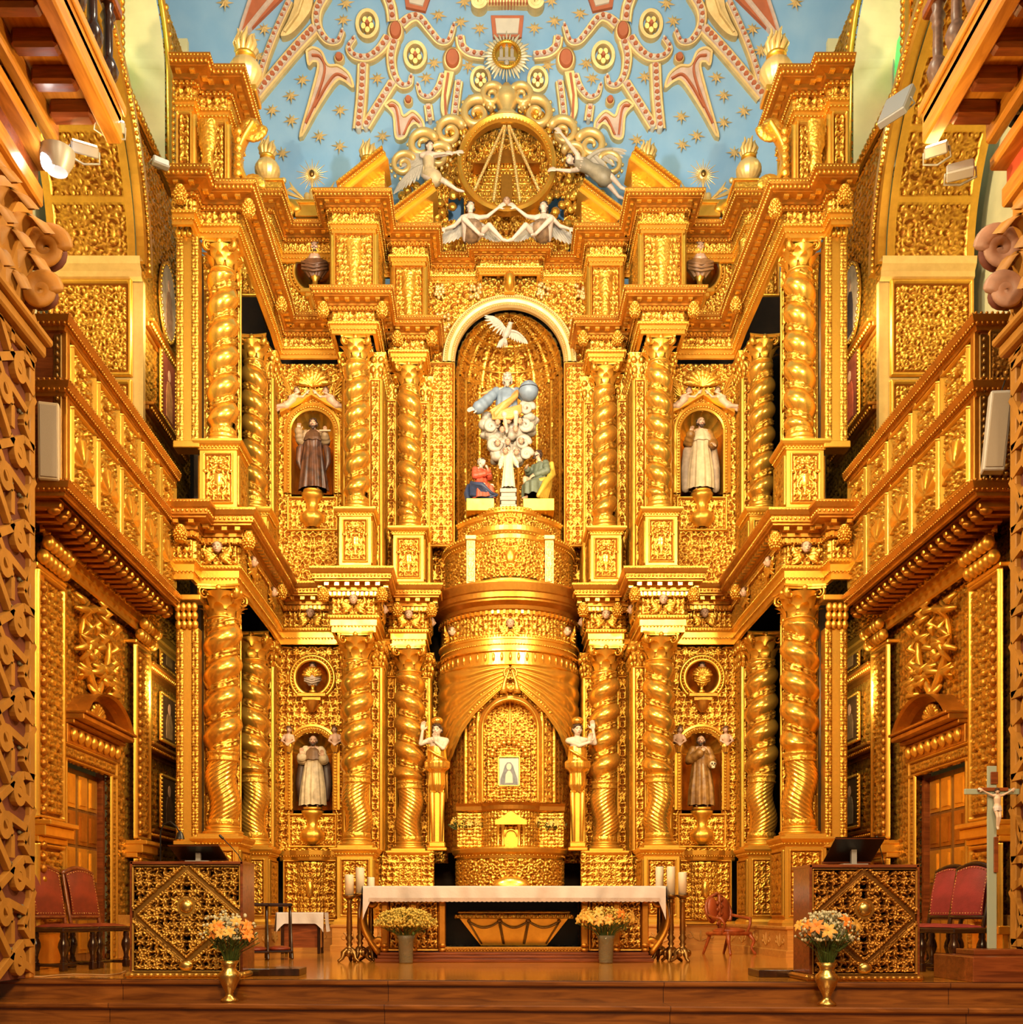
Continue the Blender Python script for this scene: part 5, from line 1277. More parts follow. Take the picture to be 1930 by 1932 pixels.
def wing_mb(mb,root,tip,out,wd=.30,n=9):
    """feathered wing: three overlapping rows of long barbs from the leading edge root->tip, feathers trailing along out"""
    root,tip,out=V3(root),V3(tip),V3(out); ax_=tip-root; Lw=np.linalg.norm(ax_); ax_/=Lw; out=out/np.linalg.norm(out); nn=np.cross(ax_,out)
    bow=lambda t: root+ax_*Lw*t-out*.16*Lw*math.sin(t*PI)*.8
    mb.tube([bow(t) for t in np.linspace(0,1,9)],[.10*wd*(1-.6*t)+.01 for t in np.linspace(0,1,9)],8)
    for row,(ln,off,m) in enumerate(((1.0,0,n),(.62,.012,n+1),(.34,.024,n+2))):
        for k in range(m):
            t=(k+.4)/m; p=bow(t*.97); d=(out*(1-.5*t)+ax_*(.25+.75*t)); d/=np.linalg.norm(d); l=wd*ln*(.75+.55*math.sin(t*PI*.9)); w_=wd*.12
            q=np.linspace(0,1,6); c=[p+d*l*a+nn*off for a in q]
            side=np.cross(d,nn); wv=[w_*(.55+.5*math.sin(PI*min(1,a*.75+.15))) if a<.95 else w_*.3 for a in q]
            G=np.array([[ci-side*wi+nn*0,ci+nn*w_*.35,ci+side*wi] for ci,wi in zip(c,wv)]); mb.grid(G)
    return mb
EYE=simple('dark_eye_paint',(.03,.015,.01),.3); LIP=simple('lip_paint',(.50,.12,.08),.4)
def figure(label,loc,rz,J,s,look=(0,-1,0),roll=0,hair=HAIR,beard=None,hl=0,skin=SKIN,cat='statue',name='statue',group=None,bald=False,**k):
    me,j,L,M,r=human(J,s,look,roll,**k)
    o=obj(name,me,skin,None,loc); o.rotation_euler=(0,0,rz); tag(o,label,cat,group)
    obj('eyes',eyes_mb(L,M,r),EYE,o); obj('lips',lips_mb(L,M,r),LIP,o)
    if hair: obj('hair',hair_mb(L,M,r,hl,int(abs(loc[0])*100),bald),hair,o)
    if beard is not None: obj('beard',beard_mb(L,M,r,beard[1]),beard[0],o)
    return o,j,L,M,r
# ---- niches that hold the saints --------------------------------------------------------------
def shell_niche(loc,hw,h,lab,top):
    t=thing('statue_niche',lab,'niche',loc,0,'saint niches')
    zs=h-hw; b=MB()
    A,Z=np.meshgrid(np.linspace(PI,0,30),np.linspace(0,zs,20),indexing='ij'); b.grid(np.stack([hw*np.cos(A),.05+.42*np.sin(A),Z],-1)); 
    b.add([(-hw,.05,0),(hw,.05,0),(hw,.5,0),(-hw,.5,0)],np.array([(0,1,2,3)]),False); obj('niche_back',b,G_BRO,t)
    b=MB(); A,E=np.meshgrid(np.linspace(PI,0,120),np.linspace(0,PI/2,20),indexing='ij'); k=1+.06*np.abs(np.cos(A*7.0))*(1-E/2)
    # scallop ribs radiate from the back of the niche
    b.grid(np.stack([hw*np.cos(A)*np.cos(E)*k,.05+.42*np.sin(E),zs+hw*np.sin(A)*np.cos(E)*k],-1)); obj('scallop_shell',b,G_SMO,t)
    b=MB(); prof=[(0,0),(.0,-.04),(.03,-.06),(.07,-.05),(.09,-.07),(.13,-.06),(.14,0)]
    path=[(1,0,0,1)]+[(math.cos(a),zs,math.sin(a),0) for a in np.linspace(0,PI,40)]+[(-1,0,0,1)]
    G=np.array([[((hw+rr)*cx_,.02+d,zb+(hw+rr)*sn) for rr,d in prof] for cx_,zb,sn,_ in path]); b.grid(G,smooth=False)
    for a in np.linspace(0,PI,30): b.ball(((hw+.05)*math.cos(a),-.05,zs+(hw+.05)*math.sin(a)),.022,6,4)
    for s in(-1,1):
        for k in range(int(zs/.055)): b.ball((s*(hw+.05),-.05,.03+k*.055),.02,6,4)
    obj('arch_frame',b,G_SMO,t)
    b=MB(); b.lathe([(.10,-.62),(.12,-.60),(.20,-.52),(.215,-.44),(.16,-.36),(.10,-.30),(.11,-.18),(.16,-.12),(.19,-.08),(.20,-.02),(.0,-.0)],32,(0,.0,0),fn=lambda T,z,r:r*(1+.10*np.abs(np.sin(T*6))*(np.abs(z+.47)<.11))); b.lathe([(.0,.0),(.17,0),(.17,.04),(.0,.045)],24,(0,0,0)); obj('corbel',b,G_SMO,t)
    b=MB(); panel(b,(-hw-.08,.0,-.68),(1,0,0),(0,0,1),2*hw+.16,.62,'leaf',.5,.04,.012,frame=.04); obj('apron_panel',b,G_REL,t)
    if top:
        b=MB()
        for s in(-1,1):
            for o0,o1,y in((0,.05,-.08),(-.05,0,-.14)):
                p=[(0,h+.27+o0),(0,h+.27+o1+.04),(s*.56,h-.05+o1+.04),(s*.56,h-.05+o0)]; b.prism(p if s>0 else p[::-1],((0,y,0),(1,0,0),(0,0,1),(0,1,0)),.15)
        obj('gable',b,G_SMO,t)
    b=MB()
    for k in range(9):
        a=PI*(k+.5)/9; zc=h+(.42 if top else .98); xo=.34 if top else .16
        b.tube([(0,-.04,zc),(xo*.6*math.cos(a),-.10,zc+xo*.6*math.sin(a)),(xo*math.cos(a),-.05,zc+xo*math.sin(a))],[.02,.055 if top else .03,.03],7)
    obj('shell_crest',b,G_CAR,t)
    return t
lowz,upz=2.50,8.17
for sg in(-1,1):
    shell_niche((sg*XB,YB-.03,lowz),.36,1.40,f'round-headed gilded niche with scallop shell, lower tier {SIDE[sg]}',False)
    shell_niche((sg*XB,YB-.03,upz),.38,1.48,f'gabled gilded niche with scallop shell, upper tier {SIDE[sg]}',True)
def oculus(loc,r,lab,lip):
    t=thing('bust_oculus',lab,'niche',loc,0,'round bust niches')
    b=MB(); b.lathe([(0,.34),(r*.7,.30),(r*.95,.15),(r,0)],32); M=Matrix.Rotation(PI/2,3,'X'); b.V=[v@np.array(M).T*np.array([1,-1,1]) for v in b.V]; obj('round_recess',b,G_BRO,t)
    b=MB(); b.tube([((r+.03)*math.cos(a),-.03,(r+.03)*math.sin(a)) for a in np.linspace(0,2*PI,48)],.038,8,cap=False); b.tube([((r+.10)*math.cos(a),-.01,(r+.10)*math.sin(a)) for a in np.linspace(0,2*PI,48)],.03,8,cap=False)
    for a in np.linspace(0,2*PI,42): b.ball(((r+.065)*math.cos(a),-.05,(r+.065)*math.sin(a)),.018,6,4)
    obj('round_frame',b,G_SMO,t)
    b=MB(); b.bbox(-.26,.26,-.14,.06,-r-.07,-r+.0,.01); b.bbox(-.17,.17,-.12,.06,-r-.14,-r-.07,.01); b.lathe([(.03,-.34),(.10,-.26),(.12,-.18),(.14,-.13)],16,(0,-.03,-r),fn=lambda T,z,q:q*(1+.08*np.sin(T*8))); obj('bracket_shelf',b,G_BRO if lip else G_SMO,t)
for sg in(-1,1):
    oculus((sg*XB,YB-.05,4.86),.29,f'round gilded recess with a bust, lower tier {SIDE[sg]}',True)
    oculus((sg*3.42,18.93,12.10),.36,f'round gilded recess with a bust, attic {SIDE[sg]}',False)
# ---- four saints
S=.74
def saint_robe(o,j,s,mat,hem=.30,amp=.10,nf=11,seed=1,top=1.40,zb=.06):
    b=MB(); robe(b,[(top,.14,.10,0,0),(1.36,.22,.14,0,0),(1.20,.235,.16,0,-.01),(1.05,.215,.15,0,-.01),(.80,.25,.18,0,-.02),(.45,.295,.21,.0,-.03),(zb,hem,hem*.72,0,-.02)],s,nf,amp,seed); return b
# lower left
o,j,L,M,r=figure('tonsured saint statue in cream habit and black mantle, open hands raised, lower left niche',(-XB,YB+.06,lowz+.045),0,dict(elR=(-.27,-.02,1.13),wrR=(-.25,-.22,1.24),elL=(.27,-.02,1.13),wrL=(.25,-.22,1.20)),S,(.05,-1,-.05),beard=(HAIR,.25),bald=True,handR=dict(d=(0,-.25,1),up=(-.3,1,0),curl=.25),handL=dict(d=(0,-.25,1),up=(.3,1,0),curl=.25),vox=.0075)
b=saint_robe(o,j,S,CREAM,.32,.10,12,3); obj('cream_habit',b,CREAM,o)
b=MB(); robe(b,[(1.46,.10,.09,0,0),(1.38,.20,.14,0,0),(1.24,.26,.19,0,-.01),(1.15,.29,.21,0,-.02)],S,9,.05,5); obj('shoulder_cape',b,BROWNR if False else simple('umber_cape_paint',(.20,.10,.04),.5,var=.3,vs=9),o)
b=MB()
for s in(-1,1): b.tube([V3((s*.16,.10,1.36))*S,V3((s*.29,.10,1.05))*S,V3((s*.33,.09,.6))*S,V3((s*.30,.06,.22))*S],[.07*S,.11*S,.12*S,.08*S],12)
obj('black_mantle',b,DARKR,o)
b=MB(); sleeve(b,j['shR'],j['elR'],j['wrR']*.75+j['elR']*.25,.075,.085,.085); sleeve(b,j['shL'],j['elL'],j['wrL']*.75+j['elL']*.25,.075,.085,.085,seed=4); obj('wide_sleeves',b,CREAM,o)
# lower right
o,j,L,M,r=figure('bearded saint statue in ochre brown habit holding a skull, lower right niche',(XB,YB+.06,lowz+.045),0,dict(elR=(-.28,-.04,1.16),wrR=(-.06,-.22,1.30),elL=(.27,.02,1.12),wrL=(.22,-.20,1.00)),S,(-.35,-1,.15),beard=(HAIR,.3),bald=True,handR=dict(d=(.5,-.2,.6),up=(-.4,-1,0),curl=.8),handL=dict(d=(.2,-.8,.1),up=(0,0,-1),curl=.5),vox=.0075)
b=saint_robe(o,j,S,BROWNR,.31,.13,10,8); obj('brown_habit',b,BROWNR,o)
b=MB(); sleeve(b,j['shR'],j['elR'],j['wrR'],.07,.09,.075); sleeve(b,j['shL'],j['elL'],j['wrL'],.07,.09,.075,seed=4); obj('sleeves',b,BROWNR,o)
b=MB(); robe(b,[(1.47,.09,.09,0,0),(1.40,.19,.14,0,0),(1.30,.23,.17,0,0)],S,9,.05,5); obj('hood',b,BROWNR,o)
b=MB(); b.tube([V3((.155*math.cos(a),-.01+.125*math.sin(a),1.05))*S for a in np.linspace(0,2*PI,30)],.014,6,cap=False); b.tube([V3((.02,-.17,1.04))*S,V3((.03,-.2,.7))*S],.010,6); obj('rope_belt',b,CREAM,o)
t=obj('skull',None or (lambda m:(m.ball((0,0,.05),(.058,.066,.056),12,8),m.bbox(-.03,.03,-.066,-.01,-.03,.02,.012),m)[-1])(MB()),simple('bone_paint',(.74,.60,.36),.5),None,(XB+.17,YB-.16,lowz+.75)); tag(t,'small bone-coloured skull in the hand of the brown-robed saint','skull')
b=MB(); b.ball((-.022,-.058,.055),(.016,.014,.018),8,6); b.ball((.022,-.058,.055),(.016,.014,.018),8,6); b.ball((0,-.066,.025),(.008,.01,.012),6,4); obj('eye_sockets',b,EYE,t)
# upper left
o,j,L,M,r=figure('bearded saint statue in black brown habit, one arm raised, upper left niche',(-XB,YB+.06,upz+.045),0,dict(elR=(-.31,-.02,1.22),wrR=(-.33,-.14,1.42),elL=(.30,-.02,1.18),wrL=(.30,-.18,1.30)),S*1.02,(.0,-1,.05),beard=(HAIR,.45),handR=dict(d=(.1,-.2,1),up=(-.3,1,0),curl=.8),handL=dict(d=(.1,-.3,1),up=(.3,1,0),curl=.3),vox=.0075)
b=saint_robe(o,j,S*1.02,BLACKR,.34,.14,11,21); obj('dark_habit',b,BLACKR,o)
b=MB(); robe(b,[(1.48,.09,.09,0,0),(1.40,.20,.14,0,0),(1.27,.25,.18,0,-.01),(1.20,.26,.19,0,-.01)],S*1.02,9,.04,5); obj('shoulder_cape',b,simple('faded_brown_cape_paint',(.17,.075,.035),.45,var=.4,vs=10),o)
b=MB(); sleeve(b,j['shR'],j['elR'],j['wrR'],.065,.085,.07); sleeve(b,j['shL'],j['elL'],j['wrL'],.065,.085,.07,seed=4)
obj('sleeves',b,simple('dusky_cream_paint',(.42,.27,.14),.5,var=.4,vs=14),o); b=MB()
for s in(-1,1): b.tube([V3((s*.24,.02,1.25))*S,V3((s*.33,-.02,1.05))*S,V3((s*.36,.0,.75))*S,V3((s*.30,0,.55))*S],[.05*S,.09*S,.07*S,.02*S],10)
obj('hanging_cuffs',b,BLACKR,o)
b=MB(); b.tube([V3((.165*math.cos(a),-.01+.125*math.sin(a),1.07))*S for a in np.linspace(0,2*PI,30)],.016,6,cap=False); obj('belt',b,DARKR,o)
t=thing('carved_cross_bar','short pale wooden bar held by the dark-robed saint, upper left niche','bar',(-XB+.22,YB-.15,upz+1.07)); b=MB(); b.bbox(-.08,.12,-.012,.012,-.012,.014,.003); obj('bar',b,CREAM,t)
# upper right
o,j,L,M,r=figure('saint statue in pale cream habit with long grey mantle, hand blessing, upper right niche',(XB,YB+.06,upz+.045),0,dict(elR=(-.30,-.02,1.14),wrR=(-.27,-.20,1.28),elL=(.29,.0,1.12),wrL=(.24,-.22,1.06)),S*1.04,(.1,-1,0),beard=(HAIR,.3),bald=True,handR=dict(d=(.1,-.2,1),up=(-.4,1,0),curl=.6),handL=dict(d=(.1,-.8,-.5),up=(.3,0,1),curl=.3),vox=.0075)
b=saint_robe(o,j,S*1.04,CREAM,.31,.10,12,31); obj('cream_habit',b,simple('pale_cream_robe_paint',(.70,.50,.28),.5,var=.3,vs=9),o)
mg=simple('grey_mantle_paint',(.50,.34,.22),.5,var=.45,vs=7)
b=MB(); robe(b,[(1.47,.09,.09,0,0),(1.39,.20,.14,0,0),(1.24,.26,.18,0,-.01),(1.17,.27,.19,0,-.01)],S*1.04,9,.05,5); obj('shoulder_cape',b,CREAM,o)
b=MB()
for s in(-1,1): b.tube([V3((s*.18,.09,1.36))*S,V3((s*.30,.08,1.05))*S,V3((s*.34,.06,.6))*S,V3((s*.37,.03,.10))*S],[.07*S,.12*S,.14*S,.10*S],14)
obj('long_mantle',b,mg,o)
b=MB(); sleeve(b,j['shR'],j['elR'],j['wrR'],.065,.09,.075); sleeve(b,j['shL'],j['elL'],j['wrL'],.065,.09,.08,seed=4); obj('sleeves',b,ORANGE if False else BROWNR,o)
# ---- busts
def bust(loc,s,lab,rmat,hair,beard,rays=False,look=(0,-1,0)):
    m=MB(); r=.118*s; c=(0,-.02*s,.42*s); L,M=head_mb(m,c,r,look); m.tube([(0,0,.18*s),(0,0,.28*s),(0,-.01*s,.38*s)],[.09*s,.062*s,.06*s],12); m.tube([(-.19*s,.0,.14*s),(0,0,.20*s),(.19*s,0,.14*s)],[.06*s,.11*s,.06*s],12); m.tube([(0,0,.2*s),(0,0,.0)],[.15*s,.08*s],12)
    o=obj('bust',remeshed(m,.008,1),SKIN,None,loc); tag(o,lab,'bust')
    obj('eyes',eyes_mb(L,M,r),EYE,o); obj('hair',hair_mb(L,M,r,.5,3),hair,o)
    if beard: obj('beard',beard_mb(L,M,r,.4),hair,o)
    b=MB(); robe(b,[(.22,.12,.10,0,0),(.16,.25,.14,0,0),(.04,.24,.14,0,-.02),(-.12,.11,.09,0,-.01)],s,8,.10,int(loc[0]*10)%7)
    for k in range(3): b.tube([(-.22*s,-.10*s,(.12-.06*k)*s),(0,-.17*s,(.04-.06*k)*s),(.22*s,-.10*s,(.12-.06*k)*s)],.022*s,6)
    obj('draped_robe',b,rmat,o)
    b=MB(); b.lathe([(.10*s,-.32*s),(.11*s,-.28*s),(.05*s,-.24*s),(.05*s,-.16*s),(.10*s,-.10*s)],16); obj('socle',b,G_SMO,o)
    if rays:
        b=MB()
        for k in range(18):
            a=k*PI/9; b.tube([(.14*s*math.cos(a),.04,(.44+.14*math.sin(a))*s),(.25*s*math.cos(a),.04,(.44+.25*math.sin(a))*s)],[.012*s,.02*s],5,flat=.5)
        obj('ray_halo',b,G_PAL,o)
    return o
bust((-XB,YB-.02,4.80),.62,'silvery bust of a curly-haired saint in the lower left round recess',simple('silver_pink_paint',(.52,.38,.28),.4,var=.3,vs=20),HAIR,False)
bust((XB,YB-.02,4.80),.62,'gilded bust of a saint in the lower right round recess',G_CAR,HAIR,False)
bust((-3.42,18.86,12.06),.98,'bearded bust in brown drapery in the attic left round recess',simple('brown_drapery_paint',(.22,.09,.04),.4,var=.4),HAIR,True)
bust((3.42,18.86,12.06),.98,'bust with a halo of rays in the attic right round recess',simple('ochre_drapery_paint',(.42,.20,.08),.4,var=.4),HAIR,False,True)
# ---- cherub heads
def cherub_proto():
    m=MB(); r=.085; L,M=head_mb(m,(0,0,.10),r); o=obj('cherub_head',remeshed(m,.007,1),SKIN,None); obj('eyes',eyes_mb(L,M,r),EYE,o)
    h=MB(); h.ball(L((0,.22,.34)),(.80*r,.85*r,.74*r),10,8); 
    for k in range(12): a=PI*k/11; h.ball(L((.74*math.cos(a),-.1,.2+.66*math.sin(a))),.2*r,6,5)
    obj('hair',h,simple('chestnut_hair_paint',(.16,.06,.02),.5),o)
    w=MB()
    for s in(-1,1):
        for k in range(5):
            a=-.9+.42*k; w.tube([(s*.03,.04,.0),(s*(.12+.02*k),-.01,-.02+.10*math.sin(a)),(s*(.20-.012*abs(k-2)),.02,.02+.20*math.sin(a))],[.02,.04,.012],6,flat=.6)
    obj('small_wings',w,G_CAR,o); tag(o,'x','cherub head'); return o
ch0=None
def cherub(loc,rz,lab,grp,sc_=1.0,wings=True):
    global ch0
    if ch0 is None: ch0=cherub_proto(); ch0.location=loc; ch0.rotation_euler=(0,0,rz); ch0.scale=(sc_,)*3; ch0['label']=lab; ch0['group']=grp; return ch0
    return dup(ch0,loc,rz,lab,grp,sc_)
for sg in(-1,1):
    s=SIDE[sg]
    for (x,y,z,rz,w) in ((4.27,15.37,5.93,0,'on the outer pier frieze, facing front'),(3.90,16.0,5.93,PI/2,'on the outer pier frieze, facing inward'),(3.90,17.5,5.93,PI/2,'on the return frieze behind the outer pier'),(3.48,18.72,5.93,0,'on the frieze above the saint niche'),(2.62,17.92,5.93,0,'over the column beside the saint niche'),(2.17,18.5,5.93,PI/2,'on the inward side over the column beside the niche'),(1.75,18.82,5.93,0,'over the column next to the drum'),(1.38,19.3,5.93,PI/2,'on the inward side next to the drum')):
        cherub((sg*x,y,z-.08),-rz*sg if rz else 0,f'cherub head with little wings {w}, {s}','cherub heads on the lower frieze')
for a,nm in((PI/2,'middle'),(PI*.80,'left'),(PI*.20,'right')): cherub((DX+1.30*math.cos(a),DY-1.30*math.sin(a),5.66),a-PI/2,f'cherub head at the {nm} of the round drum frieze','cherub heads on the drum frieze')
# ---- half-length putti above the lower niches, reclining putti on the upper gables
def putto(label,loc,rz,J,s,grp,sash=True):
    o,j,L,M,r=figure(label,loc,rz,J,s,(0,-1,-.1),0,simple('putto_hair_paint',(.12,.05,.02),.5) if not bpy.data.materials.get('putto_hair_paint') else bpy.data.materials['putto_hair_paint'],None,0,SKIN,'putto','putto',grp,False,vox=.009,skip_hands=False)
    return o,j
for sg in(-1,1):
    o,j=putto(f'pink putto half figure leaning over the lower {SIDE[sg]} niche, outer side',(sg*(XB+.40),YB-.12,3.52),0,dict(head=(-sg*.05,-.04,.62),neck=(0,0,.45),chest=(0,.0,.30),waist=(0,0,.15),pelvis=(0,0,.05),shR=(-.15,0,.40),shL=(.15,0,.40),elR=(-.25,-.08,.22),wrR=(-.12,-.15,.10),elL=(.25,-.08,.22),wrL=(.12,-.15,.10)),.62,'putti over the lower niches') if False else (None,None)
    for side,tx in((-1,'left'),(1,'right')):
        o,j=putto(f'pink putto half figure on the {tx} shoulder of the lower {SIDE[sg]} niche',(sg*XB+side*.42,YB-.10,3.62),0,dict(head=(-side*.03,-.06,.60),neck=(0,0,.44),chest=(0,.0,.28),waist=(0,0,.12),pelvis=(0,0,.03),shR=(-.15,0,.38),shL=(.15,0,.38),elR=(-.22,-.10,.20),wrR=(-.10,-.17,.12),elL=(.22,-.10,.20),wrL=(.10,-.17,.12),hipR=(-.05,0,.05),hipL=(.05,0,.05),knR=(-.04,.02,-.1),knL=(.04,.02,-.1),anR=(-.04,.03,-.2),anL=(.04,.03,-.2),toeR=(-.04,.03,-.22),toeL=(.04,.03,-.22)),.50,'putti over the lower niches')
        b=MB(); robe(b,[(.10,.16,.13,0,0),(.0,.17,.14,0,0),(-.20,.10,.09,0,.02)],.5,7,.12,4); obj('gilded_wrap',b,G_SMO,o)
        o,j=putto(f'reclining putto holding the shell from the {tx}, above the upper {SIDE[sg]} gable',(sg*XB+side*.34,YB-.14,upz+1.50),0,dict(head=(-side*.16,-.06,.52),neck=(-side*.10,0,.38),chest=(-side*.02,.0,.26),waist=(side*.10,0,.12),pelvis=(side*.22,0,.04),shR=(-.13-side*.05,0,.34),shL=(.13-side*.05,0,.34),elR=(-.22-side*.14,-.08,.30),wrR=(-.18-side*.28,-.1,.40),elL=(.22-side*.14,-.08,.30),wrL=(.18-side*.28,-.1,.40),hipR=(side*.22-.05,-.04,.02),hipL=(side*.22+.05,0,.04),knR=(side*.52,-.08,-.02),anR=(side*.70,-.02,-.22),toeR=(side*.80,-.05,-.28),knL=(side*.50,.0,-.10),anL=(side*.74,.02,-.20),toeL=(side*.84,0,-.24)),.52,'putti on the upper gables')
        b=MB(); wing_mb(b,(side*.05,.06,.20),(side*.16,.08,.55),(side*.6,0,.3),.16,6); obj('gilded_wings',b,G_SMO,o)
# ---- caryatids beside the drum
for sg in(-1,1):
    J=dict(head=(sg*.0,-.06,1.62),elR=(-.32,-.05,1.35),wrR=(-.28,-.08,1.60),elL=(.12,-.16,1.25),wrL=(-.02,-.2,1.36)) if sg<0 else dict(elL=(.34,-.05,1.36),wrL=(.30,-.08,1.62),elR=(.02,-.16,1.30),wrR=(.22,-.2,1.36))
    o,j,L,M,r=figure(f'bare-shouldered caryatid in golden drapery, {SIDE[sg]} of the drum',(sg*1.25,18.93,2.42),0,J,.92,(sg*.25,-1,0),0,HAIR,None,0,SKIN_P,'statue','caryatid','caryatids beside the drum',vox=.009,legs=False,handR=dict(d=(.1,-.1,1),up=(-.4,1,0),curl=.4),handL=dict(d=(-.1,-.1,1),up=(.4,1,0),curl=.4))
    b=MB(); robe(b,[(1.30,.17,.14,0,-.01),(1.18,.18,.15,0,-.01),(1.05,.19,.16,0,0),(1.0,.25,.19,0,0),(.88,.24,.18,0,0),(.80,.15,.12,0,0),(.55,.16,.13,0,0),(.42,.10,.08,0,0)],.92,8,.12,6); b.ball((0,-.02,1.80*.92),(.11,.11,.08),10,8); b.tube([V3((-.15,-.15,1.22))*.92,V3((.0,-.19,1.12))*.92,V3((.15,-.14,1.05))*.92],.03,7); obj('golden_drapery',b,G_BRI,o)
    b=MB(); h0=-.60
    for s in(-1,1): b.tube([(s*.09,-.05,.36),(s*.07,-.04,h0+.12)],[.05,.035],8)
    b.box(-.12,.12,-.03,.09,h0,.42); b.bbox(-.15,.15,-.10,.10,h0,h0+.10,.02); b.bbox(-.18,.18,-.13,.10,h0-.06,h0,.015); obj('tapering_pillar',b,G_SMO,o)
# ---- the Trinity group in the great niche
o,j,L,M,r=figure('grey-bearded man in blue robe and orange cloak leaning on clouds, arms spread',(-.01,19.15,8.93),0,dict(head=(.02,-.10,1.63),shR=(-.22,0,1.40),shL=(.22,0,1.40),elR=(-.42,-.12,1.14),wrR=(-.62,-.22,.93),elL=(.44,-.08,1.20),wrL=(.52,-.18,1.32),hipR=(-.09,-.05,.85),hipL=(.09,-.05,.85),knR=(-.05,-.30,.75),knL=(.20,-.3,.78),anR=(0,-.05,.5),anL=(.2,-.05,.5),toeR=(0,-.1,.45),toeL=(.2,-.1,.45)),.82,(-.05,-1,-.12),0,GREYH,(GREYH,.75),.7,SKIN_P,'statue','bearded_figure',None,False,vox=.008,hs=1.5,handR=dict(d=(-1,-.2,-.25),up=(0,-1,.6),curl=.2),handL=dict(d=(-.1,-.6,.5),up=(.6,.3,.8),curl=.6))
b=MB(); robe(b,[(1.46,.10,.09,0,0),(1.38,.22,.14,0,0),(1.2,.23,.18,0,-.01),(1.0,.24,.18,0,-.02),(.80,.30,.22,-.03,-.05)],.82,9,.09,2); sleeve(b,j['shR'],j['elR'],j['wrR'],.075,.10,.11); sleeve(b,j['shL'],j['elL'],j['wrL'],.075,.09,.08,seed=3); obj('blue_robe',b,SLATE,o)
b=MB()
for k in range(6): b.tube([V3((.26-.02*k,-.02-.02*k,1.42-.03*k)),V3((.20-.05*k,-.22,1.18-.05*k)),V3((-.05-.04*k,-.26,1.0-.045*k)),V3((-.34+.02*k,-.24,.86-.03*k))],[.04,.055,.06,.03],8)
for k in range(4): b.tube([V3((.24,.08,1.46-.02*k)),V3((.40,.10,1.45-.07*k)),V3((.62,.06,1.30-.08*k))],[.05,.06,.03],8)
for k in range(4): b.tube([V3((-.16,.12,1.45)),V3((-.36,.16,1.47-.06*k)),V3((-.56,.12,1.40-.09*k))],[.05,.06,.02],8)
for k in range(5): b.tube([V3((.30,-.2,.98-.03*k)),V3((.1,-.28,.86-.04*k)),V3((-.3,-.22,.80-.025*k))],[.04,.06,.03],8)
b.V=[v*.82 for v in b.V]; obj('orange_cloak',b,ORANGE,o)
t=obj('globe',(lambda m:m.ball((0,0,0),.175,24,16))(MB()),SLATE,None,(.385,18.98,10.0)); tag(t,'smooth grey-blue globe under the hand of the bearded figure','globe'); b=MB(); b.tube([(.176*math.cos(a),.176*math.sin(a),.03) for a in np.linspace(0,2*PI,40)],.006,6,cap=False); obj('dark_band',b,EYE,t)
t=thing('cloud_bank','ivory swirling cloud under the bearded figure, studded with cherub heads','cloud',(.05,19.25,0)); rs=random.Random(3); b=MB()
for k in range(110):
    z=8.85+rs.random()*.86; hw=.20+.26*math.sin(min(1,(z-8.8)/.8)*PI*.55); b.ball((rs.uniform(-hw,hw)-.02,rs.uniform(-.1,.15),z),(rs.uniform(.07,.13),.10,rs.uniform(.06,.10)),10,8)
me=remeshed(b,.012,1); obj('cloud_mass',me,IVORY,t)
b=MB()
for (x,z,rr,sg) in((.30,9.75,.12,1),(.28,9.45,.11,-1),(.24,9.12,.11,1),(-.28,9.10,.11,-1),(-.34,9.42,.11,1),(.3,8.92,.09,1)): b.tube([(x+rr*(1-.8*q)*math.cos(sg*q*10),-.17,z+rr*(1-.8*q)*math.sin(sg*q*10)) for q in np.linspace(0,1,24)],[.04*(1-.5*q) for q in np.linspace(0,1,24)],8,flat=1.5)
obj('cloud_scrolls',b,IVORY,t)
for k,(x,z) in enumerate(((-.20,9.42),(0,9.44),(.20,9.43),(-.12,9.28),(.12,9.29),(-.20,9.04),(-.02,9.06),(.22,9.08),(-.06,8.90),(.14,8.88))):
    cl_=cherub((x+.03,18.99,z-.04),0,f'tiny cherub head in the cloud, number {["one","two","three","four","five","six","seven","eight","nine","ten"][k]} from the top left' if False else f'tiny cherub head in the ivory cloud, {"upper" if z>9.2 else "lower"} cluster, {["left end","middle","right end","second row left","second row right","left","centre","right","bottom left","bottom right"][k]}','cherub heads in the cloud',.70)
    for c_ in [c_ for c_ in cl_.children if c_.name.startswith('small_wings')]: bpy.data.objects.remove(c_)
# dove
m=MB(); m.ball((0,0,0),(.085,.10,.17),12,10,Matrix.Rotation(.5,3,'Y')); m.ball((.07,-.06,.17),(.06,.065,.065),10,8); m.tube([(.04,-.02,.08),(.07,-.05,.17)],[.07,.055],10); m.tube([(.10,-.10,.18),(.16,-.14,.16)],[.022,.004],6)
o=obj('dove',remeshed(m,.008,1),IVORY,None,(.0,19.05,11.08)); o.scale=(.74,)*3; tag(o,'ivory dove with spread wings under the niche half dome','dove')
b=MB(); wing_mb(b,(-.04,0,.08),(-.34,-.04,.36),(-.05,-.0,-1),.24,9); obj('wing',b,IVORY,o); b=MB(); wing_mb(b,(.06,0,.05),(.40,-.04,-.14),(-.35,0,-1),.22,9); obj('wing',b,IVORY,o)
b=MB()
for k in range(7): a=(-.6+.2*k); b.tube([(-.05,.0,-.12),(-.09+.14*math.sin(a),-.02,-.22),(-.12+.22*math.sin(a),-.02,-.36)],[.03,.035,.015],6,flat=.5)
obj('tail_fan',b,IVORY,o)
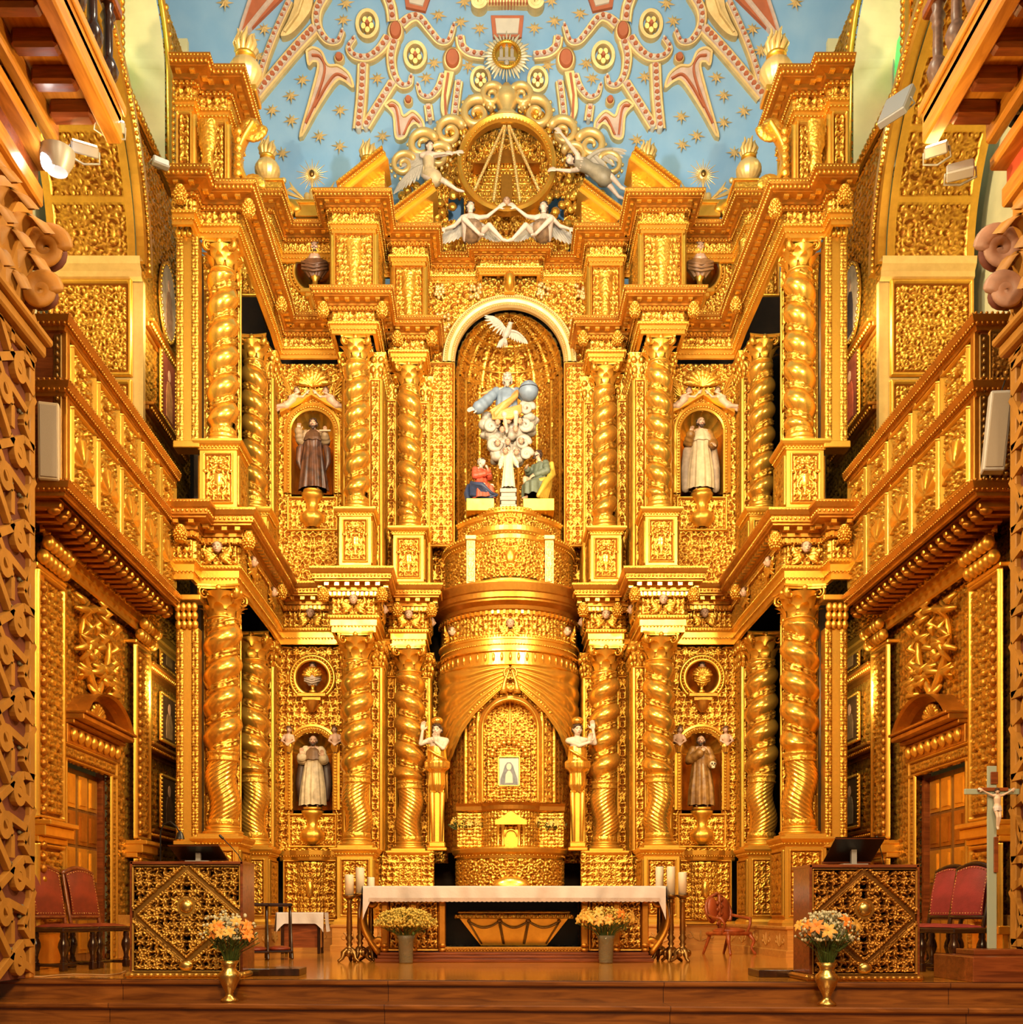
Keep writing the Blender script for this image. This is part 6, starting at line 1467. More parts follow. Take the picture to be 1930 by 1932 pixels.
# Mary, child, Joseph
def plinth(loc,w,d,h,lab,mat,steps=1):
    t=thing('figure_plinth',lab,'plinth',loc); b=MB()
    for k in range(steps): q=.02*(k%2); b.bbox(-w/2+q,w/2-q,-d/2+q,d/2-q,h*k/steps,h*(k+1)/steps,.008)
    obj('plinth_block',b,mat,t); return t
plinth((-.48,19.15,7.83),.50,.5,.22,'low gilded plinth under the red-robed woman',G_SMO); plinth((.56,19.15,7.83),.56,.5,.22,'low gilded plinth under the green-robed man',G_SMO); plinth((.02,19.1,7.89),.30,.3,.36,'stepped ivory pedestal under the white-robed child',IVORY,5)
seat=dict(hipR=(-.09,-.03,.50),hipL=(.09,-.03,.50),pelvis=(0,0,.50),waist=(0,0,.64),chest=(0,0,.86),neck=(0,0,1.03),head=(0,-.04,1.20),shR=(-.18,0,.97),shL=(.18,0,.97))
o,j,L,M,r=figure('kneeling woman in red dress and navy cloak with crossed hands, left of the child',(-.48,19.2,8.06),.55,{**seat,'head':(.02,-.06,1.20),'elR':(-.24,-.08,.74),'wrR':(.0,-.25,.80),'elL':(.22,-.14,.76),'wrL':(.06,-.32,.88),'knR':(-.12,-.40,.40),'anR':(-.1,-.05,.08),'toeR':(-.1,.1,.03),'knL':(.14,-.42,.42),'anL':(.1,-.3,.06),'toeL':(.1,-.45,.03)},.62,(.35,-1,.35),0,HAIR,None,1,SKIN_P,'statue','kneeling_figure',vox=.008)
b=MB(); robe(b,[(1.04,.08,.07,0,0),(.96,.20,.13,0,0),(.75,.18,.15,0,-.02),(.58,.20,.18,0,-.05),(.40,.30,.32,0,-.17),(.05,.34,.36,.02,-.16)],.62,8,.12,6); sleeve(b,j['shR'],j['elR'],j['wrR'],.055,.06,.05); sleeve(b,j['shL'],j['elL'],j['wrL'],.055,.06,.05,seed=2); obj('red_dress',b,RED,o)
b=MB()
for k in range(7): b.tube([V3((-.24,.10,.62-.03*k))*.62,V3((-.38,-.12,.46-.05*k))*.62,V3((-.22+.05*k,-.46,.36-.05*k))*.62,V3((.06+.03*k,-.54,.14))*.62],[.03,.045,.045,.02],8)
for k in range(4): b.tube([V3((-.3+.04*k,.16,.5))*.62,V3((-.40+.04*k,.1,.25))*.62,V3((-.42+.06*k,.0,.02))*.62],[.05,.06,.05],8)
obj('navy_cloak',b,BLUE,o)
b=MB(); b.ball(L((0,.25,.25)),(.98*r,1.0*r,1.05*r),12,10,M); b.tube([L((-.6,.3,-.3)),L((-.5,.4,-1.2))],[.4*r,.5*r],8); obj('white_veil',b,IVORY,o)
o,j,L,M,r=figure('small standing child in white robe on the ivory pedestal',(.02,19.1,8.26),0,dict(elR=(-.27,-.02,1.16),wrR=(-.30,-.10,.98),elL=(.28,-.02,1.16),wrL=(.33,-.08,1.02)),.46,(0,-1,.45),0,HAIR,None,.5,SKIN_P,'statue','child_figure',vox=.007)
b=MB(); robe(b,[(1.47,.08,.08,0,0),(1.38,.19,.13,0,0),(1.2,.19,.15,0,-.01),(.95,.19,.15,0,-.02),(.5,.23,.18,0,-.02),(.10,.27,.19,0,-.02)],.46,10,.10,9); sleeve(b,j['shR'],j['elR'],j['wrR'],.035,.045,.045); sleeve(b,j['shL'],j['elL'],j['wrL'],.035,.045,.045,seed=2); obj('white_robe',b,simple('cream_white_paint',(.80,.68,.45),.5,var=.2,vs=12),o)
o,j,L,M,r=figure('kneeling bearded man in grey-green robe and ochre cloak, right of the child',(.60,19.2,8.06),-.75,{**seat,'head':(-.03,-.06,1.22),'elR':(-.26,-.12,.80),'wrR':(-.14,-.34,.82),'elL':(.26,-.05,.74),'wrL':(.06,-.22,.66),'knR':(-.14,-.42,.56),'anR':(-.14,-.36,.10),'toeR':(-.14,-.52,.04),'knL':(.14,-.30,.22),'anL':(.12,.05,.08),'toeL':(.12,.2,.03)},.72,(-.3,-1,.45),0,HAIR,(HAIR,.4),.4,SKIN,'statue','kneeling_figure',vox=.008)
b=MB(); robe(b,[(1.05,.08,.08,0,0),(.97,.20,.14,0,0),(.76,.19,.16,0,-.02),(.58,.22,.20,0,-.05),(.42,.28,.34,-.02,-.18),(.12,.30,.34,-.02,-.18)],.72,8,.12,16); sleeve(b,j['shR'],j['elR'],j['wrR'],.065,.07,.05); sleeve(b,j['shL'],j['elL'],j['wrL'],.065,.07,.055,seed=2); obj('green_robe',b,GREEN,o)
b=MB()
for k in range(7): b.tube([V3((.10+.03*k,.12,.98))*.72,V3((.27,.06+.02*k,.72))*.72,V3((.30+.01*k,-.02-.03*k,.40))*.72,V3((.26,-.08-.05*k,.03))*.72],[.04,.055,.06,.04],8)
for k in range(3): b.tube([V3((-.1,-.3,.50-.04*k))*.72,V3((.1,-.30,.44-.05*k))*.72,V3((.28,-.12,.50))*.72],[.02,.05,.05],8)
obj('ochre_cloak',b,OCHRE,o)
# ---- the gilded ring held by four angels
RX,RY,RZ=.0,19.5,14.33
t=thing('crown_ring','great gilded ring with spokes meeting at its top, held by angels','ring',(RX,RY,RZ))
b=MB(); prof=[(.80,-.20),(.86,-.24),(.90,-.20),(.90,-.05),(.86,.02),(.80,.03),(.77,-.02),(.77,-.15)]
b.grid(np.array([[(r*math.cos(a),y,r*math.sin(a)) for r,y in prof] for a in np.linspace(0,2*PI,72,endpoint=False)]),cu=True,cv=True,smooth=False)
for a in np.linspace(0,2*PI,80): b.ball((.79*math.cos(a),-.22,.79*math.sin(a)),.018,6,4)
obj('ring_band',b,G_SMO,t)
for i,(x0,x1) in enumerate(((-.06,-.62),(-.03,-.24),(.03,.24),(.06,.62))):
    b=MB(); z1=-.48 if abs(x1)>.5 else -.60; b.tube([(x0,-.06,.74),((x0+x1)/2*1.05,-.05,.1),(x1,-.05,z1)],.028,8)
    for k in range(18): q=k/17; b.ball((x0+(x1-x0)*q,-.085,.74+(z1-.74)*q),.02,6,4)
    obj('spoke',b,G_PAL,t)
t=thing('inner_temple','dark gilded stepped temple seen inside the ring','temple',(RX,RY+.32,RZ-.62)); b=MB()
for k in range(6):
    w=.60-.05*k; b.bbox(-w,w,-.1,.25,.12+k*.13,.24+k*.13,.01)
    for q in range(12): b.ball((-w+.05+q*(2*w-.1)/11,-.12,.18+k*.13),(.03,.03,.04),6,4)
obj('tiers',b,G_CAR,t); b=MB(); b.prism([(-.62,.85),(.62,.85),(0,1.12)],((0,-.16,0),(1,0,0),(0,0,1),(0,1,0)),.3); b.box(-.10,.10,-.3,0,.0,.55); obj('roof',b,G_BRO,t)
cherub((RX,RY-.02,RZ-.70),0,'dark grey head at the foot of the ring','ring foot head',.95)
t=thing('crest_panel','pierced gilded scrollwork panel behind the ring and angels','panel',(0,0,0)); b=MB()
panel(b,(-1.75,20.1,12.6),(1,0,0),(0,0,1),3.5,3.0,'scroll',.8,.10,.014,mask=lambda x,z:(((x/1.62)**2+((z+.05)/1.42)**2)<1+.10*np.cos(np.arctan2(z+.05,x)*14))&~((np.abs(np.abs(x)-.95)<.14)&(np.abs(z+.15)<.2))); obj('carved_scrolls',b,G_REL,t)
# crest above the ring: volutes, leaves, bud and sun medallion
t=thing('ring_crest','gilded crest of volutes and leaf sprays crowning the ring','crest',(RX,RY+.1,RZ))
for sg in(-1,1):
    for k,(cx_,cz_,rr,w_) in enumerate(((.55,1.05,.30,.09),(1.05,.70,.26,.08),(1.25,.25,.22,.07),(.28,1.35,.20,.07),(1.55,.42,.26,.08),(1.9,.05,.22,.06))):
        b=MB(); n=40; b.tube([(sg*(cx_+rr*(1-.8*q)*math.cos(2.6-q*9)),-.05-.02*k,cz_+rr*(1-.8*q)*math.sin(2.6-q*9)) for q in np.linspace(0,1,n)],[w_*(1-.6*q) for q in np.linspace(0,1,n)],8,flat=1.4)
        for q in np.linspace(0,.6,12): b.ball((sg*(cx_+rr*1.05*math.cos(2.6-q*9)),-.10,cz_+rr*1.05*math.sin(2.6-q*9)),.035,6,4)
        obj('volute',b,G_PAL,t)
b=MB(); rs=random.Random(8)
for k in range(120):
    sg=rs.choice((-1,1)); a=rs.uniform(.15,1.35); rr=rs.uniform(.98,1.25); x=sg*rr*math.sin(a)*1.15; z=rr*math.cos(a); b.ball((x,rs.uniform(-.05,.1),z),(.07,.05,.07),7,5)
for k in range(90):
    sg=rs.choice((-1,1)); x=sg*rs.uniform(.75,2.0); z=rs.uniform(-.9,.35)-abs(x)*.12; b.ball((x,rs.uniform(.25,.4),z),(.09,.06,.08),7,5)
obj('leaf_sprays',b,G_CAR,t)
b=MB(); b.lathe([(.22,.88),(.26,.95),(.16,1.0),(.12,1.1),(.20,1.25),(.22,1.38),(.12,1.5),(.06,1.6),(.0,1.62)],16,(0,-.05,0),fn=lambda T,z,r:r*(1+.10*np.abs(np.sin(T*4)))); obj('bud_finial',b,G_PAL,t)
t=thing('sun_medallion','round sun medallion with pale rays and castle relief above the crest','medallion',(RX,RY+.05,az(105,19.55)))
b=MB()
for k in range(36):
    a=k*2*PI/36; r1=(.46,.38,.42)[k%3]; b.tube([(.22*math.cos(a),.02,.22*math.sin(a)),(.34*math.cos(a),.0,.34*math.sin(a)),(r1*math.cos(a),.02,r1*math.sin(a))],[.018,.034,.014],5,flat=.6)
obj('rays',b,simple('ivory_gold_paint',(.86,.74,.48),.35,metal=.3),t)
b=MB(); b.tube([(.235*math.cos(a),-.03,.235*math.sin(a)) for a in np.linspace(0,2*PI,48)],.035,8,cap=False); 
for a in np.linspace(0,2*PI,36): b.ball((.235*math.cos(a),-.065,.235*math.sin(a)),.016,6,4)
b.prism([(.22*math.cos(a),.22*math.sin(a)) for a in np.linspace(0,2*PI,36)[:-1]],((0,0,0),(1,0,0),(0,0,1),(0,1,0)),.03); obj('rim',b,G_SMO,t)
b=MB()
for x,h in((-.10,.13),(0,.17),(.10,.13)): b.box(x-.03,x+.03,-.04,.0,-.06,h-.04); b.box(x-.008,x+.008,-.04,-.02,h-.04,h+.02); b.box(x-.022,x+.022,-.04,-.02,h-.015,h-.0)
b.box(-.16,.16,-.03,0,-.10,-.05); b.ball((0,-.03,-.15),(.05,.03,.05),8,6); obj('castle_relief',b,IVORY,t)
# angels
def angel(lab,loc,rz,J,s,look,tun,wings,grp='angels around the ring',skin=SKIN_P,hair=HAIR,sk=None):
    o,j,L,M,r=figure(lab,loc,rz,J,s,look,0,hair,None,.4,skin,'angel','angel',grp,vox=.0095,hs=1.25)
    b=MB(); c=j['chest']*.5+j['pelvis']*.5; up=(j['neck']-j['pelvis'])
    pts=[j['neck']*.85+j['chest']*.15,j['chest']*1.0,j['waist'],j['pelvis'],(j['pelvis']*.35+(j['knR']+j['knL'])*.325)]
    n=14; rs=random.Random(int(abs(loc[0])*77))
    b.tube(pts,[.09*s,.150*s,.125*s,.165*s,.19*s],22)
    for k in range(9):
        a=k*2*PI/9; off=V3((math.cos(a),math.sin(a)*.8,0))*.135*s; b.tube([p+off*(1 if i else .6) for i,p in enumerate(pts[1:])]+[pts[-1]+off*1.15-V3((0,0,.05*s))],[.022*s,.024*s,.034*s,.046*s,.03*s],6)
    obj('tunic',b,tun,o)
    for (rt,tp,ot,wd) in wings:
        w=MB(); wing_mb(w,V3(rt)*s,V3(tp)*s,ot,wd*s,9); obj('wing',w,IVORY,o)
    return o
TUN1=simple('ivory_gold_tunic_paint',(.74,.54,.30),.45,var=.3,vs=9); TUN2=simple('brown_striped_tunic_paint',(.40,.24,.13),.45,var=.5,vs=14); TUN3=simple('grey_bronze_tunic_paint',(.36,.29,.19),.45,var=.4,vs=8)
sit=dict(pelvis=(0,0,.45),waist=(0,0,.60),chest=(0,0,.82),neck=(0,0,1.0),head=(0,-.03,1.16),shR=(-.18,0,.94),shL=(.18,0,.94),hipR=(-.09,-.03,.44),hipL=(.09,-.03,.44))
# lower pair, seated on the cornice
for sg in(-1,1):
    J={**sit}
    A,B=('L','R') if sg<0 else ('R','L')          # A: arm towards the centre
    J['el'+A]=(-sg*.38,-.08,.92); J['wr'+A]=(-sg*.62,-.12,1.08); J['el'+B]=(sg*.36,-.06,.72); J['wr'+B]=(sg*.56,-.12,.62)
    J['kn'+A]=(-sg*.42,-.42,.50); J['an'+A]=(-sg*.72,-.42,.18); J['toe'+A]=(-sg*.84,-.5,.10); J['kn'+B]=(sg*.14,-.46,.62); J['an'+B]=(-sg*.22,-.5,.24); J['toe'+B]=(-sg*.30,-.62,.16)
    angel(f'seated angel in brown striped tunic reaching to the ring foot, lower {SIDE[sg]}',(sg*.66,19.12,12.44),0,J,.80,(-sg*.3,-1,.5),TUN2,[((sg*.05,.12,.9),(sg*.52,.15,.72),(sg*.2,0,-1),.42),((-sg*.08,.12,.9),(-sg*.45,.16,.75),(-sg*.2,0,-1),.36)])
# upper left: striding in the air, arms out to the ring
angel('flying angel in ivory tunic with bare legs, stretching both arms to the ring, upper left',(-1.42,19.3,13.40),0,dict(head=(.02,-.02,1.62),neck=(.0,0,1.48),elR=(.10,-.12,1.36),wrR=(.40,-.18,1.34),elL=(.34,-.06,1.38),wrL=(.66,-.12,1.40),knR=(.06,-.22,.66),anR=(-.12,-.05,.26),toeR=(-.16,-.2,.16),hipL=(.10,0,.92),knL=(.42,-.14,.66),anL=(.70,-.02,.55),toeL=(.86,-.04,.50)),.74,(.6,-1,.3),TUN1,[((-.10,.14,1.38),(-.34,.2,1.62),(-.35,0,-1),.50),((-.12,.12,1.25),(-.75,.2,.82),(.05,0,-.6),.34)])
# upper right: lying in the air
angel('flying angel in grey bronze robe with raised white wing, gripping the ring, upper right',(1.30,19.3,13.82),0,dict(head=(-.20,-.10,.62),neck=(-.08,-.02,.62),chest=(.10,0,.58),waist=(.28,0,.48),pelvis=(.42,0,.40),shR=(-.02,-.10,.72),shL=(.0,.08,.52),elR=(-.20,-.12,.94),wrR=(-.40,-.14,1.18),elL=(-.20,-.1,.36),wrL=(-.50,-.14,.36),hipR=(.46,-.05,.38),hipL=(.46,.05,.34),knR=(.74,-.12,.22),knL=(.72,.04,.12),anR=(.98,0,.05),anL=(.92,.05,-.12),toeR=(1.1,0,.0),toeL=(1.05,.05,-.18)),.80,(-.5,-1,.2),TUN3,[((.12,.10,.68),(.78,.12,1.02),(.15,0,-1),.40),((.10,.14,.6),(.55,.2,.65),(.2,0,-.8),.3)])
# ---- pine cones hanging under the cornices
def cone_proto():
    t=thing('pine_cone_pendant','x','pendant'); b=MB(); b.lathe([(.0,-.17),(.03,-.16),(.07,-.09),(.08,-.03),(.06,.03),(.02,.05)],14)
    for r_ in range(6):
        for k in range(9): a=(k+.5*(r_%2))*2*PI/9; z=-.14+.035*r_; rr=.045+.04*math.sin((r_+.6)/6*PI); b.ball((rr*math.cos(a),rr*math.sin(a),z),(.022,.022,.02),6,4)
    obj('cone',b,G_SMO,t); b=MB(); b.lathe([(.05,.04),(.07,.06),(.05,.08)],12); obj('stem_plate',b,G_SMO,t); return t
pc=None
for sg in(-1,1):
    for tier,zz in(('lower',6.06),('upper',10.86)):
        for (x,y,w) in((4.70,15.0,'outer corner of the pier'),(3.80,15.3,'inner corner of the pier'),(3.80,17.72,'return behind the pier'),(3.12,17.86,'outer corner over the niche column'),(2.13,17.86,'inner corner over the niche column'),(1.95,18.75,'outer corner by the centre'),(1.34,18.75,'inner corner by the centre')):
            lb=f'gilded pine cone under the {tier} cornice, {SIDE[sg]} side, {w}'
            if pc is None: pc=cone_proto(); pc.location=(sg*x,y,zz); pc['label']=lb; pc['group']='pine cone pendants'
            else: dup(pc,(sg*x,y,zz),0,lb,'pine cone pendants')
# ---------------------------------------------------------------- altar table and its furnishings
t=thing('altar_table','long carved gilded altar table with glazed case in its front','table',(0.03,14.0,0))
b=MB()
for za,zb,i in((0,.05,0),(.05,.09,.03),(.09,.13,.06)): b.bbox(-1.86+i,1.80-i,-.12+i,1.0-i,za,zb,.01)
obj('plinth',b,MWOOD,t)
b=MB()
for s in(-1,1):
    x0,x1=(-1.76,-.97) if s<0 else (.88,1.74); b.box(x0,x1,.06,.9,.10,.93)
b.box(-.97,.88,.70,.9,.1,.93); b.box(-.97,.88,.06,.7,.84,.93); obj('carcass',b,MWOOD,t)
LBG=gold('bronze_gilding',hi=(.85,.46,.08),lo=(.2,.07,.01),relief=True)  # bronze-toned gilding for the altar front panels
for x0,w in((-1.72,.72),(.95,.74)): b=MB(); panel(b,(x0,.05,.14),(1,0,0),(0,0,1),w,.72,'leaf',.42,.05,.009,frame=.03); obj('carved_front_panel',b,LBG,t)
b=MB()
for x in(-1.74,-1.36,-.98,.90,1.32,1.70):
    b.bbox(x-.045,x+.045,-.02,.06,.13,.90,.012)
    for z in(.16,.22,.80,.86): b.ball((x,-.03,z),(.055,.03,.03),8,6)
b.bbox(-.98,.90,-.02,.05,.13,.20,.01); b.bbox(-.98,.90,-.02,.05,.83,.90,.01)
for k in range(44): b.ball((-.95+k*.0425,-.03,.165),.016,6,4)
obj('pilaster_mouldings',b,G_BRO,t)
for s in(-1,1):
    b=MB(); x=-1.80 if s<0 else 1.76
    pts=[(x+s*(.02+.14*math.sin(q*PI)*1.0*(q>.0)-.10*q*0+.14*q),.12,.12+.76*q) for q in np.linspace(0,1,20)]; b.tube(pts,.05,8,flat=4)
    b.tube([(x+s*(.10-.085*(1-q*.8)*math.cos(q*9)),.02,.80+.085*(1-q*.8)*math.sin(q*9)) for q in np.linspace(0,1,24)],[.03*(1-.5*q) for q in np.linspace(0,1,24)],7,flat=2); b.tube([(x+s*(.03-.06*(1-q*.8)*math.cos(q*9)),.02,.24+.06*(1-q*.8)*math.sin(q*9)) for q in np.linspace(0,1,24)],[.025*(1-.5*q) for q in np.linspace(0,1,24)],7,flat=2); obj('end_scroll',b,G_BRO,t)
b=MB(); b.box(-.95,.86,.10,.68,.195,.205); b.box(-.95,.86,.66,.68,.2,.84); obj('case_lining',b,BLACK,t)
b=MB(); b.bbox(-1.98,1.92,-.10,1.05,.93,.985,.01); obj('tabletop',b,MWOOD,t)
glass=simple('clear_glass',(.95,.95,.92),.03,trans=1.0); glass.node_tree.nodes['Principled BSDF'].inputs['IOR'].default_value=1.1
b=MB(); b.add([(-.96,.03,.20),(.88,.03,.20),(.88,.03,.83),(-.96,.03,.83)],np.array([(0,1,2,3)]),False); obj('glass_pane',b,glass,t)
t=thing('reliquary_casket','gilded tapering casket with swags inside the glazed altar front','casket',(0,14.36,.21))
b=MB(); 
def frus(mb,z0,z1,w0,w1,d0,d1): mb.add([(-w0,-d0,z0),(w0,-d0,z0),(w0,d0,z0),(-w0,d0,z0),(-w1,-d1,z1),(w1,-d1,z1),(w1,d1,z1),(-w1,d1,z1)],np.array([(0,3,2,1),(4,5,6,7),(0,1,5,4),(1,2,6,5),(2,3,7,6),(3,0,4,7)]),False)
frus(b,.0,.36,.44,.72,.16,.22); obj('casket_body',b,G_SMO,t)
b=MB(); b.bbox(-.80,.80,-.26,.24,.36,.42,.012); b.bbox(-.76,.76,-.24,.22,.42,.47,.02)
for k in range(30): b.ball((-.77+k*.053,-.27,.40),(.02,.015,.025),6,4)
obj('rim',b,G_CAR,t)
b=MB()
for x0,x1 in((-.60,-.20),(-.18,.18),(.20,.60)):
    n=12; b.tube([(x0+(x1-x0)*q,-.235+.0*q,.32-.08*math.sin(q*PI)) for q in np.linspace(0,1,n)],.014,6)
    for x in(x0,x1): b.ball((x,-.24,.33),.025,8,6); b.tube([(x,-.225,.31),(x*.72,-.185,.03)],.012,6)
obj('swags',b,BRONZE,t)
# cloth
def cloth_mesh(x0,x1,y0,y1,zt,drop,seed=1,corner=.0,endlen=.28):
    m=MB(); nx=170; xs=np.linspace(x0,x1,nx); rs=np.random.default_rng(seed)
    def wav(x): return .018*np.sin(x*7+seed)+.012*np.sin(x*17+2*seed)+.008*np.sin(x*31)
    v=np.linspace(0,1,12); rows=[]
    rows.append(np.stack([xs,np.full(nx,y1),np.full(nx,zt)],-1)); rows.append(np.stack([xs,np.full(nx,y0+.03),np.full(nx,zt+.002)],-1))
    for q in v:
        e=np.clip((np.abs(xs-(x0+x1)/2)-((x1-x0)/2-.12))/.12,0,1)
        d=drop+corner*e**1.2; rows.append(np.stack([xs,y0-wav(xs)*q-.012*q,zt-.006-d*q],-1))
    m.grid(np.array(rows))
    for s,x in((-1,x0),(1,x1)):
        ys=np.linspace(y0,y1,24); R=[]
        for q in np.linspace(0,1,10): 
            d=np.interp(ys,[y0,y0+.2,y1],[drop+corner,endlen,endlen]); R.append(np.stack([x+s*(.015+.03*q*np.sin(ys*9)+.03*q),ys,zt-d*q],-1))
        m.grid(np.array(R))
    return m,wav
t=thing('altar_cloth','white lace-trimmed cloth hanging over the altar table, long corner tips','cloth',(.0,13.86,0))
m,wav=cloth_mesh(-1.98,1.98,0,1.2,1.0,.155,2,.28); obj('linen',m,WHITE,t)
b=MB(); LACE=simple('pinkish_lace',(.62,.48,.42),.9,bump=.5,bs=160)
xs=np.linspace(-1.90,1.90,320); R=[]
for q in np.linspace(0,1,5): R.append(np.stack([xs,-wav(xs)-.016+0*xs,.845-(.045+.010*np.abs(np.sin(xs*52)))*q],-1))
b.grid(np.array(R)); obj('lace_trim',b,LACE,t)
# candlesticks and candles
def stick_proto(h):
    t=thing('candlestick','x','candlestick'); b=MB()
    for k in range(3):
        a=PI/2+k*2*PI/3; b.tube([(.03*math.cos(a),.03*math.sin(a),.17),(.08*math.cos(a),.08*math.sin(a),.12),(.10*math.cos(a),.10*math.sin(a),.05),(.145*math.cos(a),.145*math.sin(a),.02)],[.035,.045,.025,.022],8); b.ball((.145*math.cos(a),.145*math.sin(a),.02),.022,8,6); b.ball((.075*math.cos(a+1.04),.075*math.sin(a+1.04),.12),(.04,.04,.05),8,6)
    b.lathe([(.09,.10),(.10,.13),(.05,.17),(.06,.19)],3*6); obj('tripod_foot',b,BRONZE,t)
    b=MB(); b.lathe([(.055,.185),(.03,.21),(.045,.24),(.028,.27),(.055,.32),(.03,.36),(.04,.38),(.034,.40),(.040,.42),(.030,h-.10),(.045,h-.085),(.028,h-.07),(.05,h-.045)],20); obj('shaft',b,BRONZE,t)
    b=MB(); b.lathe([(.03,h-.05),(.075,h-.02),(.085,h),(.08,h+.008),(.0,h+.005)],24); obj('drip_pan',b,BRONZE,t); return t
sp=None
CN=[(-2.17,13.95,.87,.27,.058,'left trio, shorter one at the outer edge'),(-2.05,14.12,.90,.34,.058,'left trio, tall one in the middle'),(-1.93,14.35,.86,.26,.05,'left trio, hidden behind the altar cloth tip'),(1.97,14.3,.90,.36,.055,'right trio, partly behind the cloth'),(2.08,14.05,.88,.37,.055,'right trio, tallest in the middle'),(2.21,13.92,.88,.29,.055,'right trio, shorter one at the outer edge')]
for i,(x,y,h,ch,r,w) in enumerate(CN):
    lb='tall bronze candlestick on three clawed feet beside the altar, '+w
    if sp is None: sp=stick_proto(.88); sp.location=(x,y,0); sp.scale=(1,1,h/.88); sp['label']='bronze clawfoot candlestick, '+w; sp['group']='altar candlesticks'
    else: dup(sp,(x,y,0),i*.7,'bronze clawfoot candlestick, '+w,'altar candlesticks',(1,1,h/.88))
    c=MB(); c.lathe([(.0,0),(r,0),(r,ch-.01),(r*.9,ch),(r*.35,ch-.012),(0,ch-.015)],24,fn=lambda T,z,q:q*(1+.01*np.sin(T*3+z*20))); o=obj('candle',c,WAX,None,(x,y,h+.012)); tag(o,'thick ivory pillar candle, '+w,'candle','altar candles'); c=MB(); c.tube([(0,0,ch-.012),(0,0,ch+.012)],.004,5); obj('wick',c,BLACK,o)
# ---- flowers
LEAF=simple('leaf_green',(.10,.16,.03),.5,var=.4,vs=20); YEL=simple('small_yellow_blossom',(.78,.56,.10),.6,var=.35,vs=30); LIL=simple('orange_lily_petal',(.80,.20,.02),.5,col2=(.85,.33,.04),vs=25); LILY=simple('yellow_lily_petal',(.86,.47,.08),.5,var=.25,vs=25); WHT=simple('tiny_white_blossom',(.72,.68,.45),.7,var=.3,vs=40)
def lily(mb,c,d,r):
    c=Vector(c); d=Vector(d).normalized(); x=d.orthogonal().normalized(); y=d.cross(x)
    for k in range(6):
        a=k*PI/3; e=x*math.cos(a)+y*math.sin(a); side=d.cross(e)
        R=[]
        for q,w in((.05,.12),(.35,.26),(.7,.22),(1.0,.03)):
            p=c+e*(r*q)+d*(r*(.55*q-.55*q*q*q)); R.append([p-side*r*w,p+d*r*.04,p+side*r*w])
        mb.grid(np.array([[tuple(v) for v in row] for row in R]))
def bouquet(name,lab,loc,W_,D,H,nl,nf,lmat,fmat,seed,neck=.05,green=60):
    t=thing(name,lab,'flowers',loc); rs=random.Random(seed)
    st=MB()
    for k in range(green):
        a=rs.random()*6.28; q=math.sqrt(rs.random()); x=W_*q*math.cos(a); y=D*q*math.sin(a); z=H*(.35+.6*rs.random()*(1-.45*q)); st.tube([(neck*.4*math.cos(a),neck*.4*math.sin(a),-.08),(x*.4,y*.4,z*.5),(x,y,z)],.004,4,cap=False)
        e=Vector((rs.uniform(-1,1),rs.uniform(-1,1),rs.uniform(-.2,1))).normalized()*.09; p=Vector((x*.7,y*.7,z*.62)); s=e.cross(Vector((0,0,1))).normalized()*.014
        st.grid(np.array([[tuple(p-s*.3),tuple(p),tuple(p+s*.3)],[tuple(p+e*.5-s),tuple(p+e*.5),tuple(p+e*.5+s)],[tuple(p+e-s*.1),tuple(p+e),tuple(p+e+s*.1)]]))
    obj('stems_and_leaves',st,LEAF,t)
    if nf:
        f=MB()
        for k in range(nf):
            a=rs.random()*6.28; q=rs.random()**.4; e=rs.random()*PI*.5; x=W_*q*math.cos(a)*math.cos(e*.9); y=D*q*math.sin(a)*math.cos(e*.9); z=H*(.42+.55*math.sin(e)*q) ; f.ball((x,y,z),rs.uniform(.011,.019),5,3)
        o=obj('small_blossoms',f,fmat,t); o['kind']='stuff'
    for k in range(nl):
        a=rs.random()*6.28; q=.55+.45*rs.random(); z=H*(.50+.45*rs.random()*(1.1-q*.6)); x=W_*q*math.cos(a); y=-abs(D*q*math.sin(a)) if k%3 else D*q*math.sin(a)
        m=MB(); lily(m,(x,y,z),(x,y-.08,.05+z*.25),rs.uniform(.06,.085)); obj('lily',m,lmat[k%len(lmat)],t)
    return t
def vase(name,lab,loc,prof,mat,handles=False):
    t=thing(name,lab,'vase',loc); b=MB(); b.lathe(prof,32); obj('vase_body',b,mat,t)
    if handles:
        b=MB()
        for s in(-1,1): b.tube([(s*.05,0,.20),(s*.11,0,.19),(s*.12,0,.13),(s*.085,0,.10)],.009,6)
        obj('handles',b,mat,t)
    else:
        b=MB(); r,z=prof[-1]; b.tube([(prof[-2][0]*math.cos(a),prof[-2][0]*math.sin(a),prof[-2][1]) for a in np.linspace(0,2*PI,28)],.006,6,cap=False); obj('rim',b,mat,t)
    return t
BV=[(.0,0),(.085,0),(.085,.02),(.04,.05),(.035,.08),(.07,.15),(.105,.23),(.10,.27),(.06,.31),(.065,.34),(.09,.385),(.085,.385),(.05,.32)]
vase('brass_vase','brass vase on the step below the left lectern','' or (-2.80,10.06,-.198),BV,BRASS); bouquet('flower_bouquet','orange lilies with greenery in the left step vase',(-2.80,10.06,.18),.30,.26,.50,16,160,[LIL,LIL,LILY],WHT,5)
vase('brass_vase','brass vase on the step below the right lectern',(2.74,9.66,-.198),BV,BRASS); bouquet('flower_bouquet','orange lilies and white sprays in the right step vase',(2.74,9.66,.18),.30,.26,.50,13,420,[LIL,LILY,LIL],WHT,6)
GV=[(.0,0.01),(.085,0),(.09,.02),(.10,.30),(.12,.36),(.115,.36),(.095,.30),(.08,.03),(.0,.03)]
GLASSV=simple('yellowish_cut_glass',(.75,.66,.42),.08,trans=.8,bump=.4,bs=40)
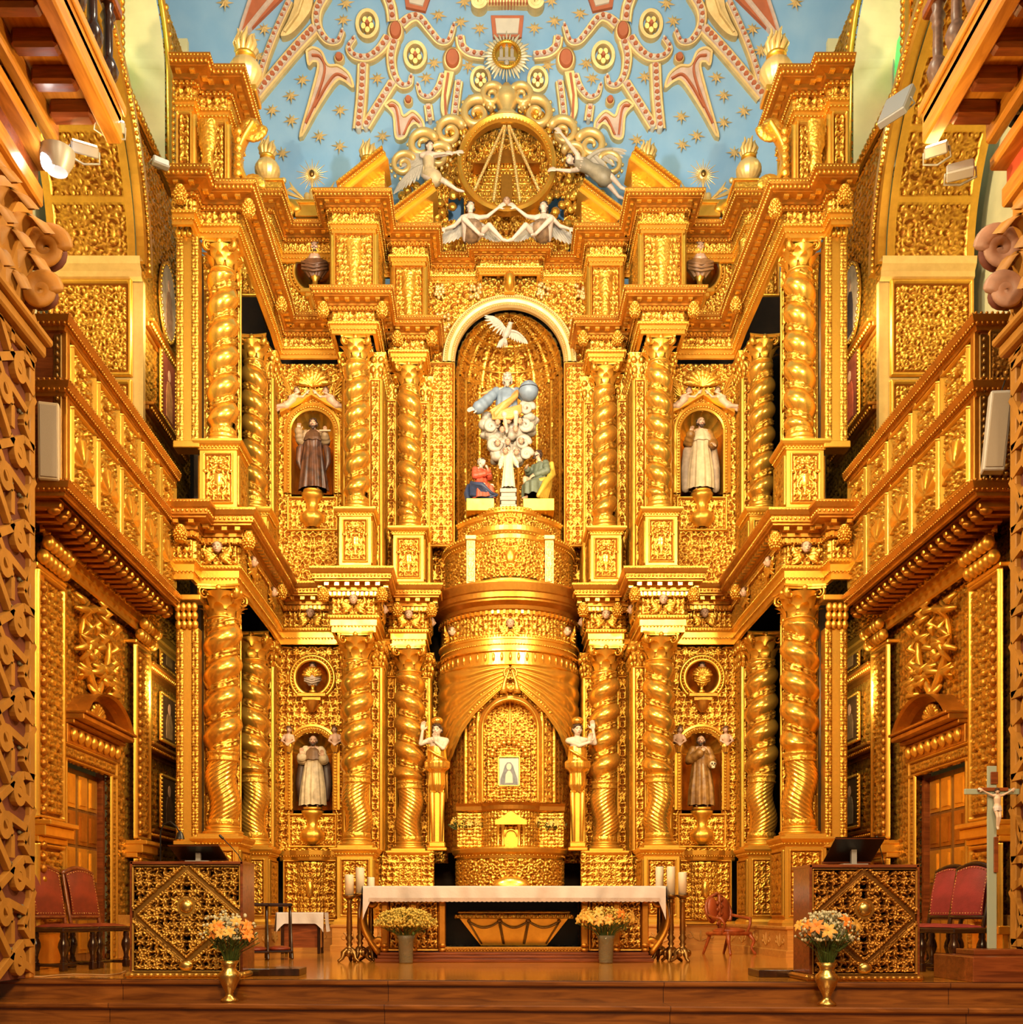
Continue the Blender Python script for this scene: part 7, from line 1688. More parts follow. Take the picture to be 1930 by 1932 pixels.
vase('glass_vase','glass vase of yellow blossoms at the left altar front',(-1.40,13.62,0),GV,GLASSV); bouquet('flower_bouquet','dense dome of small yellow blossoms before the altar, left',(-1.40,13.62,.30),.42,.32,.42,0,1500,[LILY],YEL,7,green=40)
vase('glass_vase','glass vase of lilies at the right altar front',(1.17,13.62,0),GV,GLASSV); bouquet('flower_bouquet','loose bunch of orange and yellow lilies before the altar, right',(1.17,13.62,.32),.42,.30,.42,30,260,[LIL,LILY,LILY],YEL,8)
JV=[(.0,0),(.05,0),(.05,.01),(.04,.02),(.085,.08),(.09,.13),(.065,.19),(.05,.21),(.06,.235),(.055,.235),(.04,.2)]
vase('brass_jar','small brass jar on the drum ledge, left of the tabernacle',(-.72,18.72,1.795),JV,BRASS); bouquet('flower_bouquet','yellow flowers in the left jar on the drum ledge',(-.70,18.70,2.0),.36,.2,.40,7,260,[LILY],YEL,9,green=90)
vase('brass_jar','two-handled brass jar on the drum ledge, right of the tabernacle',(.72,18.72,1.795),JV,BRASS,True); bouquet('flower_bouquet','yellow lilies in the right jar on the drum ledge',(.72,18.70,2.0),.34,.2,.42,9,140,[LILY],YEL,10,green=90)
# ---- lecterns
def lectern(lab,x0,w,Y,h,mat):
    t=thing('lectern',lab,'lectern',(x0+w/2,Y,0))
    b=MB(); b.bbox(-w/2,w/2,.03,.55,.06,h-.015,.008); obj('lectern_body',b,DWOOD if False else MWOOD,t)
    def dia(x,z,H):
        d=np.abs(x)/(w*.48)+np.abs(z-.04)/(h*.40); k=np.abs(d-1); k2=np.minimum(np.abs(d-1.12),np.abs(d-.90))
        bead=.6+.4*np.abs(np.sin((x-z)*70)*np.sin((x+z)*70)); H=np.where(k2<.035,bead,np.where(k<.07,.25,H))
        r=np.hypot(x,z-.12); H=np.where(r<.10,.55+.0*r,H); return H
    b=MB(); panel(b,(-w/2+.02,.03,.06),(1,0,0),(0,0,1),w-.04,h-.10,'leaf',.40,.05,.0062,fn=dia,frame=.012); obj('carved_front',b,mat,t)
    b=MB(); b.ball((0,.0,h*.50+.13),(.07,.045,.07),20,12); obj('round_boss',b,BRASS,t)
    b=MB(); b.ball((0,.0,.12),(.075,.05,.06),16,10); obj('lower_boss',b,BRASS,t)
    b=MB(); b.bbox(-w/2-.05,w/2+.04,-.035,.6,0,.06,.02)
    for k in range(18): b.ball((-w/2+.02+k*w/17.5,-.03,.03),(.03,.015,.02),8,6)
    obj('base_moulding',b,mat,t)
    b=MB(); b.bbox(-w/2-.005,w/2+.005,.0,.58,h-.03,h,.006); b.box(-w/2-.004,-w/2+.02,.0,.03,.06,h); b.box(w/2-.02,w/2+.004,.0,.03,.06,h); obj('wood_edge',b,MWOOD,t)
    return t
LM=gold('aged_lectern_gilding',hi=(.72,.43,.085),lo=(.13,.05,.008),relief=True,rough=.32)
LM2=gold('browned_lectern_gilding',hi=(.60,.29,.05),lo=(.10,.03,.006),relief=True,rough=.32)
lectern('carved gilded lectern with diamond pattern and round boss, left','' or -3.89,1.11,10.5,1.155,LM); lectern('carved browned-gilt lectern with diamond pattern and round boss, right',2.69,1.03,10.0,1.10,LM2)
def bookrest(lab,x,Y,z,w,hh,sl):
    t=thing('book_stand',lab,'book stand',(x,Y,z)); b=MB(); V=[(-w/2,.34,.02),(w/2,.34,.02),(w/2,-.06*sl,hh),(-w/2,-.06*sl,hh)]; V2=[(a,c-.02,d+.015) for a,c,d in V]
    b.add(V+V2,np.array([(0,1,2,3),(7,6,5,4),(0,4,5,1),(1,5,6,2),(2,6,7,3),(3,7,4,0)]),False); obj('board',b,BLACK,t)
    b=MB(); b.box(-.025,.025,.10,.14,0,hh*.62); b.bbox(-.12,.12,.05,.20,0,.012,.004); obj('post',b,STEEL,t)
    b=MB(); b.bbox(-w/2,w/2,.30,.36,.02,.05,.006); b.tube([(-w/2,-.06*sl,hh+.005),(w/2,-.06*sl,hh+.005)],.008,6); obj('ledge',b,MWOOD,t); return t
bookrest('black book stand on the left lectern',-3.26,10.55,1.156,.50,.15,1.0); bookrest('black book stand on the right lectern, tilted up',3.16,10.05,1.101,.47,.24,1.0)
t=thing('gooseneck_lamp','black gooseneck lamp standing at the back of the left lectern','lamp',(-3.72,10.92,1.156)); b=MB(); b.lathe([(.05,0),(.05,.01),(.01,.02)],16); b.tube([(0,0,.01),(0,0,.32),(.03,0,.40),(.10,0,.43),(.17,0,.37),(.19,0,.33)],.008,8); obj('neck',b,IRON,t); b=MB(); b.lathe([(.015,.08),(.03,.06),(.05,.0)],16,(.20,0,.25)); obj('shade',b,BLACK,t)
for lab,x,y,z,dx in(('thin microphone leaning left on the left lectern',-2.86,10.85,1.156,-.20),('gooseneck microphone on the right lectern',3.50,10.3,1.101,-.06)):
    t=thing('microphone',lab,'microphone',(x,y,z)); b=MB(); b.tube([(0,0,0),(dx*.2,0,.08),(dx*.6,0,.17),(dx,0,.25)],.005,6); b.lathe([(.03,0),(.03,.01),(.005,.015)],12); obj('stem',b,IRON,t); b=MB(); b.tube([(dx,0,.25),(dx*1.15,0,.28)],.013,8); obj('mic_head',b,BLACK,t)
# ---- high-backed chairs
def chair_proto(leather):
    t=thing('high_back_chair','x','chair'); b=MB()
    b.bbox(-.25,.25,-.24,.24,.40,.455,.012); obj('seat_frame',b,DWOOD,t)
    b=MB(); G=[]
    for y in np.linspace(-.235,.235,9): G.append([(x,y,.457+.035*(1-(x/.24)**4)*(1-(y/.24)**4)) for x in np.linspace(-.24,.24,9)])
    b.grid(np.array(G)); obj('leather_seat',b,leather,t)
    for sx in(-1,1):
        for sy in(-1,1):
            b=MB(); b.lathe([(.03,.40),(.035,.36),(.03,.34),(.05,.29),(.055,.25),(.03,.17),(.025,.13),(.035,.10),(.03,.085)],16,(sx*.205,sy*.195,0)); b.bbox(sx*.205-.035,sx*.205+.035,sy*.195-.035,sy*.195+.035,0,.085,.01); obj('leg',b,DWOOD,t)
    b=MB()
    for sx in(-1,1): b.tube([(sx*.205,-.19,.06),(sx*.205,.19,.06)],.018,8)
    b.tube([(-.2,0,.06),(.2,0,.06)],.018,8); b.ball((0,0,.075),.035,8,6); obj('stretcher',b,DWOOD,t)
    lean=lambda z:.20+.22*(z-.45)
    b=MB()
    for sx in(-1,1): b.tube([(sx*.215,lean(z),z) for z in(.42,.6,.8,.98,1.04)],[.024,.024,.022,.022,.02],6)
    b.tube([(x,lean(1.06+.05*math.cos(x*9)*(abs(x)<.2)),1.05+.055*math.cos(x*7.5)) for x in np.linspace(-.215,.215,13)],.028,7); b.tube([(-.21,lean(.56),.56),(.21,lean(.56),.56)],.024,7); obj('back_frame',b,MWOOD if leather is LEATHER else DWOOD,t)
    b=MB(); G=[]
    for q in np.linspace(0,1,10): G.append([(x,lean(.58+q*.46)-.025-.02*math.sin(q*PI),.58+q*(.455+.05*math.cos(x*7.5))) for x in np.linspace(-.20,.20,9)])
    b.grid(np.array(G)); G2=np.array(G); G2[:,:,1]+=.05; b.grid(G2); obj('leather_back',b,leather,t)
    b=MB()
    for sx in(-1,1):
        for q in np.linspace(.03,.97,15): z=.58+q*.46; b.ball((sx*.188,lean(z)-.04,z),.007,6,4)
    for x in np.linspace(-.17,.17,11): b.ball((x,lean(.6)-.04,.60),.007,6,4); b.ball((x,lean(1.03)-.04,1.02+.05*math.cos(x*7.5)),.007,6,4)
    obj('brass_nails',b,BRASS,t); return t
c=chair_proto(LEATHER); c.scale=(1.06,1.06,1.07); c.location=(-5.12,11.95,0); c.rotation_euler=(0,0,1.15); c['label']='high-backed red-brown leather chair at far left, beside the strapwork pier'; c['group']='left leather chairs'
dup(c,(-4.97,12.62,0),1.15,'high-backed red-brown leather chair between the first chair and left lectern','left leather chairs')
c=chair_proto(LEATHER_R); c.scale=(1.06,1.06,1.07); c.location=(4.66,11.45,0); c.rotation_euler=(0,0,-1.15); c['label']='high-backed wine-red leather chair nearest the glass crucifix'; c['group']='right leather chairs'
dup(c,(4.70,12.1,0),-1.15,'high-backed wine-red leather chair half hidden behind the right lectern','right leather chairs')
# ---- carved red armchair
t=thing('armchair','small carved red armchair with tufted oval back, right of the candles','armchair',(3.42,16.6,0),.55)
RW=simple('red_carved_wood',(.36,.07,.015),.3,var=.4,vs=12); RL=simple('tufted_red_velvet',(.40,.075,.015),.45,var=.25,vs=9)
b=MB(); b.bbox(-.27,.27,-.26,.24,.30,.36,.02); obj('seat_rail',b,RW,t)
b=MB(); b.ball((0,-.01,.37),(.26,.25,.06),20,8); obj('seat_cushion',b,RL,t)
for sx in(-1,1):
    b=MB(); b.tube([(sx*.22,-.22,.32),(sx*.27,-.28,.22),(sx*.23,-.26,.10),(sx*.26,-.31,.02)],[.04,.03,.02,.025],8); obj('leg',b,RW,t)
    b=MB(); b.tube([(sx*.20,.20,.32),(sx*.21,.27,.15),(sx*.22,.33,.01)],[.03,.024,.02],8); obj('leg',b,RW,t)
    b=MB(); b.tube([(sx*.25,.18,.62),(sx*.32,.0,.58),(sx*.31,-.16,.56),(sx*.27,-.20,.48),(sx*.26,-.14,.34)],[.025,.025,.03,.022,.022],8); obj('armrest',b,RW,t)
b=MB(); b.tube([(.26*math.cos(a),.22+.06*math.sin(a),.68+.25*math.sin(a)) for a in np.linspace(-.6,PI+.6,30)],.028,8)
for k in range(7): b.ball((-.09+.03*k,.26,.955-.012*abs(k-3)),(.03,.025,.03),8,6)
b.tube([(0,.2,.42),(0,.2,.92)],.03,8)
for k in range(8): b.ball(((k%2-.5)*.08,.19,.48+.055*k),(.035,.02,.035),8,6)
obj('carved_back_frame',b,RW,t)
for sx in(-1,1): b=MB(); b.ball((sx*.125,.23,.69),(.115,.05,.21),16,10); obj('tufted_back',b,RL,t)
# ---- side table and kneelers at the left
t=thing('side_table','small dark wooden table against the altarpiece foot, under a white cloth','table',(-3.32,17.0,0)); b=MB(); b.bbox(-.33,.33,-.18,.2,.60,.645,.01); obj('tabletop',b,MWOOD,t); b=MB(); b.box(-.30,.30,-.12,.18,.10,.60); obj('cabinet_body',b,MWOOD,t)
for sx in(-1,1):
    for sy in(-.15,.17): b=MB(); b.bbox(sx*.29-.025,sx*.29+.025,sy-.025,sy+.025,0,.6,.005); obj('leg',b,DWOOD,t)
t=thing('table_cloth','white cloth with pointed corners over the small side table','cloth',(-3.32,16.79,0)); m,_=cloth_mesh(-.37,.37,0,.42,.66,.17,4,.14,.3); obj('linen',m,WHITE,t)
b=MB(); b.tube([(x,-.02,.485-.11*max(0,(abs(x)-.25)/.12)) for x in np.linspace(-.36,.36,30)],.005,5); obj('hem',b,WHITE,t)
k0=None
for i,(x,y,lb) in enumerate(((-3.58,14.7,'dark kneeler with red cushion, left one of the pair by the left lectern'),(-3.30,14.95,'dark kneeler with red cushion, right one of the pair by the white side table'))):
    if k0 is None:
        t=thing('kneeler',lb,'kneeler',(x,y,0),.25,'dark kneelers'); k0=t
        b=MB(); b.bbox(-.19,.19,-.10,.12,.74,.785,.012); obj('arm_rest',b,DWOOD,t)
        for sx in(-1,1):
            b=MB(); b.tube([(sx*.16,.04,.74),(sx*.165,.06,.3),(sx*.17,.08,.02)],.022,6); obj('post',b,DWOOD,t)
            b=MB(); b.tube([(sx*.16,-.02,.74),(sx*.165,-.2,.3),(sx*.17,-.34,.02)],.02,6); obj('post',b,DWOOD,t)
        b=MB(); b.bbox(-.18,.18,-.36,.06,.10,.13,.01); obj('kneeling_board',b,DWOOD,t)
        b=MB(); b.ball((0,-.15,.15),(.17,.19,.045),14,8); obj('cushion',b,LEATHER,t)
    else: dup(k0,(x,y,0),.25,lb,'dark kneelers')
# ---- glass crucifix on its wooden box
t=thing('wooden_box','low reddish wooden box on the platform edge, right, carrying the crucifix','box',(4.75,10.1,0)); b=MB(); b.bbox(-.62,.95,-.32,.55,0,.235,.006); obj('box_body',b,MWOOD,t); b=MB(); b.bbox(-.42,.9,.1,.5,.236,.29,.006); obj('raised_board',b,MWOOD,t)
CG=simple('pale_green_glass',(.55,.68,.58),.12,trans=.35)
cx0=ax(1871,10.45); t=thing('crucifix','tall pale green glass crucifix with small wooden figure, right edge','crucifix',(cx0,10.45,.291))
b=MB(); b.bbox(-.045,.045,-.012,.012,.0,1.80,.004); obj('glass_post',b,CG,t); b=MB(); b.bbox(-.27,.27,-.014,.014,1.52,1.575,.004); obj('glass_crossbar',b,CG,t); b=MB(); b.bbox(-.15,.15,-.035,-.012,1.55,1.585,.004); b.bbox(.01,.05,-.035,-.012,.75,1.1,.004); b.bbox(-.02,.05,-.03,-.012,1.62,1.74,.004); obj('wooden_slats',b,MWOOD,t)
me,j,L,M,r=human(dict(head=(-.04,-.10,1.60),neck=(0,-.03,1.47),elR=(-.36,.0,1.50),wrR=(-.58,.0,1.62),elL=(.36,.0,1.50),wrL=(.58,0,1.62),knR=(-.04,-.12,.52),knL=(.06,-.12,.52),anR=(-.02,-.02,.12),anL=(.03,-.02,.12),toeR=(-.02,-.08,.0),toeL=(.03,-.08,.0)),.235,(-.3,-1,-.5),0,dict(curl=.5,up=(0,-1,0)),dict(curl=.5,up=(0,-1,0)),.0045,1.4)
o=obj('crucified_figure',me,SKIN_P,t,(.03,-.05,1.17),'pale carved figure with outstretched arms'); obj('loincloth',(lambda m:robe(m,[(1.0,.15,.12,0,-.01),(.9,.17,.14,0,-.02),(.78,.16,.13,0,-.04)],.235,6,.12,2))(MB()),WHITE,o); obj('hair',hair_mb(L,M,r,.5,2),HAIR,o)
# ---- low dark steps behind the lecterns, loudspeakers, cable, plaque
t=obj('low_step',(lambda m:m.bbox(-.35,.35,-.2,.25,0,.075,.006))(MB()),DWOOD,None,(-2.62,11.0,0)); tag(t,'low dark wooden step behind the left lectern','step')
t=obj('low_step',(lambda m:m.bbox(-.5,.4,-.2,.25,0,.075,.006))(MB()),DWOOD,None,(2.85,10.75,0)); tag(t,'low dark wooden step behind the right lectern','step')
for sg,lab,ry in((-1,'slim upright loudspeaker on the end of the left gallery',0),(1,'slim tilted grey loudspeaker on the end of the right gallery',-.09)):
    x=ax(92,11.15) if sg<0 else ax(1875,10.95); t=thing('loudspeaker',lab,'loudspeaker',(x,11.15 if sg<0 else 10.95,5.20 if sg<0 else 5.22),0); t.rotation_euler=(.06,ry*-1,.25*-sg)
    b=MB(); b.bbox(-.105,.105,0,.16,0,.80,.012); obj('cabinet',b,simple('speaker_case_paint',(.55,.42,.26),.5) if sg<0 else simple('speaker_case_grey',(.55,.52,.48),.5),t); b=MB(); b.bbox(-.085,.085,-.012,.0,.03,.77,.004); obj('grille',b,GREY,t); b=MB(); b.tube([(0,.16,.75),(.02,.2,.85),(.05,.22,.98)],.008,6); obj('cable',b,IRON,t)
cb=MB(); cb.tube([at(0,1838,10.5)*1.0]+[Vector((ax(px,Yc),Yc,.008)) for px,Yc in((10,10.7),(40,10.62),(80,10.58),(110,10.85),(140,11.0),(170,10.95),(200,10.85),(225,11.1),(236,11.6))],.007,6) if False else cb.tube([Vector((ax(px,Yc),Yc,.008)) for px,Yc in((-40,10.9),(10,10.75),(45,10.6),(80,10.58),(110,10.85),(140,11.0),(170,10.95),(200,10.85),(225,11.1),(236,11.6))],.007,6)
o=obj('power_cable',cb,simple('beige_cable',(.5,.3,.12),.5)); tag(o,'thin cable curling over the platform floor, far left','cable')
o=obj('brass_plaque',(lambda m:m.bbox(-.005,.06,-.03,.0,0,.27,.004))(MB()),BRASS,None,(-4.97,10.60,2.05)); tag(o,'small yellow metal plaque on the left strapwork pier edge','plaque')
# ---- flood lamps on the balconies
LW=glow('white_lamp',(1.0,.97,.9),26); LO=glow('warm_lamp',(1.0,.62,.22),26)
def flood(lab,p,w,h,rot,mat):
    t=thing('flood_lamp',lab,'lamp',p); t.rotation_euler=rot
    b=MB(); b.bbox(-w/2,w/2,0,.10,-h/2,h/2,.012); obj('housing',b,STEEL,t); b=MB(); b.box(-w/2+.015,w/2-.015,-.006,.0,-h/2+.015,h/2-.015); obj('lit_glass',b,mat,t)
    b=MB(); b.tube([(-w/2-.01,.05,0),(-w/2-.02,.14,0),(0,.18,0),(w/2+.02,.14,0),(w/2+.01,.05,0)],.012,6); obj('bracket',b,STEEL,t); return t
flood('white flood lamp on the end of the left choir balcony',tuple(at(210,222,10.7)),.26,.16,(-.9,0,.5),LW); flood('warm flood lamp below the left choir balcony beam',tuple(at(160,270,10.7)),.26,.14,(-.9,0,.45),LO)
flood('warm glowing flood lamp at the end of the right choir balcony',tuple(at(1766,272,10.7)),.22,.16,(-.9,0,-.5),LO); flood('unlit flood lamp hanging under the right choir balcony','' or tuple(at(1812,312,10.6)),.26,.18,(-.6,0,-.4),STEEL)
flood('grey flood lamp on the right clerestory window sill',tuple(at(1688,195,14.3)),.40,.5,(-.5,0,-.9),STEEL); flood('small grey lamp bar on the left clerestory window sill',tuple(at(305,303,14.6)),.22,.10,(0,0,.6),STEEL)
t=thing('round_lamp','round white lamp in a metal reflector by the left arch','lamp',tuple(at(90,300,10.4))); b=MB(); b.ball((0,0,0),(.07,.05,.12),16,10); obj('bulb',b,LW,t); b=MB(); b.lathe([(.10,-.02),(.16,.10),(.17,.18)],24,(.06,.08,-.05)); obj('reflector',b,STEEL,t)
# ---------------------------------------------------------------- stucco ornament of the vault
PINK=simple('pale_pink_stucco',(.82,.60,.48),.6,var=.2,vs=8); REDS=simple('terracotta_red_paint',(.60,.16,.06),.6,var=.15); CRE=simple('cream_stucco',(.80,.72,.58),.6,var=.1); GST=gold('gilded_stucco',hi=(.95,.72,.34),lo=(.62,.40,.12),rough=.40,wear=.6,metal=.35)
def spline(pts,n=10):
    P=np.array(pts,dtype=float); out=[]
    Q=np.vstack([2*P[0]-P[1],P,2*P[-1]-P[-2]])
    for i in range(1,len(Q)-2):
        for t in np.linspace(0,1,n,endpoint=False):
            a,b,c,d=Q[i-1:i+3]; out.append(.5*((2*b)+(c-a)*t+(2*a-5*b+4*c-d)*t*t+(3*b-a-3*c+d)*t**3))
    out.append(P[-1]); return np.array(out)
def lift(p,h):
    v=onv(p[0],p[1]); return (v.x,v.y-h,v.z)
def ribbon(mb,pts,w,h,h0=0.0):
    """flat raised band following a curve over the vault"""
    P=np.array(pts); T=np.gradient(P,axis=0); T/=np.linalg.norm(T,axis=1)[:,None]+1e-9; Nn=np.stack([-T[:,1],T[:,0]],-1); w=np.broadcast_to(w,len(P))
    G=[]
    for p,n,ww in zip(P,Nn,w):
        a=p-n*ww/2; b=p+n*ww/2; a2=p-n*ww*.40; b2=p+n*ww*.40; G.append([lift(a,h0),lift(a,h*.7),lift(a2,h),lift(b2,h),lift(b,h*.7),lift(b,h0)])
    mb.grid(np.array(G),smooth=False); n=len(G)
    return mb
def disc(mb,c,rx,ry,h,n=24):
    ring0=[lift((c[0]+rx*math.cos(a),c[1]+ry*math.sin(a)),0) for a in np.linspace(0,2*PI,n,endpoint=False)]; ring1=[lift((c[0]+rx*math.cos(a),c[1]+ry*math.sin(a)),h*.8) for a in np.linspace(0,2*PI,n,endpoint=False)]; r2=[lift((c[0]+rx*.8*math.cos(a),c[1]+ry*.8*math.sin(a)),h) for a in np.linspace(0,2*PI,n,endpoint=False)]
    mb.grid(np.array([ring0,ring1,r2]),cv=True); mb.add(np.array(r2),[list(range(n))],False)
def poly(mb,pts,h):
    n=len(pts); A=[lift(p,0) for p in pts]; B=[lift(p,h) for p in pts]; i=np.arange(n); j=(i+1)%n
    mb.add(np.vstack([A,B]),np.stack([i,j,j+n,i+n],-1),False); mb.add(np.array(B),[list(range(n))],False)
MX=1921.0
def strap(lab,pts,w,sg,taper=False,beads=True,grp='beaded stucco straps'):
    P=spline(pts); 
    if sg>0: P=np.stack([MX-P[:,0],P[:,1]],-1)
    t=thing('stucco_strap',lab,'stucco ornament',(0,0,0),0,grp); k=np.linspace(1,.45 if taper else 1,len(P))
    b=MB(); ribbon(b,P,w*k,.10); obj('gilded_border',b,GST,t)
    b=MB(); ribbon(b,P,w*.56*k,.13); obj('pink_band',b,PINK,t)
    if beads:
        d=np.concatenate([[0],np.cumsum(np.linalg.norm(np.diff(P,axis=0),axis=1))]); n=max(2,int(d[-1]/12)); r=MB(); c=MB()
        for i in range(n):
            s=(i+.5)/n*d[-1]; q=int(np.searchsorted(d,s)); q=min(q,len(P)-1); kk=w*.2*k[q]
            disc(r,P[q],kk,kk,.16,10); tt=P[min(q+1,len(P)-1)]-P[max(q-1,0)]; tt/=np.linalg.norm(tt)+1e-9; disc(c,P[q]+tt*w*.18,kk*1.15,kk*1.15,.145,10)
        obj('red_dot',r,REDS,t); obj('white_crescent',c,CRE,t)
    return t
def oval(lab,c,rx,ry,sg,kind):
    if sg>0: c=(MX-c[0],c[1])
    t=thing('stucco_boss' if kind!='flower' else 'flower_ring',lab,'stucco ornament',(0,0,0),0,'red oval bosses' if kind!='flower' else 'flower rings')
    b=MB()
    if kind=='flower':
        ribbon(b,[(c[0]+rx*math.cos(a),c[1]+ry*math.sin(a)) for a in np.linspace(0,2*PI,32)],rx*.42,.11); obj('gilded_ring',b,GST,t); b=MB()
        for k in range(5): a=k*2*PI/5+.3; disc(b,(c[0]+rx*.42*math.cos(a),c[1]+ry*.42*math.sin(a)),rx*.28,ry*.28,.10,12)
        obj('petals',b,G_PAL,t); b=MB(); disc(b,c,rx*.2,ry*.2,.15,12); obj('flower_heart',b,REDS,t)
    else:
        disc(b,c,rx*1.45,ry*1.35,.10); obj('gilded_rim',b,GST,t); b=MB(); disc(b,c,rx,ry,.15); obj('red_oval',b,REDS,t)
def feather(lab,pts,inner,sg):
    f=lambda p:(MX-p[0],p[1]) if sg>0 else p
    P=[f(p) for p in spline(pts+[pts[0]],5)[:-1]]; t=thing('stucco_plume',lab,'stucco ornament',(0,0,0),0,'stucco plumes'); b=MB(); poly(b,P,.08); obj('pink_body',b,PINK,t)
    b=MB(); ribbon(b,P+[P[0]],5,.11); obj('gilded_edge',b,GST,t); b=MB()
    for q in inner: ribbon(b,[f(p) for p in spline(q,6)],4,.12)
    obj('red_groove',b,REDS,t)
for sg in(-1,1):
    s=SIDE[sg]
    strap(f'{s} star strap, arm rising to the top edge',[(742,48),(738,20),(728,-6)],24,sg)
    strap(f'{s} star strap, arm curling inward to a hook',[(758,55),(775,42),(792,42),(812,66),(830,86),(847,84),(857,56)],25,sg,True)
    strap(f'{s} star strap, arm curling outward to a hook',[(734,78),(716,102),(695,116),(670,113),(659,98),(670,80)],25,sg,True)
    strap(f'{s} star strap, arm dropping to a hook',[(745,84),(739,115),(744,148),(758,168),(773,166),(777,150)],24,sg,True)
    oval(f'large red oval boss at the hub of the {s} star strap',(747,66),11,17,sg,'oval'); oval(f'red oval boss between the {s} star strap and the medallion',(854,119),13,18,sg,'oval')
    oval(f'small red boss over the {s} outer plume',(641,116),7,8,sg,'oval'); oval(f'small red boss over the {s} inner plume',(771,196),6,7,sg,'oval')
    oval(f'flower ring at the upper outer side of the {s} star strap',(694,53),19,25,sg,'flower'); oval(f'flower ring under the {s} star strap hub',(784,112),19,24,sg,'flower'); oval(f'flower ring beside the {s} of the bud finial',(907,157),17,22,sg,'flower')
    strap(f'{s} beaded strap standing on the rear urn, upright one',[(686,128),(683,190),(677,250)],24,sg); strap(f'{s} beaded strap rising slanted from the rear urn',[(742,162),(715,205),(690,246)],22,sg)
    strap(f'{s} long slanting beaded strap at the vault side',[(596,60),(560,98),(520,145),(484,188)],26,sg); strap(f'{s} steep beaded strap crossing near the vault side',[(548,10),(525,60),(505,110),(488,165)],16,sg)
    strap(f'{s} hooked strap above the long slanting strap',[(616,-4),(600,28),(601,58),(618,84),(638,86),(648,66)],25,sg,True)
    strap(f'{s} small hook beside the sun medallion',[(868,76),(872,95),(888,108),(914,112)],20,sg); strap(f'{s} S-shaped strap above the crest',[(838,148),(828,172),(812,190),(795,186),(788,166)],20,sg,True); strap(f'{s} short beaded strap rising from the crest',[(866,160),(862,190),(858,225)],17,sg); strap(f'{s} short strap beside the outer volute',[(808,205),(812,235)],18,sg)
    feather(f'{s} outer plume, long pointed pink and gold',[(580,104),(592,98),(608,106),(620,130),(640,132),(660,148),(667,172),(650,160),(634,162),(600,212),(568,266),(588,190),(602,132),(592,124),(584,130)],[[(590,112),(606,116),(614,142),(596,200),(578,240)],[(656,156),(636,148),(618,168),(594,210)]],sg)
    feather(f'{s} inner plume, short forked pink and gold',[(727,206),(740,197),(754,206),(762,226),(780,217),(798,236),(799,256),(786,240),(774,246),(764,266),(748,266),(744,228),(736,214)],[[(734,206),(748,212),(755,262)],[(792,240),(778,230),(762,262)]],sg)
    ribs=thing('vault_rib',f'{s} terracotta and pink tapering rib on the vault edge','rib',(0,0,0),0,'vault ribs'); f=lambda p:(MX-p[0],p[1]) if sg>0 else p
    b=MB(); poly(b,[f(p) for p in((480,-10),(545,-10),(470,64),(450,82),(456,50))],.07); poly(b,[f(p) for p in((468,160),(482,140),(505,130),(470,205))],.07); obj('red_body',b,REDS,ribs); b=MB(); ribbon(b,[f(p) for p in((524,-8),(488,36),(456,76))],9,.10); ribbon(b,[f(p) for p in((478,-8),(462,40),(450,80))],6,.10); obj('pink_band',b,PINK,ribs)
    lf=thing('gilded_leaf',f'{s} fat gilded leaf under the top strap','stucco ornament',(0,0,0),0,'gilded leaves'); b=MB(); poly(b,[f(p) for p in spline([(560,-5),(590,-5),(590,25),(575,50),(552,74),(532,78),(545,52),(556,25)],4)],.14); obj('leaf_blade',b,GST,lf); b=MB(); ribbon(b,[f(p) for p in((580,-5),(565,40),(540,74))],4,.19); obj('midrib',b,GST,lf)
    st=thing('gilded_leaf',f'{s} gilded leaf stem rising over the crest volutes','stucco ornament',(0,0,0),0,'gilded leaves'); b=MB(); ribbon(b,[f(p) for p in spline([(848,145),(842,180),(838,215),(846,240)])],[22-12*q for q in np.linspace(0,1,31)],.14); obj('leaf_blade',b,GST,st); b=MB(); ribbon(b,[f(p) for p in((846,150),(840,190),(842,236))],5,.17); obj('midrib',b,REDS,st)
t=thing('ionic_scroll','gilded scroll with curled ends at the top centre of the vault','stucco ornament',(0,0,0)); b=MB(); ribbon(b,[(892,4),(960,1),(1016,4)],36,.14); obj('scroll_band',b,GST,t)
for x in(903,1009): b=MB(); ribbon(b,[(x+(14*(1-.75*q))*math.cos(q*11),16+(14*(1-.75*q))*math.sin(q*11)) for q in np.linspace(0,1,40)],7,.18); obj('volute',b,GST,t)
b=MB()
for k in range(14): disc(b,(918+k*5.8,16),1.8,4,.165,8)
obj('small_beads',b,REDS,t)
t=thing('bracket_panel','pink and terracotta panel below the top scroll','stucco ornament',(0,0,0)); b=MB(); poly(b,[(926,34),(988,34),(984,75),(930,75)],.06); obj('red_frame',b,REDS,t); b=MB(); poly(b,[(934,42),(980,42),(977,70),(937,70)],.09); obj('pale_field',b,CRE,t)
for sg in(-1,1):
    t=thing('bracket_panel',f'{SIDE[sg]} pink framed panel cut off by the top edge','stucco ornament',(0,0,0)); f=lambda p:(MX-p[0],p[1]) if sg>0 else p
    b=MB(); poly(b,[f(p) for p in((762,-12),(816,-12),(803,26),(766,18))],.06); obj('red_frame',b,REDS,t); b=MB(); poly(b,[f(p) for p in((770,-12),(808,-12),(798,18),(773,12))],.09); obj('pale_field',b,CRE,t)
STL=[(653,9),(648,40),(499,57),(488,109),(571,153),(549,183),(514,210),(550,229),(642,210),(603,259),(641,278),(533,291),(712,150),(804,149),(819,121),(827,31),(869,44),(905,56),(884,127),(722,259),(425,8),(475,78),(457,122),(876,6)]
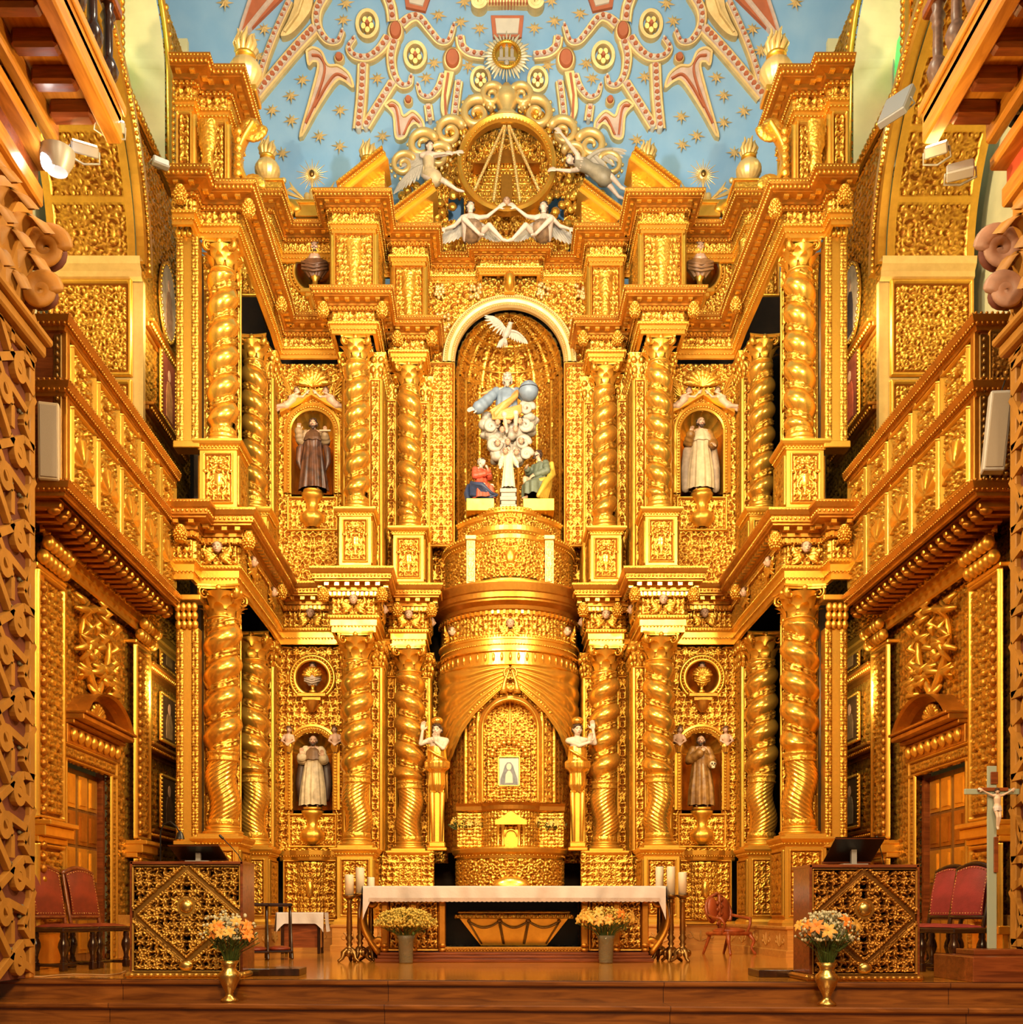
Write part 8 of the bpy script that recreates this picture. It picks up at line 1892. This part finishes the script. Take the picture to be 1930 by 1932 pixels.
STR=[(1257,9),(1270,42),(1419,57),(1436,96),(1351,148),(1365,182),(1403,212),(1365,233),(1285,222),(1314,258),(1287,275),(1385,290),(1216,147),(1106,122),(1117,150),(1094,28),(1046,42),(1008,55),(1033,126),(1201,266),(1500,8),(1445,160),(1434,98),(1040,4)]
S0=None
ORD=['first','second','third','fourth','fifth','sixth','seventh','eighth']
rows=[(-99,22,'top row'),(22,62,'second row'),(62,126,'third row'),(126,186,'fourth row'),(186,240,'fifth row'),(240,400,'lowest row')]
for sd,L_ in(('left',STL),('right',STR)):
    for lo,hi,nm in rows:
        row=sorted([p for p in L_ if lo<=p[1]<hi],key=lambda p:p[0] if sd=='left' else -p[0])
        for i,p in enumerate(row):
            lb=f'gilded eight-pointed star on the blue vault, {sd} half, {nm}, {ORD[i]} from the outside'
            v=onv(*p)
            if S0 is None:
                m=MB(); n=8; pts=[]
                for k in range(n*2): a=k*PI/n; rr=.175 if k%4==0 else (.14 if k%2==0 else .055); pts.append((rr*math.sin(a),-.01,rr*math.cos(a)))
                V=np.array(pts+[(0,-.06,0),(0,.03,0)]); m.add(V,np.array([(i_,(i_+1)%(2*n),2*n) for i_ in range(2*n)]),False); S0=obj('star',m,GST,None,(v.x,v.y-.02,v.z)); tag(S0,lb,'star','gilded vault stars')
            else:
                o=S0.copy(); COL.objects.link(o); o.location=(v.x,v.y-.02,v.z); o.rotation_euler=(0,((p[0]*7)%10-5)*.05,0); o['label']=lb
# ---------------------------------------------------------------- camera and light
cam=bpy.data.cameras.new('camera'); co=bpy.data.objects.new('camera',cam); COL.objects.link(co)
co.location=(CAMX,0,CAMZ); co.rotation_euler=(PI/2,0,0)
cam.sensor_fit='HORIZONTAL'; cam.sensor_width=36; cam.lens=36*F/1930; cam.shift_x=(965-CX)/1930; cam.shift_y=(HOR-966)/1930
cam.clip_end=200; sc.camera=co
w=bpy.data.worlds.new('nave_light'); sc.world=w; w.use_nodes=True; nt=w.node_tree; bg=nt.nodes['Background']
tc=N(nt,'ShaderNodeTexCoord'); sp=N(nt,'ShaderNodeSeparateXYZ'); rp=N(nt,'ShaderNodeValToRGB')
nt.links.new(tc.outputs['Generated'],sp.inputs[0]); mr=N(nt,'ShaderNodeMapRange'); mr.inputs['From Min'].default_value=-1
nt.links.new(sp.outputs['Z'],mr.inputs['Value']); nt.links.new(mr.outputs['Result'],rp.inputs['Fac'])
rp.color_ramp.elements[0].position=.30; rp.color_ramp.elements[0].color=(.20,.09,.03,1)
rp.color_ramp.elements[1].position=.75; rp.color_ramp.elements[1].color=(1.0,.86,.62,1)
e=rp.color_ramp.elements.new(.5); e.color=(.62,.42,.22,1)
nt.links.new(rp.outputs['Color'],bg.inputs['Color']); bg.inputs['Strength'].default_value=WORLD
def area(name,loc,tgt,size,power,col,sy=None):
    l=bpy.data.lights.new(name,'AREA'); l.energy=power; l.color=col; l.size=size
    if sy: l.shape='RECTANGLE'; l.size_y=sy
    o=bpy.data.objects.new(name,l); COL.objects.link(o); o.location=loc
    o.rotation_euler=(Vector(tgt)-Vector(loc)).to_track_quat('-Z','Y').to_euler(); return o
def spot(name,loc,tgt,power,col,ang=80,blend=.6,rad=.15):
    l=bpy.data.lights.new(name,'SPOT'); l.energy=power; l.color=col; l.spot_size=math.radians(ang); l.spot_blend=blend; l.shadow_soft_size=rad
    o=bpy.data.objects.new(name,l); COL.objects.link(o); o.location=loc
    o.rotation_euler=(Vector(tgt)-Vector(loc)).to_track_quat('-Z','Y').to_euler(); return o
area('nave_fill_left',(-4.5,-1.0,9.5),(0,18,5),1.8,900,(1.0,.72,.40))  # unseen pair of fills added to light the altarpiece from the front
area('nave_fill_right',(4.5,-1.0,9.5),(0,18,5),1.8,900,(1.0,.72,.40))  # second of the two added front fills
spot('nave_fill_low',(0,-1.0,6.0),(0,13.0,.3),3300,(1.0,.60,.24),74,.9,.8)  # added warm fill for the foreground and lower tier, no visible source
area('overhead_fill',(0,9.5,13.2),(0,18.8,6.0),1.6,650,(1.0,.86,.60))  # added fill from above so cornices cast shadows; no window stands here
spot('flood_left_lamp',(-3.6,10.3,8.35),(1.0,18.5,8.0),1700,(1.0,.88,.60),105)
spot('flood_right_lamp',(3.6,10.3,8.2),(-1.0,18.5,8.0),1700,(1.0,.88,.58),105)
spot('cross_light_left',(-3.7,10.0,8.0),(5.6,14.8,6.0),2600,(1.0,.72,.36),110)  # unseen pair of spots added to brighten the opposite side walls
spot('cross_light_right',(3.7,10.0,8.0),(-5.6,14.8,6.0),2600,(1.0,.70,.34),110)
spot('vault_light',(0,11.0,9.5),(0,20.5,15.5),1900,(1.0,.95,.86),95)  # unseen spot added to brighten the vault
for sg in(-1,1):
    for zz,pw in((9.6,70),(4.0,45)): area('pier_fill_'+SIDE[sg],(sg*5.05,15.85,zz),(sg*5.65,17.3,zz),.4,pw,(1.0,.74,.38))  # small sourceless fills added to brighten the wall behind the piers
for sg in(-1,1): spot('under_balcony_lamp_'+SIDE[sg],(sg*3.5,10.3,7.6),(sg*4.7,9.8,8.7),70,(1.0,.62,.22),140)
for sg in(-1,1): spot('window_light_'+SIDE[sg],(sg*6.6,16.4,15.2),(sg*5.4,15.9,12.0),120,(1.0,.97,.80),120)
sc.view_settings.view_transform='Standard'; sc.view_settings.exposure=EXPO
sc.cycles.adaptive_threshold=.03; sc.cycles.max_bounces=5; sc.cycles.diffuse_bounces=2; sc.cycles.glossy_bounces=3; sc.cycles.transmission_bounces=4
sc.cycles.caustics_reflective=False; sc.cycles.caustics_refractive=False; sc.cycles.sample_clamp_indirect=4
